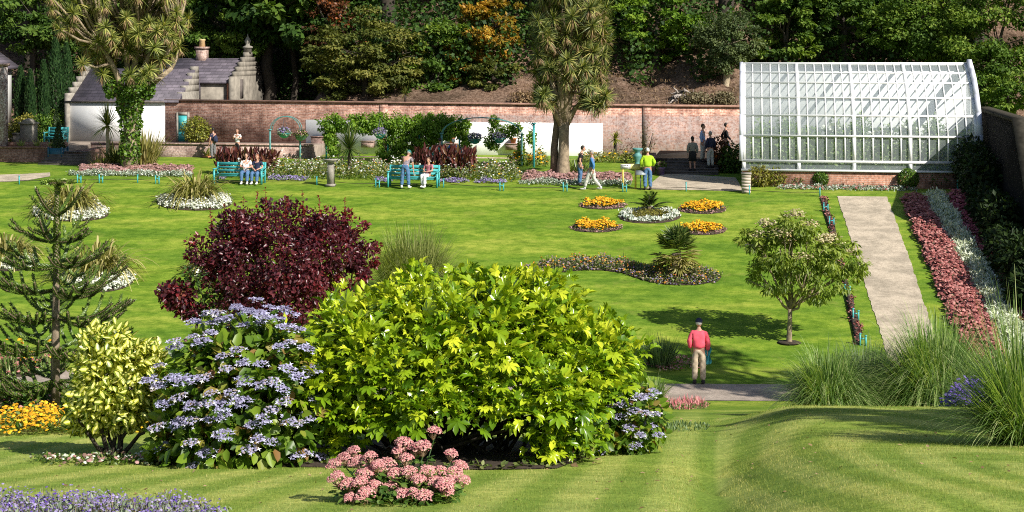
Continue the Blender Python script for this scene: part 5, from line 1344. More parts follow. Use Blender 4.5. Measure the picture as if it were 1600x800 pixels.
def _pb(z, a, L, el, lift, subs, r=.027):
    d = Vector((math.cos(a), math.sin(a), 0)); s_ = Vector((-math.sin(a), math.cos(a), 0))
    pts = []
    for i in range(8):
        t = i / 7; pts.append(Vector((.02, 0, z)) + d * L * t + Vector((0, 0, L * (el * t + lift * t ** 3))))
    rope(pts, r, .2)
    for j in range(subs):
        t = .22 + .68 * (j // 2 + .5) / (subs / 2) ; i = int(t * 7); p = pts[i].lerp(pts[min(i + 1, 7)], t * 7 - i)
        sd = s_ * (1 if j % 2 else -1); l2 = L * (.42 * (1 - t) + .20) * R.uniform(.8, 1.2)
        q = [p + (d * .75 + sd * .75) * l2 * u_ + Vector((0, 0, l2 * (.02 * u_ + .45 * u_ ** 2.4))) for u_ in np.linspace(0, 1, 5)]
        rope(q, r * .88, .4)
        if R.random() < .6 and t < .7:
            p2 = q[2]; q2 = [p2 + (d * .9 + sd * .15) * l2 * .5 * u_ + Vector((0, 0, l2 * .28 * u_ ** 2)) for u_ in np.linspace(0, 1, 4)]; rope(q2, r * .8, .5)
for (py, Lp, el, lift, nb, subs) in [(337, 46, .45, .42, 4, 0), (380, 66, .15, .40, 5, 4), (415, 84, .0, .40, 5, 6), (455, 100, -.06, .38, 5, 6), (498, 114, -.1, .34, 5, 8), (545, 122, -.14, .32, 6, 8), (595, 122, -.18, .26, 7, 8)]:
    z = H - (py - 286) / k; a0 = R.uniform(0, 6.28)
    for b_ in range(nb): puzzle_branch(z + R.uniform(-.04, .04), a0 + b_ * 6.283 / nb + R.uniform(-.2, .2), Lp / k * R.uniform(.85, 1.12), el, lift, subs)
for b_ in range(6):
    a = b_ * 1.047 + .3; rope([Vector((.04, 0, H - .02)) + Vector((math.cos(a), math.sin(a), 0)) * .27 * u_ + Vector((0, 0, .10 * u_ - .06 * u_ * u_)) for u_ in np.linspace(0, 1, 4)], .034, 1.0)
rope([(.035, 0, H * .82), (.04, 0, H * .9), (.04, 0, H + .04)], .04, .95); rope([(.02, 0, H * .55), (.03, 0, H * .7), (.035, 0, H * .82)], .05, .6)
scl.build('scale_leaves', G['araucaria'], mp); core.build('branches', M['bark'], mp)

# --- purple bush with its leaning side shoot
Yp = 26.0; base = onY(448, Yp); k = F / Yp
pb = thing('purple_bush', 'large purple leaved bush behind the hydrangea and fatsia', 'shrub', base)
zc_ = lambda py: ZC - (py - HZ) / k - base.z
ex = lambda px, py, rx, ry, dep=.8: ((px - 448) / k, 0, zc_(py), rx / k, rx / k * dep, ry / k)
q = MB()
cloud(q, [ex(448, 408, 135, 82), ex(360, 385, 62, 48), ex(345, 425, 52, 52), ex(520, 385, 62, 58), ex(430, 360, 90, 42), ex(555, 395, 36, 50), ex(440, 470, 120, 55), ex(400, 540, 90, 60)], 27000, .066, .042, LEAF, .35, .25, .15, clump=420, flat=.9)
q.build('foliage', G['purple'], pb)
b = MB()
for px, py, h in [(385, 345, 40), (400, 340, 42), (422, 338, 46), (372, 350, 22), (505, 330, 28), (478, 326, 30), (330, 352, 26), (298, 392, 22), (452, 322, 18), (540, 332, 22), (350, 350, 30)]:
    p0 = Vector(ex(px, py + 20, 1, 1)[:3]); p0.y = R.uniform(-.6, .3); p1 = p0 + Vector((R.uniform(-.06, .06), 0, (h + 20) / k))
    q = MB(); q.tube([p0, p1], [.008, .003], 4); n = 34; s_ = R.random(n)
    P = np.array(p0)[None] * (1 - s_[:, None]) + np.array(p1)[None] * s_[:, None]
    q.inst(LEAF, P, frames(unit(n) + [0, 0, .3], unit(n) * .5 + [0, 0, 1]), np.stack([.075 * (1.2 - .7 * s_), .04 * (1.2 - .7 * s_), np.full(n, .06)], 1), R.random(n))
    q.build('shoot', G['purple_tip'], pb)
for j in range(14): limb(b, (R.uniform(-.3, .3), R.uniform(-.2, .2), 0), ex(R.uniform(340, 560), R.uniform(360, 440), 1, 1)[:3], .045, .012, 5, .1, 6)
b.build('stem', M['bark'], pb, True)
sb = onY(325, 25.6); k2 = F / 25.6
t = thing('purple_bush', 'small purple bush on a leaning stem left of the large purple bush', 'shrub', sb)
zz_ = lambda py: ZC - (py - HZ) / k2 - sb.z
q = MB(); cloud(q, [((278 - 325) / k2, 0, zz_(462), 30 / k2, 26 / k2, 24 / k2), ((300 - 325) / k2, 0, zz_(486), 26 / k2, .2, 14 / k2), ((268 - 325) / k2, 0, zz_(455), 22 / k2, .2, 14 / k2)], 1500, .085, .05, LEAF, .3, .3, .2)
q.build('foliage', G['purple'], t)
q = MB(); cloud(q, [((300 - 325) / k2, 0, zz_(432), 32 / k2, .25, 16 / k2), ((328 - 325) / k2, 0, zz_(455), 40 / k2, .3, 30 / k2), ((330 - 325) / k2, 0, zz_(490), 45 / k2, .3, 18 / k2)], 520, .075, .035, LEAF, .2); q.build('green_leaves', G['tree_dark'], t)
b = MB(); limb(b, (0, 0, 0), ((310 - 325) / k2, 0, zz_(490)), .04, .025, 5); limb(b, ((310 - 325) / k2, 0, zz_(490)), ((278 - 325) / k2, 0, zz_(455)), .025, .01, 4); limb(b, ((310 - 325) / k2, 0, zz_(490)), ((330 - 325) / k2, 0, zz_(440)), .02, .006, 4); limb(b, ((318 - 325) / k2, 0, zz_(470)), ((300 - 325) / k2, 0, zz_(425)), .015, .005, 4)
b.build('stem', M['darkbark'], t, True)

# pale fountain of grass on the lawn behind the fatsia
def bigrass(name, lab, p, n, h, spread, mat, w=.014, droop=(.25, .75), el=(.95, 1.53), seg=6, old=0, plumes=0):
    t = thing(name, lab, 'ornamental grass', p)
    q = MB(); a = R.uniform(0, 6.283, n); r0 = R.random(n) ** .7 * spread
    P = np.stack([r0 * np.cos(a), r0 * np.sin(a), np.full(n, -.03)], 1)
    ee = R.uniform(el[0], el[1], n)
    blades(q, P, a + R.normal(size=n) * .6, ee, h * R.uniform(.5, 1.15, n) * np.clip(.45 + .6 * (ee - .5), .4, 1), w * R.uniform(.7, 1.4, n), R.uniform(droop[0], droop[1], n), seg)
    q.build('leaves', G[mat], t)
    if old:
        q = MB(); a = R.uniform(0, 6.283, old); blades(q, np.zeros((old, 3)), a, R.uniform(.05, .5, old), h * R.uniform(.25, .45, old), w * 1.3, .35, 4); q.build('old_leaves', G['grass_pale'], t)
    return t
bigrass('pampas_grass', 'pale fountain of drooping grass right of the purple bush', hit(645, 470), 4200, 4.0, .7, 'grass_pale', .020, (.35, .7), (1.0, 1.53), 8)
bigrass('miscanthus', 'soft green grass clump at the left end of the row by the lower path', onY(1296, 26.0), 4600, 2.5, .26, 'grass', .012, (.45, .8), (.95, 1.54), old=60)
bigrass('miscanthus', 'dark blue green grass clump between two lighter clumps', onY(1354, 27.5), 4800, 2.6, .28, 'grass_dk', .012, (.4, .7), (1.0, 1.54))
bigrass('miscanthus', 'largest arching grass clump below the end of the gravel path', onY(1466, 26.2), 8200, 3.6, .36, 'grass', .013, (.45, .8), (.95, 1.54), old=120)
bigrass('miscanthus', 'tall grass clump on the near bank cut by the right edge', hit(1603, 694), 2800, 2.1, .26, 'grass', .012, (.2, .7), (.7, 1.53), old=70)
bigrass('miscanthus', 'grass clump behind the deep violet flowers', onY(1572, 27.4), 3000, 2.3, .26, 'grass_dk', .012, (.4, .75), (.95, 1.54), old=40)

# --- fatsia
Yf = 17.9; base = onY(711, Yf); k = F / Yf
fs = thing('fatsia', 'huge glossy yellow green fatsia bush in the foreground', 'shrub', base)
CUP = (PALM[0] * np.array([1, 1, 1]) + np.stack([0 * PALM[0][:, 0], 0 * PALM[0][:, 0], .55 * PALM[0][:, 1] ** 2 - .25 * np.clip(PALM[0][:, 0], 0, 1) ** 2], 1), PALM[1], PALM[2])
q = MB(); stems = MB()
def fat_dome(n, shrink=1.0):
    out = []
    while len(out) < n:
        d = unit(1)[0]
        if d[2] < -.22 or (d[1] > .75): continue
        if d[2] < .05 and R.random() < .55: continue
        if -.6 < d[0] < .5 and d[1] < .3 and d[2] < .05: continue     # open, shady skirt in front
        e = np.sign(d) * np.abs(d) ** .86
        top = 1.04 - .20 * max(0, abs(e[0] + .02) - .1)
        p = np.array([e[0] * (1.86 if d[2] > .1 else 1.66), e[1] * 1.4, .58 + e[2] * 1.27 * top]) * np.array([shrink, shrink, 1]) * (1 + .10 * math.sin(d[0] * 7 + 1.5) * math.cos(d[2] * 9 + d[0] * 3) + .05 * R.normal())
        p[2] = max(p[2], .14 if abs(d[0]) > .45 else .3)
        out.append((p, d))
    return out
P_, D_, N_, S_l, rn = [], [], [], [], []
tips = fat_dome(980) + fat_dome(380, .8)
for p, d in tips:
    out = d * np.array([.7, .8, .8]) + np.array([0, -.05, .75]); out /= np.linalg.norm(out)
    m = R.integers(6, 10); a0 = R.uniform(0, 6.28); o = Vector(out).orthogonal().normalized(); o2 = Vector(out).cross(o); young = R.random()
    for j in range(m):
        a = a0 + j * 2.4; ring = j / m
        lat = np.array(o * math.cos(a) + o2 * math.sin(a))
        pet = lat * (.25 + .75 * ring) + out * (1.1 - 1.0 * ring); pet /= np.linalg.norm(pet)
        c = p + pet * R.uniform(.10, .24)
        dirv = pet * .9 + np.array([0, -.03, -.34 * ring + .05])
        P_.append(c); D_.append(dirv); N_.append(out * .9 + lat * .35 + np.array([0, -.02, .55]) + .30 * unit(1)[0]); S_l.append(R.uniform(.095, .145) * (.75 + .35 * ring))
        rn.append(np.clip(.40 + .34 * young * (1 - .5 * ring) + .22 * R.normal() + .12 * (p[2] - 1.2), 0, .93 if R.random() > .004 else 1))
P_, D_, N_ = map(np.array, (P_, D_, N_))
S_l = np.array(S_l) * R.uniform(.6, 1.12, len(S_l)); rn = np.array(rn); FRm = frames(D_, N_)
kind = R.random(len(S_l)); top_ = P_[:, 2] > 1.35
simple = kind < np.where(top_, .32, .14); narrow = (~simple) & (kind > .55); wide = ~(simple | narrow)
S3 = np.stack([S_l, S_l, S_l * 1.0], 1)
q.inst(PALM, P_[wide], FRm[wide], S3[wide] * [1, 1, 1.2], rn[wide])
q.inst(CUP, P_[narrow], FRm[narrow], S3[narrow] * [1.1, .72, 1.3], rn[narrow])
q.inst(LEAF, P_[simple], FRm[simple], S3[simple] * [1.3, .66, 1.0], np.clip(rn[simple] + .08, 0, .93))
q.build('leaves', G['fatsia'], fs)
for p, d in tips[::24]:
    s0 = Vector((R.uniform(-.7, .7), R.uniform(-.3, .4), -.05)); limb(stems, s0, Vector(p) * .97, .028, .012, 5, .12, 5)
stems.build('stem', M['darkbark'], fs, True)
q = MB(); n = 260; Pn = np.stack([R.uniform(-1.6, 1.6, n), R.uniform(-1.25, .3, n), np.zeros(n)], 1); zz = gz(Pn[:, 0] + base.x, Pn[:, 1] + base.y) - base.z + .02; Pn[:, 2] = zz
q.inst(LEAF, Pn, frames(unit(n) * [1, 1, .2], unit(n) * .4 + [0, 0, 1]), np.stack([R.uniform(.05, .13, n), R.uniform(.03, .07, n), np.full(n, .06)], 1), R.random(n)); q.build('dropped_leaves', G['deadleaf'], fs)
# bare soil under the shrubs
bp = gpoly([(225, 724), (300, 729), (520, 731), (640, 733), (760, 735), (870, 733), (915, 715), (940, 700), (800, 690), (520, 690), (300, 690)])
c = np.mean(bp, 0); b0 = np.array([c[0], c[1], float(gz(*c))]); rings = []
for s_, dz in ((1, .01), (.93, .035), (.5, .05), (.03, .05)):
    Pq = c + (np.array(bp) - c) * s_; rings.append(np.concatenate([Pq, (gz(Pq[:, 0], Pq[:, 1]) + dz)[:, None]], 1) - b0)
rings = np.array(rings); rings = np.concatenate([rings, rings[:, :1]], 1)
o = MB().grid(rings).build('soil_bed', M['soil']); o.location = b0; struct(o)
q = MB(); n = 900; Pn = sample(bp, n, 0, .28); n = len(Pn)
q.inst(LEAF, np.stack([Pn[:, 0], Pn[:, 1], gz(Pn[:, 0], Pn[:, 1]) + .03 * R.random(n) + .02], 1), frames(unit(n) * [1, 1, .3] + [0, 0, .2], unit(n) * .6 + [0, 0, 1]), np.stack([R.uniform(.04, .09, n), R.uniform(.03, .05, n), np.full(n, .05)], 1), R.random(n))
o = q.build('ground_cover', G['rose']); o['kind'] = 'stuff'; tag(o, 'low leafy ground cover along the edge of the shrub bed', 'ground cover')

# --- hydrangeas
def head_mesh(kind):
    q = MB()
    n = 46; r = np.sqrt(R.random(n)) * .07; a = R.uniform(0, 6.28, n)
    q.inst(PUFF, np.stack([r * np.cos(a), r * np.sin(a), .018 - 2.0 * r * r + .006 * R.normal(size=n)], 1), frames(unit(n) * [1, 1, .3], unit(n) * .4 + [0, 0, 1]), R.uniform(.018, .03, n), R.random(n) * (.66 if kind < 2 else 1))
    m = [9, 12, 5][kind]; a = np.linspace(0, 6.28, m, endpoint=False) + R.uniform(-.25, .25, m); r = R.uniform(.065, .092, m)
    q.inst(DISC4, np.stack([r * np.cos(a), r * np.sin(a), R.uniform(-.015, .015, m)], 1), frames(unit(m) * [1, 1, .2], unit(m) * .5 + [0, 0, 1]), R.uniform(.042, .062, m), (R.random(m) * .55 + .45 * (kind == 2) + .2 * (kind == 0)).clip(0, 1), mi=1)
    return q.mesh('flower_head', [G['hydblue'], G['hydpale']])
HM = [head_mesh(i % 3) for i in range(9)]
def hydrangea(lab, base, ells, nleaf, heads, L=.15):
    t = thing('hydrangea', lab, 'hydrangea', base)
    q = MB()
    cloud(q, ells, nleaf, L, L * .62, LEAF, .55, .55, .35)
    q.build('leaves', G['hydleaf'], t)
    b = MB()
    for e in ells:
        for j in range(6): limb(b, (e[0] * .4 + R.uniform(-.15, .15), R.uniform(-.1, .2), -.03), (e[0] + R.uniform(-.5, .5) * e[3], e[1] + R.uniform(-.5, .5) * e[4], e[2] + R.uniform(0, .5) * e[5]), .014, .006, 4, .15, 5)
    b.build('stem', M['bark'], t)
    for p, d, s_ in heads:
        o = link('flower_head', HM[R.integers(9)], t, p); dd = Vector(d) * .38 + Vector((R.normal() * .12, -.12, 1.0)); o.rotation_euler = dd.to_track_quat('Z', 'Y').to_euler(); o.scale = (s_, s_, s_)
    return t
Yh = 17.1; base = onY(378, Yh); k = F / Yh
zq = lambda py: ZC - (py - HZ) / k - base.z
ells = [(0, 0, .75, .86, .72, .85), (-.35, 0, .55, .62, .6, .62), (.45, -.1, .62, .55, .55, .72), (.05, .1, 1.15, .62, .5, .52), (-.45, .1, .95, .42, .4, .42), (.38, .05, 1.12, .4, .4, .5), (0, -.3, .3, .9, .45, .32), (-.75, -.1, .25, .3, .3, .28)]
spots = [(300, 505), (325, 492), (350, 497), (372, 484), (395, 480), (418, 487), (440, 484), (286, 522), (310, 518), (338, 512), (362, 506), (410, 500), (434, 500), (448, 506), (280, 535), (262, 560), (246, 582), (262, 590), (284, 575), (302, 572), (330, 520), (365, 540), (385, 532), (398, 546), (372, 556), (425, 548), (448, 528), (462, 524), (485, 536), (495, 568), (478, 572), (462, 560), (440, 575), (455, 588), (422, 582), (398, 575), (380, 590), (352, 590), (335, 572), (318, 575), (345, 605), (368, 608), (388, 602), (372, 622), (398, 606), (320, 610), (302, 638), (322, 632), (295, 645), (318, 668), (342, 682), (364, 650), (376, 648), (412, 640), (430, 628), (440, 668), (462, 638), (478, 640), (492, 636), (500, 612), (420, 660), (408, 676), (470, 690), (488, 692), (506, 705), (240, 694), (264, 686), (320, 705), (440, 618), (458, 605), (300, 600), (275, 612), (262, 650), (390, 512), (470, 510), (352, 630), (345, 486), (362, 490), (380, 494), (404, 490), (430, 492), (412, 484), (425, 478), (398, 472), (372, 476), (450, 494), (318, 500), (334, 502), (296, 514), (290, 530), (356, 515), (384, 504), (420, 508), (446, 516)]
heads = []
for px, py in spots:
    hx = (px - 378) / k; hz_ = zq(py)
    # depth on the front of the dome
    rr = 1 - (hx / 1.02) ** 2 - ((hz_ - .72) / 1.02) ** 2
    hy = -.12 - .68 * math.sqrt(max(0, rr)) + .05 * R.normal()
    if hz_ > 1.45: hy = R.uniform(-.35, .3)
    heads.append(((hx, hy, hz_), (hx * .6, hy, max(.1, hz_ - .6)), R.uniform(.9, 1.3)))
hydrangea('blue lacecap hydrangea bush left of the fatsia', base, ells, 3400, heads)
Yr = 18.2; base2 = onY(986, Yr); k = F / Yr
zq2 = lambda py: ZC - (py - HZ) / k - base2.z
heads = []
for px, py in [(958, 604), (975, 600), (990, 605), (1008, 612), (982, 628), (1000, 632), (1016, 634), (960, 640), (975, 655), (990, 660), (1008, 655), (968, 675), (985, 684), (1002, 680), (940, 650), (950, 622), (1020, 665), (935, 690), (1014, 600), (968, 618)]:
    hx = (px + 4 - 986) / k; heads.append(((hx, -.42 + .2 * R.normal() * .5 + .25 * abs(hx), zq2(py)), (hx, -.5, .4), R.uniform(.8, 1.1)))
hydrangea('smaller blue hydrangea at the right foot of the fatsia', base2, [(0, 0, .42, .44, .4, .46), (-.35, -.1, .3, .35, .35, .32), (-.7, -.35, .22, .35, .3, .26)], 1500, heads, .12)

# --- variegated shrub
base = hit(182, 716); k = F / base.y
t = thing('variegated_shrub', 'yellow and green variegated shrub on dark forked stems', 'shrub', base)
vz = lambda py: (716 - py) / k
vx = lambda px: (px - 182) / k
q = MB()
def vcloud(ells, n):
    e = np.array(ells); w_ = e[:, 3] * e[:, 5]; ci = R.choice(len(e), n, p=w_ / w_.sum()); d = unit(n); d[:, 1] = np.where(R.random(n) < .3, np.abs(d[:, 1]), d[:, 1])
    P = e[ci, :3] + d * e[ci, 3:] * R.uniform(.55, 1.02, n)[:, None]
    nr = d * .7 + unit(n) * .7 + [0, -.15, .5]
    q.inst(VLEAF, P, frames(d * .6 + unit(n) * .8 + [0, 0, -.2], nr), np.stack([R.uniform(.08, .125, n), R.uniform(.055, .078, n), np.full(n, .08)], 1), R.random(n) * .55 + .02, 0)
vcloud([(vx(180), 0, vz(590), 70 / k, 66 / k, 62 / k), (vx(165), 0, vz(540), 44 / k, 40 / k, 36 / k), (vx(222), .05, vz(565), 38 / k, 36 / k, 34 / k), (vx(150), 0, vz(632), 50 / k, 46 / k, 46 / k), (vx(205), 0, vz(628), 50 / k, 46 / k, 46 / k), (vx(128), .05, vz(655), 28 / k, 26 / k, 24 / k)], 2700)
# zone adds to the random value through the template
q.build('leaves', G['varieg'], t)
b = MB()
for dx, dy in [(-55, 650), (-25, 640), (5, 620), (30, 630), (60, 650), (-40, 600), (35, 590)]:
    limb(b, (R.uniform(-.05, .05), 0, -.03), (dx / k, R.uniform(-.2, .2), vz(dy)), .035, .012, 5, .12, 6)
b.build('stem', M['darkbark'], t, True)

# --- sedum
base = hit(624, 784); k = F / base.y
t = thing('sedum', 'pink flowering sedum clump on the near lawn', 'sedum', base)
def sed_head():
    q = MB(); n = 300; r = np.sqrt(R.random(n)) * .07; a = R.uniform(0, 6.28, n); lob = 1 + .18 * np.sin(a * R.integers(3, 6) + 1)
    z = .060 * np.sqrt(np.clip(1 - (r / .073) ** 2, 0, 1)) + .004 * R.normal(size=n)
    q.inst(PUFF, np.stack([r * np.cos(a) * lob, r * np.sin(a) * lob, z], 1), frames(unit(n) * [1, 1, .3], np.stack([r * np.cos(a) * 10, r * np.sin(a) * 10, np.ones(n)], 1) + .4 * unit(n)), R.uniform(.011, .017, n), R.random(n))
    b_ = MB(); n = 30; a = R.uniform(0, 6.28, n); blades(q, np.tile([0, 0, -.07], (n, 1)), a, R.uniform(.7, 1.3, n), .085, .006, 0, 2, rnd=np.ones(n))
    return q.mesh('flower_head', G['sedum'])
SH = [sed_head() for _ in range(6)]
q = MB(); b = MB()
hp = [(538, 720), (552, 712), (560, 726), (530, 742), (548, 752), (566, 745), (575, 760), (552, 766), (580, 712), (592, 722), (604, 730), (585, 736), (572, 738), (620, 716), (634, 722), (628, 706), (648, 712), (660, 708), (676, 692), (640, 735), (655, 742), (668, 734), (688, 738), (682, 752), (696, 748), (706, 745), (712, 738), (705, 714), (718, 732), (726, 742), (700, 760), (632, 760), (610, 758), (648, 758), (665, 760), (588, 752), (618, 742), (524, 728)]
for px, py in hp:
    hx = (px - 624) / k; z = (784 - py) / k * 1.0; y = -.05 + .42 * (z - .28) / .3 * .8 + .06 * R.normal(); y = max(-.36, min(.35, y)); z = z * (1 + y / base.y) + y * .05
    o = link('flower_head', SH[R.integers(6)], t, (hx, y, z)); s_ = R.uniform(.8, 1.15); o.scale = (s_, s_, s_); dd = Vector((hx * .5, y * .5 - .12, 1)); o.rotation_euler = dd.to_track_quat('Z', 'Y').to_euler()
    s0 = Vector((hx * .4, y * .4, -.02)); e = Vector((hx, y, z - .05)); b.tube([s0, s0.lerp(e, .6) + Vector((hx * .06, 0, .03)), e], [.007, .006, .005], 5)
    n = 13; s1 = R.uniform(.25, .97, n); P = np.array(s0)[None] * (1 - s1[:, None]) + np.array(e)[None] * s1[:, None]
    q.inst(LEAF, P, frames(unit(n) * [1, 1, .3] + [0, 0, .15], unit(n) * .4 + [0, 0, 1]), np.stack([R.uniform(.05, .085, n), R.uniform(.028, .045, n), np.full(n, .05)], 1), R.random(n))
n = 700; a = R.uniform(0, 6.28, n); r = np.sqrt(R.random(n)); P = np.stack([r * np.cos(a) * .52, r * np.sin(a) * .44, .03 + .24 * R.random(n) * (1 - r * .6)], 1)
q.inst(LEAF, P, frames(unit(n) * [1, 1, .4], unit(n) * .5 + [0, 0, 1]), np.stack([R.uniform(.05, .085, n), R.uniform(.028, .045, n), np.full(n, .05)], 1), R.random(n))
q.build('leaves', G['sedleaf'], t); b.build('stems', G['sedleaf'], t)

# --- small angelica tree on the lawn
G['angelica'] = leafmat('leaf_angelica', [(0, (.06, .10, .012)), (.5, (.19, .26, .03)), (1, (.38, .42, .09))], .5, .35)
base = hit(1233, 536); k = F / base.y
t = thing('small_tree', 'small spreading tree with creamy flower heads standing on the lawn', 'tree', base)
sx = lambda px: (px - 1233) / k
sz = lambda py: (536 - py) / k
b = MB(); b.tube([(0, 0, -.05), (.0, 0, .1), (.02, 0, .6), (.03, 0, 1.0)], [.12, .085, .07, .07], 10)
tipz = []
for px, py, y in [(1190, 400, .1), (1215, 385, -.5), (1240, 370, .2), (1275, 385, -.3), (1310, 400, .3), (1330, 415, -.3), (1190, 440, -.4), (1225, 440, .6), (1275, 450, -.6), (1300, 445, .5), (1250, 410, 1.0), (1250, 420, -1.0)]:
    pts = limb(b, (.03, 0, .95), (sx(px), y, sz(py)), .045, .015, 5, .14, 6)
    for j in range(3): limb(b, pts[3], Vector(pts[5]) + Vector((R.uniform(-.4, .4), R.uniform(-.4, .4), R.uniform(.0, .3))), .022, .008, 3, .15, 5)
b.build('trunk', M['cabbagebark'], t, True)
q = MB()
E = [(sx(1178), .1, sz(378), 24 / k, .6, 18 / k), (sx(1325), .2, sz(385), 34 / k, .7, 14 / k), (sx(1245), 0, sz(392), 70 / k, 1.3, 44 / k), (sx(1200), .1, sz(385), 40 / k, .8, 34 / k), (sx(1205), -.1, sz(432), 40 / k, .9, 34 / k), (sx(1300), 0, sz(405), 46 / k, .9, 32 / k), (sx(1285), -.2, sz(440), 50 / k, .9, 32 / k), (sx(1335), 0, sz(415), 26 / k, .6, 20 / k), (sx(1240), 0, sz(355), 40 / k, .8, 24 / k)]
cloud(q, E, 7500, .17, .06, DIAM, .5, .6, .85, clump=230, flat=.6)
q.build('foliage', G['angelica'], t)
q = MB(); n = 900; ce = [(1243, 335), (1215, 360), (1190, 368), (1262, 350), (1285, 370), (1310, 385), (1330, 395), (1228, 375), (1250, 400), (1180, 385), (1300, 372), (1200, 350)]
P = []
for px, py in ce:
    m = 95; c = np.array([sx(px), R.uniform(-.7, .3), sz(py)]); P.append(c + unit(m) * (R.random(m) ** .5)[:, None] * np.array([.36, .36, .15]))
P = np.concatenate(P); n = len(P)
q.inst(PUFF, P, frames(unit(n) * [1, 1, .3], unit(n) * .6 + [0, -.1, 1]), R.uniform(.05, .10, n), R.random(n))
q.build('flower_heads', leafmat('bloom_cream', [(0, (.28, .26, .10)), (.5, (.50, .44, .24)), (.9, (.66, .58, .38)), (1, (.55, .36, .16))], .8, .2, tcol=(1.1, 1, .8)), t)
o = MB().lathe([(.36, .012), (.3, .04), (.15, .05), (.02, .05)], tuple(base), 16, sy=.9).build('soil_ring', M['soil']); struct(o)

# mown grass blades where the eye is near enough to see them
n = 240000
Yb = 7.6 + 16.6 * R.random(n) ** 1.5; Xb = R.uniform(-.36, .36, n) * Yb
m = ~inpoly(np.stack([Xb, Yb], 1), bp); Xb, Yb = Xb[m], Yb[m]; n = len(Xb)
q = MB(); blades(q, np.stack([Xb, Yb, gz(Xb, Yb) - .004], 1), R.uniform(0, 6.28, n), R.uniform(.5, 1.5, n), R.uniform(.018, .042, n), .0045 * (Yb / 12), .2, 1)
G['turf'] = leafmat('blade_turf', [(0, (.10, .14, .015)), (.4, (.23, .26, .04)), (.8, (.38, .38, .08)), (1, (.52, .48, .17))], .7, .3, stripes=True)
o = q.build('turf', G['turf']); o['kind'] = 'stuff'; tag(o, 'short mown grass blades of the near lawn', 'grass')

# a few fallen leaves and clover heads on the near lawn
n = 260; Yb = 11.4 + 14 * R.random(n); Xb = R.uniform(-.36, .36, n) * Yb; q = MB()
q.inst(LEAF, np.stack([Xb, Yb, gz(Xb, Yb) + .012], 1), frames(unit(n) * [1, 1, .2], unit(n) * .35 + [0, 0, 1]), np.stack([R.uniform(.025, .06, n), R.uniform(.015, .035, n), np.full(n, .05)], 1), R.random(n))
o = q.build('fallen_leaves', G['deadleaf']); o['kind'] = 'stuff'; tag(o, 'scattered small dry leaves on the near lawn', 'fallen leaves')

# trees outside the picture to the right and behind the eye: their shade lies on the near lawn
shm = woodtree([(0, 0, 0 + 7.5, 1.9, 1.9, 1.7), (.6, .5, 8.6, 1.4, 1.4, 1.1), (-.9, -.2, 6.9, 1.1, 1.2, .9)], 2600, .3, 5.2, 'tree_mid', 40, th=.2)
for (tx, ty, h, lab) in [((7.5), 42.8, 11, 'slender garden tree outside the right edge whose shade falls on the lower path'), (7.2, 19.6, 9.5, 'slender garden tree outside the right edge shading the near bank')]:
    x = tx + .82 * h; y = ty - 1.0 * h; g0 = float(gz(x, y)); t = thing('garden_tree', lab, 'tree', (x, y, g0), R.uniform(0, 6)); s_ = (h - (g0 - float(gz(tx, ty)))) / 7.5
    link('crown', shm[0], t); link('trunk', shm[1], t); t.scale = (1, 1, max(.6, s_))
# ------------------------------------------------------------------ garden furniture
def bench(lab, p, rz, W_=2.15, grp='turquoise garden benches'):
    t = thing('garden_bench', lab, 'bench', p, rz, grp)
    h = W_ / 2; b = MB()
    for j in range(4): b.bx(-h + .03, h - .03, -.24 + j * .125, -.24 + j * .125 + .1, .42, .45)
    b.build('seat', M['teal'], t)
    b = MB(); Rx = Matrix.Rotation(-.2, 3, 'X')
    for z, w_ in ((.56, .10), (.70, .10), (.86, .14)): b.box((0, .27 + (z - .45) * .2, z), (W_ - .06, .03, w_), rot=Rx)
    b.build('backrest', M['teal'], t)
    for s_ in (-1, 1):
        MB().bx(s_ * h - .04, s_ * h + .04, -.30, -.22, 0, .64).build('leg', M['teal'], t)
        MB().box((s_ * h, .33, .46), (.08, .08, .95), rot=Matrix.Rotation(-.12, 3, 'X')).build('leg', M['teal'], t)
        MB().bx(s_ * h - .05, s_ * h + .05, -.34, .30, .643, .685).build('armrest', M['teal'], t)
        MB().bx(s_ * h - .03, s_ * h + .03, -.216, .28, .30, .40).build('side_rail', M['teal'], t)
    MB().bx(-h + .05, h - .05, -.21, -.17, .33, .414).build('front_rail', M['teal'], t)
    return t
B1 = hit(374, 287); bench1 = bench('turquoise slatted bench on which the couple sit', B1, -.10)
B2 = hit(646, 292); bench2 = bench('turquoise slatted bench with a man stooping over it', B2, -.10)
t = bench('far turquoise bench on the upper terrace beside the white cottage', Wd(Pu(87, -3.6), -3.6, TZ), -GA, 1.05)
t = bench('dark turquoise bench in deep shade at the foot of the boundary wall', hit(1524, 297), -.6, 1.3)
PB = Wd(Pu(699, -6.6), -6.6); PB.z = float(gz(PB.x, PB.y)); bench('turquoise bench facing the wall, mostly hidden behind the dark cannas', PB, math.pi - .1, 1.6)

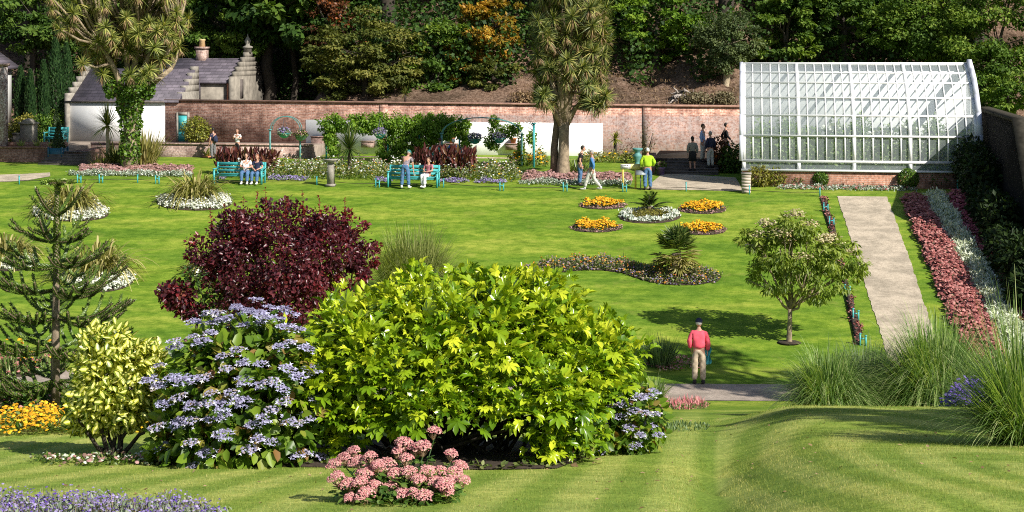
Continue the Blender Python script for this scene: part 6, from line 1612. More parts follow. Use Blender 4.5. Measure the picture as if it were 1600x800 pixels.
# low turquoise posts with a thin rail along the lawn edge
def post(px, py, lab, double=False, h=.36):
    p = hit(px, py); t = thing('edging_post', lab, 'post', p, -GA, 'low turquoise posts along the lawn edge')
    for i, dx in enumerate((0, .16) if double else (0,)):
        MB().bx(dx - .024, dx + .024, -.024, .024, -.05, h - .06 * i).box((dx, 0, h - .06 * i + .012), (.068, .068, .026)).build('upright', M['teal'], t)
    if double: MB().bx(.032, .128, -.015, .015, h - .16, h - .12).build('crossbar', M['teal'], t)
posts = [(30, 288, 0, 'low turquoise post at the end of the left path'), (121, 286, 1, 'low turquoise double post under the left end of the silver edging'), (155, 286, 1, 'low turquoise double post below the slim cordyline'), (215, 286, 0, 'low turquoise post below the ivy clad tree'), (243, 287, 1, 'low turquoise double post below the strap leaf clump'),
         (495, 289, 0, 'low turquoise post left of the sundial pillar'), (517, 290, 0, 'low turquoise post in front of the sundial pillar'), (587, 293, 1, 'low turquoise double post left of the second bench'), (693, 293, 0, 'low turquoise post right of the second bench'), (781, 298, 1, 'low turquoise double post at the end of the violet edging'),
         (880, 299, 1, 'low turquoise double post below the tall cabbage tree'), (973, 300, 1, 'low turquoise double post before the yellow sign'), (1072, 299, 0, 'low turquoise post on the edge of the gravel by the steps'), (1171, 304, 0, 'low turquoise post beside the pale brick pier'), (1281, 307, 0, 'low turquoise post at the upper lawn corner')]
for px, py, d_, lab in posts: post(px, py, lab, bool(d_))
for (px, py), lab in zip([(1287, 331), (1296, 353), (1320, 462), (1333, 500), (1344, 540)], ['low turquoise post first down the red edging', 'low turquoise post in red edging above the tree crown', 'low turquoise post in red edging right of the tree crown', 'low turquoise post in red edging level with the tree trunk', 'lowest turquoise post at the near end of the red edging']):
    post(px, py, lab, True, .34)
rl = MB(); pr = [hit(px, py) + Vector((0, 0, .17)) for px, py, d_, l_ in posts]
for a, b in zip(pr, pr[1:]): rl.tube([a, a.lerp(b, .5) - Vector((0, 0, .03)), b], .012, 5)
o = rl.build('edging_rail', M['darkbark']); tag(o, 'thin dark rail running low along the far lawn edge', 'rail')

# sundial pillar
t = thing('sundial_pillar', 'slim square stone pillar with a flat cap on the lawn edge', 'pillar', hit(517, 291), -GA)
MB().bx(-.19, .19, -.19, .19, 0, .1).build('base', M['stone'], t); MB().box((0, 0, .58), (.28, .28, .96), taper=.86).build('shaft', M['stone'], t); MB().box((0, 0, 1.10), (.46, .46, .08)).box((0, 0, 1.165), (.56, .56, .05)).build('cap', M['stone'], t)

# sign board with lettering, tilted label stand, urn, pot
p = hit(985, 295); k = F / p.y
t = thing('sign_board', 'long cream and yellow sign board on two yellow posts', 'sign', p, -.1)
zt_ = (295 - 256) / k; zb_2 = (295 - 264.5) / k
for dx in (-11.5 / k, 8 / k): MB().bx(dx - .04, dx + .04, -.04, .04, -.05, zb_2).build('post', M['yellowpaint'], t)
pn = MB().bx(-15.5 / k, 15.5 / k, -.05, .05, zb_2, zt_).build('panel', M['cream'], t)
MB().bx(-15 / k, -.0, -.057, -.0525, zb_2 + .02, zt_ - .02).build('notice', M['white'], pn)
b = MB()
for i in range(2):
    x = -14 / k
    while x < -1.5 / k:
        w_ = R.uniform(.02, .06); b.bx(x, x + w_, -.0600, -.0575, zt_ - .09 - i * .1, zt_ - .05 - i * .1); x += w_ + .02
b.build('lettering', M['darkstone'], pn)
p = hit(1001, 297); t = thing('label_stand', 'small tilted grey label stand between the sign and the man in lime jacket', 'label stand', p, -.1)
MB().tube([(0, 0, 0), (0, 0, .7)], .022, 8).build('post', M['metal'], t); pn = MB().box((0, -.03, .74), (.42, .3, .03), rot=Matrix.Rotation(.6, 3, 'X')).build('panel', plain('label_grey', (.25, .28, .3), .4, .1, 4), t)
t = gthing('urn', 'turquoise urn shaped bin with a wide bowl top below the wall', 'urn', Pu(996, -4.4), -4.4, 3.3)
MB().lathe([(r_ * .8, z_ * .85) for r_, z_ in [(.22, .0), (.22, .06), (.16, .1), (.15, .25), (.26, .5), (.27, .62), (.16, .72), (.14, .8), (.3, .9), (.33, 1.02), (.29, 1.02), (.2, .93)]], n=18).build('body', M['archgreen'], t, True); MB().bx(-.28, .28, -.28, .28, -.3, 0).build('base', M['stone'], t)

# steps under the greenhouse end, with pot
_, VS = uv_of(hit(1075, 273))
s0, s1 = Pu(1026, VS), Pu(1122, VS)
st = gthing('stone_steps', 'shaded stone steps climbing toward the wall beside the greenhouse', 'steps', 0, 0, 0)
zb0 = float(gz(*Wd((s0 + s1) / 2, VS)[:2]))
for k_ in range(5):
    MB().bx(s0 + .1 * k_, s1, VS + .45 * k_, VS + 2.3 + .003 * k_, zb0 - .3, zb0 + .115 * (k_ + 1)).bx(s0 + .1 * k_ - .02, s1 + .01, VS + .45 * k_ - .03, VS + .45 * k_ + .3, zb0 + .115 * (k_ + 1) + .002, zb0 + .115 * (k_ + 1) + .03).build('step', M['darkstone'], st)
STEPTOP = zb0 + .575
tm = MB().bx(s0 - .3, 12.2, VS + 2.31, -1.0, 2.8, STEPTOP - .02).build('landing', M['soil']); tm.location = Wd(0, 0); tm.rotation_euler = (0, 0, -GA); struct(tm)
b = gthing('side_wall', 'low sloping brick cheek wall left of the shaded steps', 'wall', s0 - .35, VS, zb0)
MB().prism([(0, -.2), (2.3, -.2), (2.3, .85), (1.9, .85), (0, .22)], -.2, .2, axis='x').build('brickwork', M['brick2'], b)
p = Wd(Pu(1033, VS - .3), VS - .3); p.z = float(gz(p.x, p.y)); t = pot('flower_pot', 'violet glazed pot at the foot of the shaded steps', p, .2, .38, M['purplepot'])
q = MB(); cloud(q, [(0, 0, .46, .26, .26, .16)], 260, .1, .06); q.build('foliage', G['green'], t); q = MB(); cloud(q, [(0, 0, .5, .24, .24, .14)], 90, .07, .07, PUFF); q.build('blossoms', G['pinklow'], t)
g = gpoly([(1108, 296), (1150, 278), (1162, 296)]); 
shrub('shrub', 'russet leafy shrub beside the steps against the greenhouse end', 'shrub', Wd(Pu(1122, VS + 1.5), VS + 1.5, zb0 + .1), .5, .5, 1.6, 700, .16, .09, 'rust')
shrub('shrub', 'dark bush in shade at the left end of the greenhouse', 'shrub', Wd(Pu(1146, VS + 1.2), VS + 1.2, zb0 - .1), .7, .6, 1.5, 1100, .16, .1, 'tree_dark')
shrub('shrub', 'bare twiggy olive shrub climbing the grey wall behind the urn', 'shrub', Wd(Pu(1012, -.8), -.8, 3.4), .5, .3, 2.0, 160, .1, .05, 'drab')

# rose arches, hanging baskets, vine
def arch(lab, pxa, pxb, py0, pytop, pyspring, v, nx=2):
    ua, ub = Pu(pxa, v), Pu(pxb, v); um = (ua + ub) / 2; p = Wd(um, v); p.z = float(gz(p.x, p.y))
    t = thing('rose_arch', lab, 'arch', p, -GA)
    zsp, ztp = Pz((pxa + pxb) / 2, pyspring, v) - p.z, Pz((pxa + pxb) / 2, pytop, v) - p.z; hw = (ub - ua) / 2
    for s_ in (-1, 1): MB().tube([(s_ * hw, 0, -.1), (s_ * hw, 0, zsp)], .05, 8).box((s_ * hw, 0, zsp), (.17, .17, .05)).build('post', M['archgreen'], t)
    b = MB()
    for dy in (-.0, .35):
        b.tube([(hw * math.cos(a), dy, zsp + (ztp - zsp) * math.sin(a)) for a in np.linspace(0, math.pi, 15)], .022, 6)
    b.build('hoop', M['archgreen'], t)
    return t, p
ar1, pa1 = arch('turquoise hoop arch with two hanging baskets in front of the brick wall', 422, 469, 262, 182, 203, -6.2)
ar2, pa2 = arch('long turquoise hoop arch before the whitewash, ending beside the tall cabbage tree', 690, 815, 280, 184, 209, -6.2)
t = gthing('arch_post', 'single turquoise post with bare twigs right of the long arch', 'post', Pu(834, -6.8), -6.8, 3.25)
MB().tube([(0, 0, -.1), (0, 0, 2.2)], .06, 8).box((0, 0, 2.22), (.2, .2, .06)).build('post', M['teal'], t)
b = MB()
for k_ in range(14): limb(b, (0, 0, R.uniform(1.6, 2.2)), (R.uniform(-.9, .35), R.uniform(-.2, .2), R.uniform(1.8, 2.75)), .012, .004, 4, .3, 4)
b.build('twigs', M['bark'], t)
def basket(px, py, v, lab, top, green=False):
    z = Pz(px, py, v); t = thing('hanging_basket', lab, 'hanging basket', Wd(Pu(px, v), v, z), 0, 'hanging flower baskets')
    MB().lathe([(.05, -.26), (.2, -.2), (.3, -.02), (.33, .0), (.28, .0)], n=14).build('bowl', M['teal'] if not green else M['greyteal'], t, True)
    q = MB(); cloud(q, [(0, 0, .06, .36, .36, .2)], 420, .1, .06, DIAM, .5); q.build('foliage', G['greyleaf'] if not green else G['green'], t)
    q = MB(); cloud(q, [(0, 0, .1, .36, .36, .22)], 190, .06, .06, PUFF, .8, upb=.2); q.build('blossoms', G['lav'] if not green else G['pinklow'], t)
    b = MB()
    for a in (0, 2.1, 4.2): b.tube([(math.cos(a) * .3, math.sin(a) * .3, 0), (0, 0, top)], .008, 4)
    b.build('chain', M['metal'], t)
M['greyteal'] = plain('faded_teal', (.12, .25, .23), .6, .2, 6)
basket(444, 208, -6.2, 'hanging basket in the middle of the hoop arch before the brick wall', .72)
basket(470, 212, -6.55, 'hanging basket with dusty pink flowers on the right post of the hoop arch', .3, True)
basket(594, 209, -6.0, 'hanging basket under the left part of the vine', .8)
basket(742, 217, -6.0, 'hanging basket left of its twin under the long arch', .95)
basket(780, 216, -6.0, 'hanging basket nearer the tall cabbage tree under the long arch', .9)
# vine pergola
vv = -4.6
pg = gthing('pergola', 'turquoise pergola frame carrying the green vine', 'pergola', 0, vv, 0)
for px in (510, 606, 655, 718):
    u = Pu(px, vv); MB().tube([(u, 0, 3.0), (u, 0, Pz(px, 192, vv))], .05, 7).build('post', M['teal'], pg)
for d_ in (.0, .5): MB().tube([(Pu(502, vv), d_, Pz(502, 197, vv)), (Pu(728, vv), d_, Pz(728, 197, vv))], .03, 6).build('beam', M['teal'], pg)
vn = gthing('vine', 'thick green vine trained over the pergola in front of the whitewash', 'vine', Pu(640, vv), vv, 3.2)
E = []
def ve(px, py, rx, ry, d=.55):
    k_ = F / Wd(Pu(px, vv), vv).y; E.append((Pu(px, vv) - Pu(640, vv), 0, Pz(px, py, vv) - 3.2, rx / k_, d, ry / k_))
for a in [(520, 193, 28, 15), (548, 193, 30, 14), (575, 193, 34, 15), (600, 192, 36, 18), (640, 192, 40, 19), (672, 193, 36, 18), (695, 194, 32, 17), (715, 195, 22, 16), (622, 205, 30, 20), (660, 208, 34, 22), (605, 232, 16, 24), (618, 250, 17, 12), (640, 225, 22, 22), (668, 228, 22, 20), (655, 240, 18, 14), (515, 205, 12, 16), (520, 225, 10, 16), (524, 245, 8, 12), (700, 206, 20, 14), (724, 205, 8, 14), (728, 222, 6, 16), (728, 240, 5, 14)]: ve(*a)
q = MB(); cloud(q, E, 34000, .13, .075, DIAM, .3, .5, .6, clump=900, flat=.9); q.build('foliage', G['vine'], vn)
b = MB()
for px in (606, 610, 656, 648, 515, 726):
    u = Pu(px, vv) - Pu(640, vv); limb(b, (u + R.uniform(-.2, .2), 0, -.2), (u, 0, Pz(px, 195, vv) - 3.2), .06, .04, 6, .12, 6)
b.build('stem', M['bark'], vn)
vn2 = gthing('vine', 'thin climbing vine hanging from the long arch against the whitewash', 'vine', Pu(790, -5.8), -5.8, 3.2)
E = []; vv = -5.8
def ve2(px, py, rx, ry, d=.3):
    k_ = F / Wd(Pu(px, vv), vv).y; E.append((Pu(px, vv) - Pu(790, vv), 0, Pz(px, py, vv) - 3.2, rx / k_, d, ry / k_))
for a in [(772, 188, 8, 8), (775, 205, 12, 16), (795, 205, 16, 11), (806, 200, 10, 8), (765, 220, 8, 10), (814, 232, 5, 26), (816, 258, 7, 14), (830, 215, 7, 14), (770, 226, 10, 8)]: ve2(*a)
q = MB(); cloud(q, E, 3400, .13, .08, DIAM, .4, .5, .5); q.build('foliage', G['vine'], vn2)
b = MB(); limb(b, (Pu(814, vv) - Pu(790, vv), 0, 0), (Pu(812, vv) - Pu(790, vv), 0, 1.9), .03, .02, 5, .2, 5); limb(b, (Pu(814, vv) - Pu(790, vv), 0, 1.7), (Pu(772, vv) - Pu(790, vv), 0, 2.4), .02, .01, 5, .2, 5); b.build('stem', M['bark'], vn2)

# ------------------------------------------------------------------ people
SK = {'fair': plain('skin', (.52, .28, .20), .55, .08, 9), 'tan': plain('skin_tan', (.36, .18, .11), .55, .08, 9)}
def cloth(name, c, var=.12): return plain(name, c, .85, var, 14)
EYE = plain('eye', (.02, .015, .012), .3, .1); LIP = plain('lip', (.42, .14, .12), .5, .1)
HAIR = {'white': plain('hair_white', (.62, .60, .57), .7, .1, 20), 'grey': plain('hair_grey', (.33, .31, .29), .7, .15, 20), 'brown': plain('hair_brown', (.10, .055, .03), .6, .2, 20), 'dark': plain('hair_dark', (.02, .015, .012), .6, .2, 20), 'red': plain('hair_red', (.26, .10, .05), .6, .2, 20)}
def skin_mesh(nodes, edges, root, sub=2, fold=0.0):
    """grow one continuous surface round a joint skeleton"""
    names = list(nodes); me = bpy.data.meshes.new('grow')
    me.from_pydata([tuple(nodes[n][0]) for n in names], [(names.index(a), names.index(b)) for a, b in edges], [])
    o = bpy.data.objects.new('grow', me); COL.objects.link(o)
    m = o.modifiers.new('skin', 'SKIN'); m.use_smooth_shade = True; m.branch_smoothing = .4
    for i, n in enumerate(names):
        r = nodes[n][1]; d = me.skin_vertices[0].data[i]; d.radius = (r, r) if np.ndim(r) == 0 else tuple(r); d.use_root = (n == root)
    s_ = o.modifiers.new('sub', 'SUBSURF'); s_.levels = sub; s_.render_levels = sub
    dg = bpy.context.evaluated_depsgraph_get(); ev = o.evaluated_get(dg).to_mesh()
    V = np.array([v.co[:] for v in ev.vertices]); V = V + fold * np.sin(V[:, [2, 0, 1]] * [38, 30, 26] + 3 * np.sin(V[:, [1, 2, 0]] * 21)); q4 = np.array([p.vertices[:] for p in ev.polygons if len(p.vertices) == 4]); q3 = np.array([p.vertices[:] for p in ev.polygons if len(p.vertices) == 3])
    bpy.data.objects.remove(o); bpy.data.meshes.remove(me)
    return V, [f for f in (q4, q3) if len(f)]
BASE = dict(pelvis=(0, 0, .93), waist=(0, .0, 1.08), chest=(0, 0, 1.29), neck=(0, -.01, 1.465), skull=(0, .01, 1.545),
            shL=(-.165, 0, 1.385), elL=(-.235, -.03, 1.12), wrL=(-.23, .05, .89), shR=(.165, 0, 1.385), elR=(.235, -.03, 1.12), wrR=(.23, .05, .89),
            hipL=(-.095, 0, .89), knL=(-.105, .02, .49), anL=(-.11, -.03, .085), toeL=(-.125, .13, .035), hipR=(.095, 0, .89), knR=(.105, .02, .49), anR=(.11, -.03, .085), toeR=(.125, .13, .035))
RADII = dict(pelvis=(.155, .125), waist=(.14, .11), chest=(.165, .12), neck=.058, skull=.06, shL=.062, elL=.048, wrL=.031, shR=.062, elR=.048, wrR=.031,
             hipL=.10, knL=.062, anL=.042, toeL=.036, hipR=.10, knR=.062, anR=.042, toeR=.036)
TORSO = [('pelvis', 'waist'), ('waist', 'chest'), ('chest', 'neck')]
ARM = lambda s: [('chest', 'sh' + s), ('sh' + s, 'el' + s), ('el' + s, 'wr' + s)]
LEG = lambda s: [('pelvis', 'hip' + s), ('hip' + s, 'kn' + s), ('kn' + s, 'an' + s)]
def person(lab, p, rz, pose=None, height=1.75, top=None, legs=None, sleeves='long', skirt=False, hair='brown', hairlen=.0, cap=None, shoes=None, skin='fair', face=(0, 1, 0), fat=1.0, female=False, bald=False, jacket=0.0, topname='jumper', legname='trousers', shorts=False):
    t = thing('person', lab, 'person', p, rz); sc = height / 1.75; t.scale = (sc, sc, sc)
    J = dict(BASE); J.update(pose or {})
    J = {k_: Vector(v_) for k_, v_ in J.items()}
    rad_ = {k_: (np.array(v_) * (fat if k_ in ('pelvis', 'waist', 'chest') else 1)) for k_, v_ in RADII.items()}
    if female: rad_['waist'] = rad_['waist'] * .86; rad_['chest'] = rad_['chest'] * .9; rad_['shL'] = rad_['shR'] = .066
    nodes = {k_: (J[k_], rad_[k_] * .93) for k_ in J}
    V, Fs = skin_mesh(nodes, TORSO + [('neck', 'skull')] + ARM('L') + ARM('R') + LEG('L') + LEG('R') + [('anL', 'toeL'), ('anR', 'toeR')], 'pelvis')
    b = MB(); b.add(V, Fs)
    # head with a face
    f = Vector(face).normalized(); zx = Vector((0, 0, 1)); rgt = f.cross(zx).normalized(); upv = rgt.cross(f)
    Rm = Matrix((rgt, f, upv)).transposed()
    hc = J['skull'] + upv * .085 + f * .012
    b.ball(hc, (.074, .094, .112), 16, 12, rot=Rm)
    b.ball(hc + f * .055 - upv * .065, (.05, .045, .045), 10, 8, rot=Rm)
    b.ball(hc + f * .098 - upv * .018, (.013, .020, .022), 8, 6, rot=Rm)
    for s_ in (-1, 1):
        b.ball(hc + rgt * .077 * s_ - upv * .005, (.012, .022, .032), 8, 6, rot=Rm)
        b.ball(hc + rgt * .030 * s_ + f * .084 + upv * .008, (.013, .009, .008), 8, 6, mi=1, rot=Rm)
    b.ball(hc + f * .092 - upv * .058, (.022, .008, .007), 8, 6, mi=2, rot=Rm)
    # hands: palm, four unequal fingers, thumb from the side of the palm
    for s_ in 'LR':
        w_, e_ = J['wr' + s_], J['el' + s_]; d = (w_ - e_).normalized(); sd = Vector((-1 if s_ == 'L' else 1, 0, 0)); pn_ = d.cross(Vector((0, 1, 0)));
        fw = Vector((0, 1, 0)) - d * d.y
        fw = fw.normalized() if fw.length > .2 else Vector((0, 0, 1)); inn = fw.cross(d).normalized() * (1 if s_ == 'L' else -1)
        pc = w_ + d * .055; Rh = Matrix((inn, fw, d)).transposed(); b.ball(pc, (.017, .040, .056), 10, 8, rot=Rh)
        for i, (o_, L_f) in enumerate([(.028, .072), (.010, .082), (-.009, .077), (-.027, .060)]):
            a0 = pc + d * .042 + fw * o_; b.tube([a0, a0 + d * L_f * .5 + inn * .006, a0 + d * L_f * .85 + inn * .024], [.0095, .0085, .0065], 6)
        a0 = pc - d * .02 + fw * .032; b.tube([a0, a0 + fw * .026 + d * .026, a0 + fw * .034 + d * .058 + inn * .008], [.011, .010, .007], 6)
    b.build('body', [SK[skin], EYE, LIP], t, True)
    # hair
    if hair and not bald:
        h = MB(); h.ball(hc + upv * .018 - f * .016, (.084, .098, .112), 16, 12, rot=Rm)
        VV = h.v[0]; rel = (VV - np.array(hc)) @ np.array(Rm)
        keep = (rel[:, 1] < .045 + .6 * np.maximum(0, rel[:, 2] - .03)) & (rel[:, 2] > -.055 - hairlen)
        VV[~keep] = np.array(hc) + (VV[~keep] - np.array(hc)) * .78
        if hairlen: h.ball(hc - f * .05 - upv * (.05 + hairlen * .5), (.075, .05, .07 + hairlen * .6), 12, 8, rot=Rm)
        h.build('hair', HAIR[hair], t, True)
    if cap is not None:
        c_ = MB(); c_.ball(hc + upv * .040, (.094, .114, .094), 16, 10, rot=Rm); VV = c_.v[0]; rel = (VV - np.array(hc)) @ np.array(Rm)
        m_ = rel[:, 2] < -.012; VV[m_] += np.outer(-.012 - rel[m_, 2], np.array(upv))
        c_.box(hc + f * .13 + upv * .034, (.13, .1, .012), rot=Rm); c_.build('cap', cap, t, True)
    # clothes grown on the same skeleton, a little looser
    if top is not None:
        nd = {k_: (J[k_], rad_[k_] * 1.0 + .012 + jacket) for k_ in ('pelvis', 'waist', 'chest')}
        nd['neck'] = (J['neck'] - Vector((0, 0, .035)), .070 + jacket * .5)
        nd['pelvis'] = (J['waist'].lerp(J['pelvis'], 1.0), rad_['pelvis'] * 1.02 + .014 + jacket)
        ed = list(TORSO)
        for s_ in 'LR':
            nd['sh' + s_] = (J['sh' + s_], rad_['sh' + s_] * .98 + .004 + jacket * .5)
            if sleeves == 'long':
                nd['el' + s_] = (J['el' + s_], .062 + jacket * .6); nd['wr' + s_] = (J['el' + s_].lerp(J['wr' + s_], .93), .046 + jacket * .5); ed += ARM(s_)
            else:
                nd['el' + s_] = (J['sh' + s_].lerp(J['el' + s_], .72), .066); ed += ARM(s_)[:2]
        V, Fs = skin_mesh(nd, ed, 'chest', fold=.006); MB().add(V, Fs).build(topname, top, t, True)
    if legs is not None:
        if skirt:
            z0 = J['pelvis'].z; MB().lathe([(.15, .1), (.19, -.08), (.22, -.42), (.20, -.42)], tuple(J['pelvis']), 16, sy=.8).build('skirt', legs, t, True)
        else:
            nd = {'waist': (J['pelvis'].lerp(J['waist'], .45), rad_['waist'] * 1.02 + .004), 'pelvis': (J['pelvis'], rad_['pelvis'] * .98 + .008)}
            ed = [('waist', 'pelvis')]
            for s_ in 'LR':
                nd['hip' + s_] = (J['hip' + s_], .118); nd['kn' + s_] = (J['kn' + s_], .088)
                ed += LEG(s_)[:2] if shorts else LEG(s_)
                if not shorts: nd['an' + s_] = (J['kn' + s_].lerp(J['an' + s_], .94), .074)
            V, Fs = skin_mesh(nd, ed, 'pelvis', fold=.008); MB().add(V, Fs).build(legname, legs, t, True)
    if shoes is not None:
        for s_ in 'LR':
            a_, o_ = J['an' + s_], J['toe' + s_]; d = (o_ - a_); d.z = 0; d.normalize(); q_ = d.to_track_quat('Y', 'Z').to_matrix()
            MB().ball(a_.lerp(o_, .5) + Vector((0, 0, -.015)), (.052, .145, .048), 12, 8, rot=q_).ball(a_ + Vector((0, 0, -.005)), (.05, .065, .065), 10, 8, rot=q_).build('shoe', shoes, t, True)
    return t
WHITE = cloth('white_cotton', (.74, .74, .74), .05); DENIM = cloth('denim', (.075, .16, .31), .25); NAVY = cloth('navy_cloth', (.02, .025, .06)); BLACK = M['black']
BEIGE = cloth('beige_cloth', (.50, .40, .29), .12); PALE = cloth('pale_trousers', (.55, .54, .50), .08); SHOEW = cloth('white_shoes', (.68, .68, .68), .06); SHOED = cloth('dark_shoes', (.03, .027, .028)); 
WALK = dict(hipL=(-.09, .02, .89), knL=(-.10, .20, .52), anL=(-.11, .30, .10), toeL=(-.12, .46, .06), hipR=(.09, -.02, .89), knR=(.10, -.06, .48), anR=(.11, -.36, .14), toeR=(.12, -.22, .045), elL=(-.23, -.14, 1.14), wrL=(-.22, -.12, .90), elR=(.23, .04, 1.13), wrR=(.22, .20, .93))
SIT = dict(pelvis=(0, 0, .53), waist=(0, -.03, .68), chest=(0, -.05, .89), neck=(0, -.05, 1.065), skull=(0, -.03, 1.16), shL=(-.185, -.05, 1.0), shR=(.185, -.05, 1.0), elL=(-.25, .02, .75), wrL=(-.06, .20, .72), elR=(.25, .02, .75), wrR=(.06, .22, .74),
           hipL=(-.10, .02, .53), knL=(-.13, .43, .52), anL=(-.13, .46, .09), toeL=(-.14, .62, .035), hipR=(.10, .02, .53), knR=(.13, .43, .52), anR=(.13, .40, .09), toeR=(.14, .56, .035))
# the man in the red jumper on the lower path
p = hit(1092, 600.5)
t = person('man in red jumper, beige trousers and navy cap standing on the lower path', p, -.12,
    dict(shL=(-.175, 0, 1.385), shR=(.175, 0, 1.385), elL=(-.255, -.05, 1.13), wrL=(-.205, .03, .93), elR=(.245, -.03, 1.12), wrR=(.225, .05, .88)), 1.76, cloth('red_wool', (.80, .10, .15), .12), BEIGE, hair='white', cap=NAVY, shoes=SHOED, face=(.25, 1, .05), fat=1.16, jacket=.022)
b = MB(); Pg = []
for i in range(9):
    z = .96 - i * .055; w_ = .075 + .022 * math.sin(i * 1.1); Pg.append([(.24 + x * w_, .05 + .035 * math.sin(x * 5 + i) + .02 * x, z + .03 * abs(x)) for x in np.linspace(-1, 1, 9)])
b.grid(Pg); b.grid([[(x + .004, y + .05, z) for x, y, z in r_] for r_ in Pg[:8]]); jk = b.build('folded_jacket', cloth('teal_cloth', (.03, .22, .26)), None, True); jk.location = p; jk.rotation_euler = (0, 0, -.12); jk.scale = (1.0, 1.0, 1.0); tag(jk, 'teal jacket hanging from the hand of the man in the red jumper', 'jacket')
# people along the far edge
person('man in a lime yellow jacket and jeans seen from behind beside the sign', hit(1012, 297), .05, dict(elL=(-.29, .0, 1.14), elR=(.29, .0, 1.14), wrL=(-.20, .12, .98), wrR=(.20, .12, .98)), 1.80, cloth('lime_cloth', (.36, .56, .02), .1), DENIM, hair='white', shoes=SHOED, face=(0, 1, -.15), jacket=.03, fat=1.08, topname='jacket')
person('balding man in a blue jumper and pale trousers striding left', hit(925, 297.5), 1.25, WALK, 1.72, cloth('blue_wool', (.06, .19, .42)), PALE, hair='grey', shoes=SHOEW, face=(-.3, 1, 0))
person('man in a black tee shirt half hidden behind the tall cabbage tree', hit(906, 290), -1.5, dict(chest=(0, .05, 1.29), neck=(0, .08, 1.46), skull=(0, .12, 1.55), shL=(-.185, .06, 1.40), shR=(.185, .06, 1.40)), 1.74, BLACK, DENIM, 'short', hair='dark', shoes=SHOED, face=(0, 1, -.1), topname='tee_shirt')
def onstep(px, v):
    q_ = Wd(Pu(px, v), v); i = int(math.floor((v - VS) / .45)); q_.z = float(gz(q_.x, q_.y)) if i < 0 else (zb0 + .115 * (min(i, 4) + 1) + .03 if i < 5 else STEPTOP - .02)
    return q_
person('woman in a grey jacket and dark skirt standing on the shaded steps', onstep(1082, VS + .35), .1, None, 1.62, cloth('grey_tweed', (.26, .26, .22)), BLACK, skirt=True, hair='dark', hairlen=.03, shoes=SHOED, female=True, jacket=.03, topname='jacket')
person('tall man in a pale blue shirt at the top of the shaded steps', onstep(1098, VS + 1.6), -2.0, None, 1.80, cloth('pale_blue_shirt', (.33, .45, .72), .06), PALE, hair='brown', shoes=SHOED, topname='shirt')
person('grey haired man in a navy jacket in the group on the steps', onstep(1110, VS + .8), .5, None, 1.72, NAVY, PALE, hair='grey', shoes=SHOED, jacket=.025, topname='jacket')
person('person in dark clothes walking right in the shade by the greenhouse', onstep(1134, VS + 2.5), -1.5, WALK, 1.75, BLACK, NAVY, hair='dark', shoes=SHOED)
# couple on the first bench
def seat(bp_, rz, dx, dy=-.02): return bp_ + Vector((dx * math.cos(rz) - dy * math.sin(rz), dx * math.sin(rz) + dy * math.cos(rz), 0))
k = F / B1.y
person('man in a white shirt and jeans sitting on the bench beside the woman in navy', seat(B1, -.1, (384 - 374) / k, .05), math.pi - .1 + .1, SIT, 1.74, WHITE, DENIM, 'short', hair='brown', shoes=SHOEW, topname='shirt', face=(-.25, 1, 0))
S2 = dict(SIT); S2.update(wrL=(-.04, .24, .66), wrR=(.05, .24, .67))
person('woman in a navy top and jeans sitting at the right end of the bench', seat(B1, -.1, (402 - 374) / k, .05), math.pi - .1 - .05, S2, 1.68, NAVY, DENIM, 'short', hair='red', hairlen=.02, shoes=SHOEW, female=True, topname='top', face=(.2, 1, -.05))
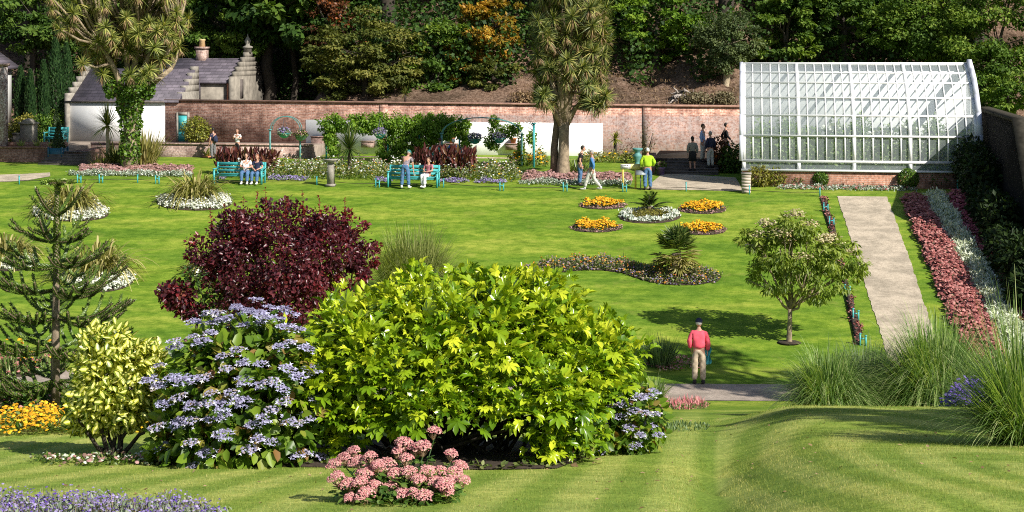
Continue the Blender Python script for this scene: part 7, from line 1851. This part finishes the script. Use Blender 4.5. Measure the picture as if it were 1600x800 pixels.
# second bench: stooping man with his back to us, woman seated
k = F / B2.y
person('man in jeans and patterned shirt stooping over the bench with his back turned', seat(B2, -.1, (637 - 646) / k, -.62), -.25,
    dict(waist=(0, .08, 1.06), chest=(0, .20, 1.22), neck=(0, .33, 1.33), skull=(0, .42, 1.39), shL=(-.185, .26, 1.28), shR=(.185, .26, 1.28), elL=(-.22, .36, 1.03), wrL=(-.18, .45, .80), elR=(.23, .30, 1.0), wrR=(.24, .36, .74), hipL=(-.10, -.02, .90), hipR=(.10, -.02, .90), knL=(-.13, .0, .49), knR=(.13, .0, .49), anL=(-.16, -.03, .085), anR=(.16, -.03, .085), toeL=(-.19, .13, .035), toeR=(.19, .13, .035)),
    1.78, cloth('check_shirt', (.24, .20, .23), .4), DENIM, 'short', hair='grey', cap=cloth('teal_cap', (.03, .16, .15)), shoes=SHOEW, face=(.2, 1, -.4), topname='shirt')
S3 = dict(SIT); S3.update(knL=(-.10, .43, .53), knR=(.06, .44, .55), anR=(.02, .42, .10), toeR=(.0, .58, .04))
person('woman in a pink top and white trousers sitting on the bench beside the stooping man', seat(B2, -.1, (669 - 646) / k, .04), math.pi - .55, S3, 1.66, cloth('pink_print', (.42, .15, .19), .45), WHITE, 'short', hair='brown', hairlen=.10, shoes=SHOEW, female=True, topname='top', face=(-.2, 1, -.1))
# two on the hidden bench behind the cannas
person('person in a dark maroon jacket sitting with their back turned behind the cannas', seat(PB, -.1, -.36, -.02), 0, SIT, 1.78, cloth('maroon_cloth', (.10, .04, .05), .3), NAVY, hair='dark', shoes=SHOED, jacket=.03, topname='jacket')
person('white haired person in a bright blue jacket sitting with their back turned behind the cannas', seat(PB, -.1, .30, -.02), .1, SIT, 1.72, cloth('bright_blue', (.02, .16, .58)), DENIM, hair='white', shoes=SHOED, jacket=.03, topname='jacket')
# two walking by the brick wall
def byw(px, v): q_ = Wd(Pu(px, v), v); q_.z = float(gz(q_.x, q_.y)); return q_
t = person('dark haired person in a navy top with a rucksack by the brick wall', byw(333, -4.1), .9, dict(elR=(.24, .10, 1.30), wrR=(.10, .22, 1.46)), 1.62, NAVY, cloth('grey_trousers', (.16, .16, .17)), 'short', hair='dark', shoes=SHOED)
pr = byw(333, -4.1); bk = MB(); bk.ball((0, -.20, 1.12), (.15, .10, .22), 12, 8).ball((0, -.29, 1.04), (.10, .05, .10), 10, 6); rk = bk.build('rucksack', NAVY, None, True); rk.location = pr; rk.rotation_euler = (0, 0, .9); rk.scale = (.92,) * 3; tag(rk, 'dark rucksack on the back of the person by the brick wall', 'rucksack')
person('person in a white top and black trousers standing before the brick wall', byw(371, -4.1), math.pi - .3, dict(elR=(.25, .06, 1.16), wrR=(.12, .26, 1.30), elL=(-.25, .06, 1.16), wrL=(-.02, .28, 1.26)), 1.58, WHITE, BLACK, 'short', hair='brown', hairlen=.04, shoes=SHOED, female=True)
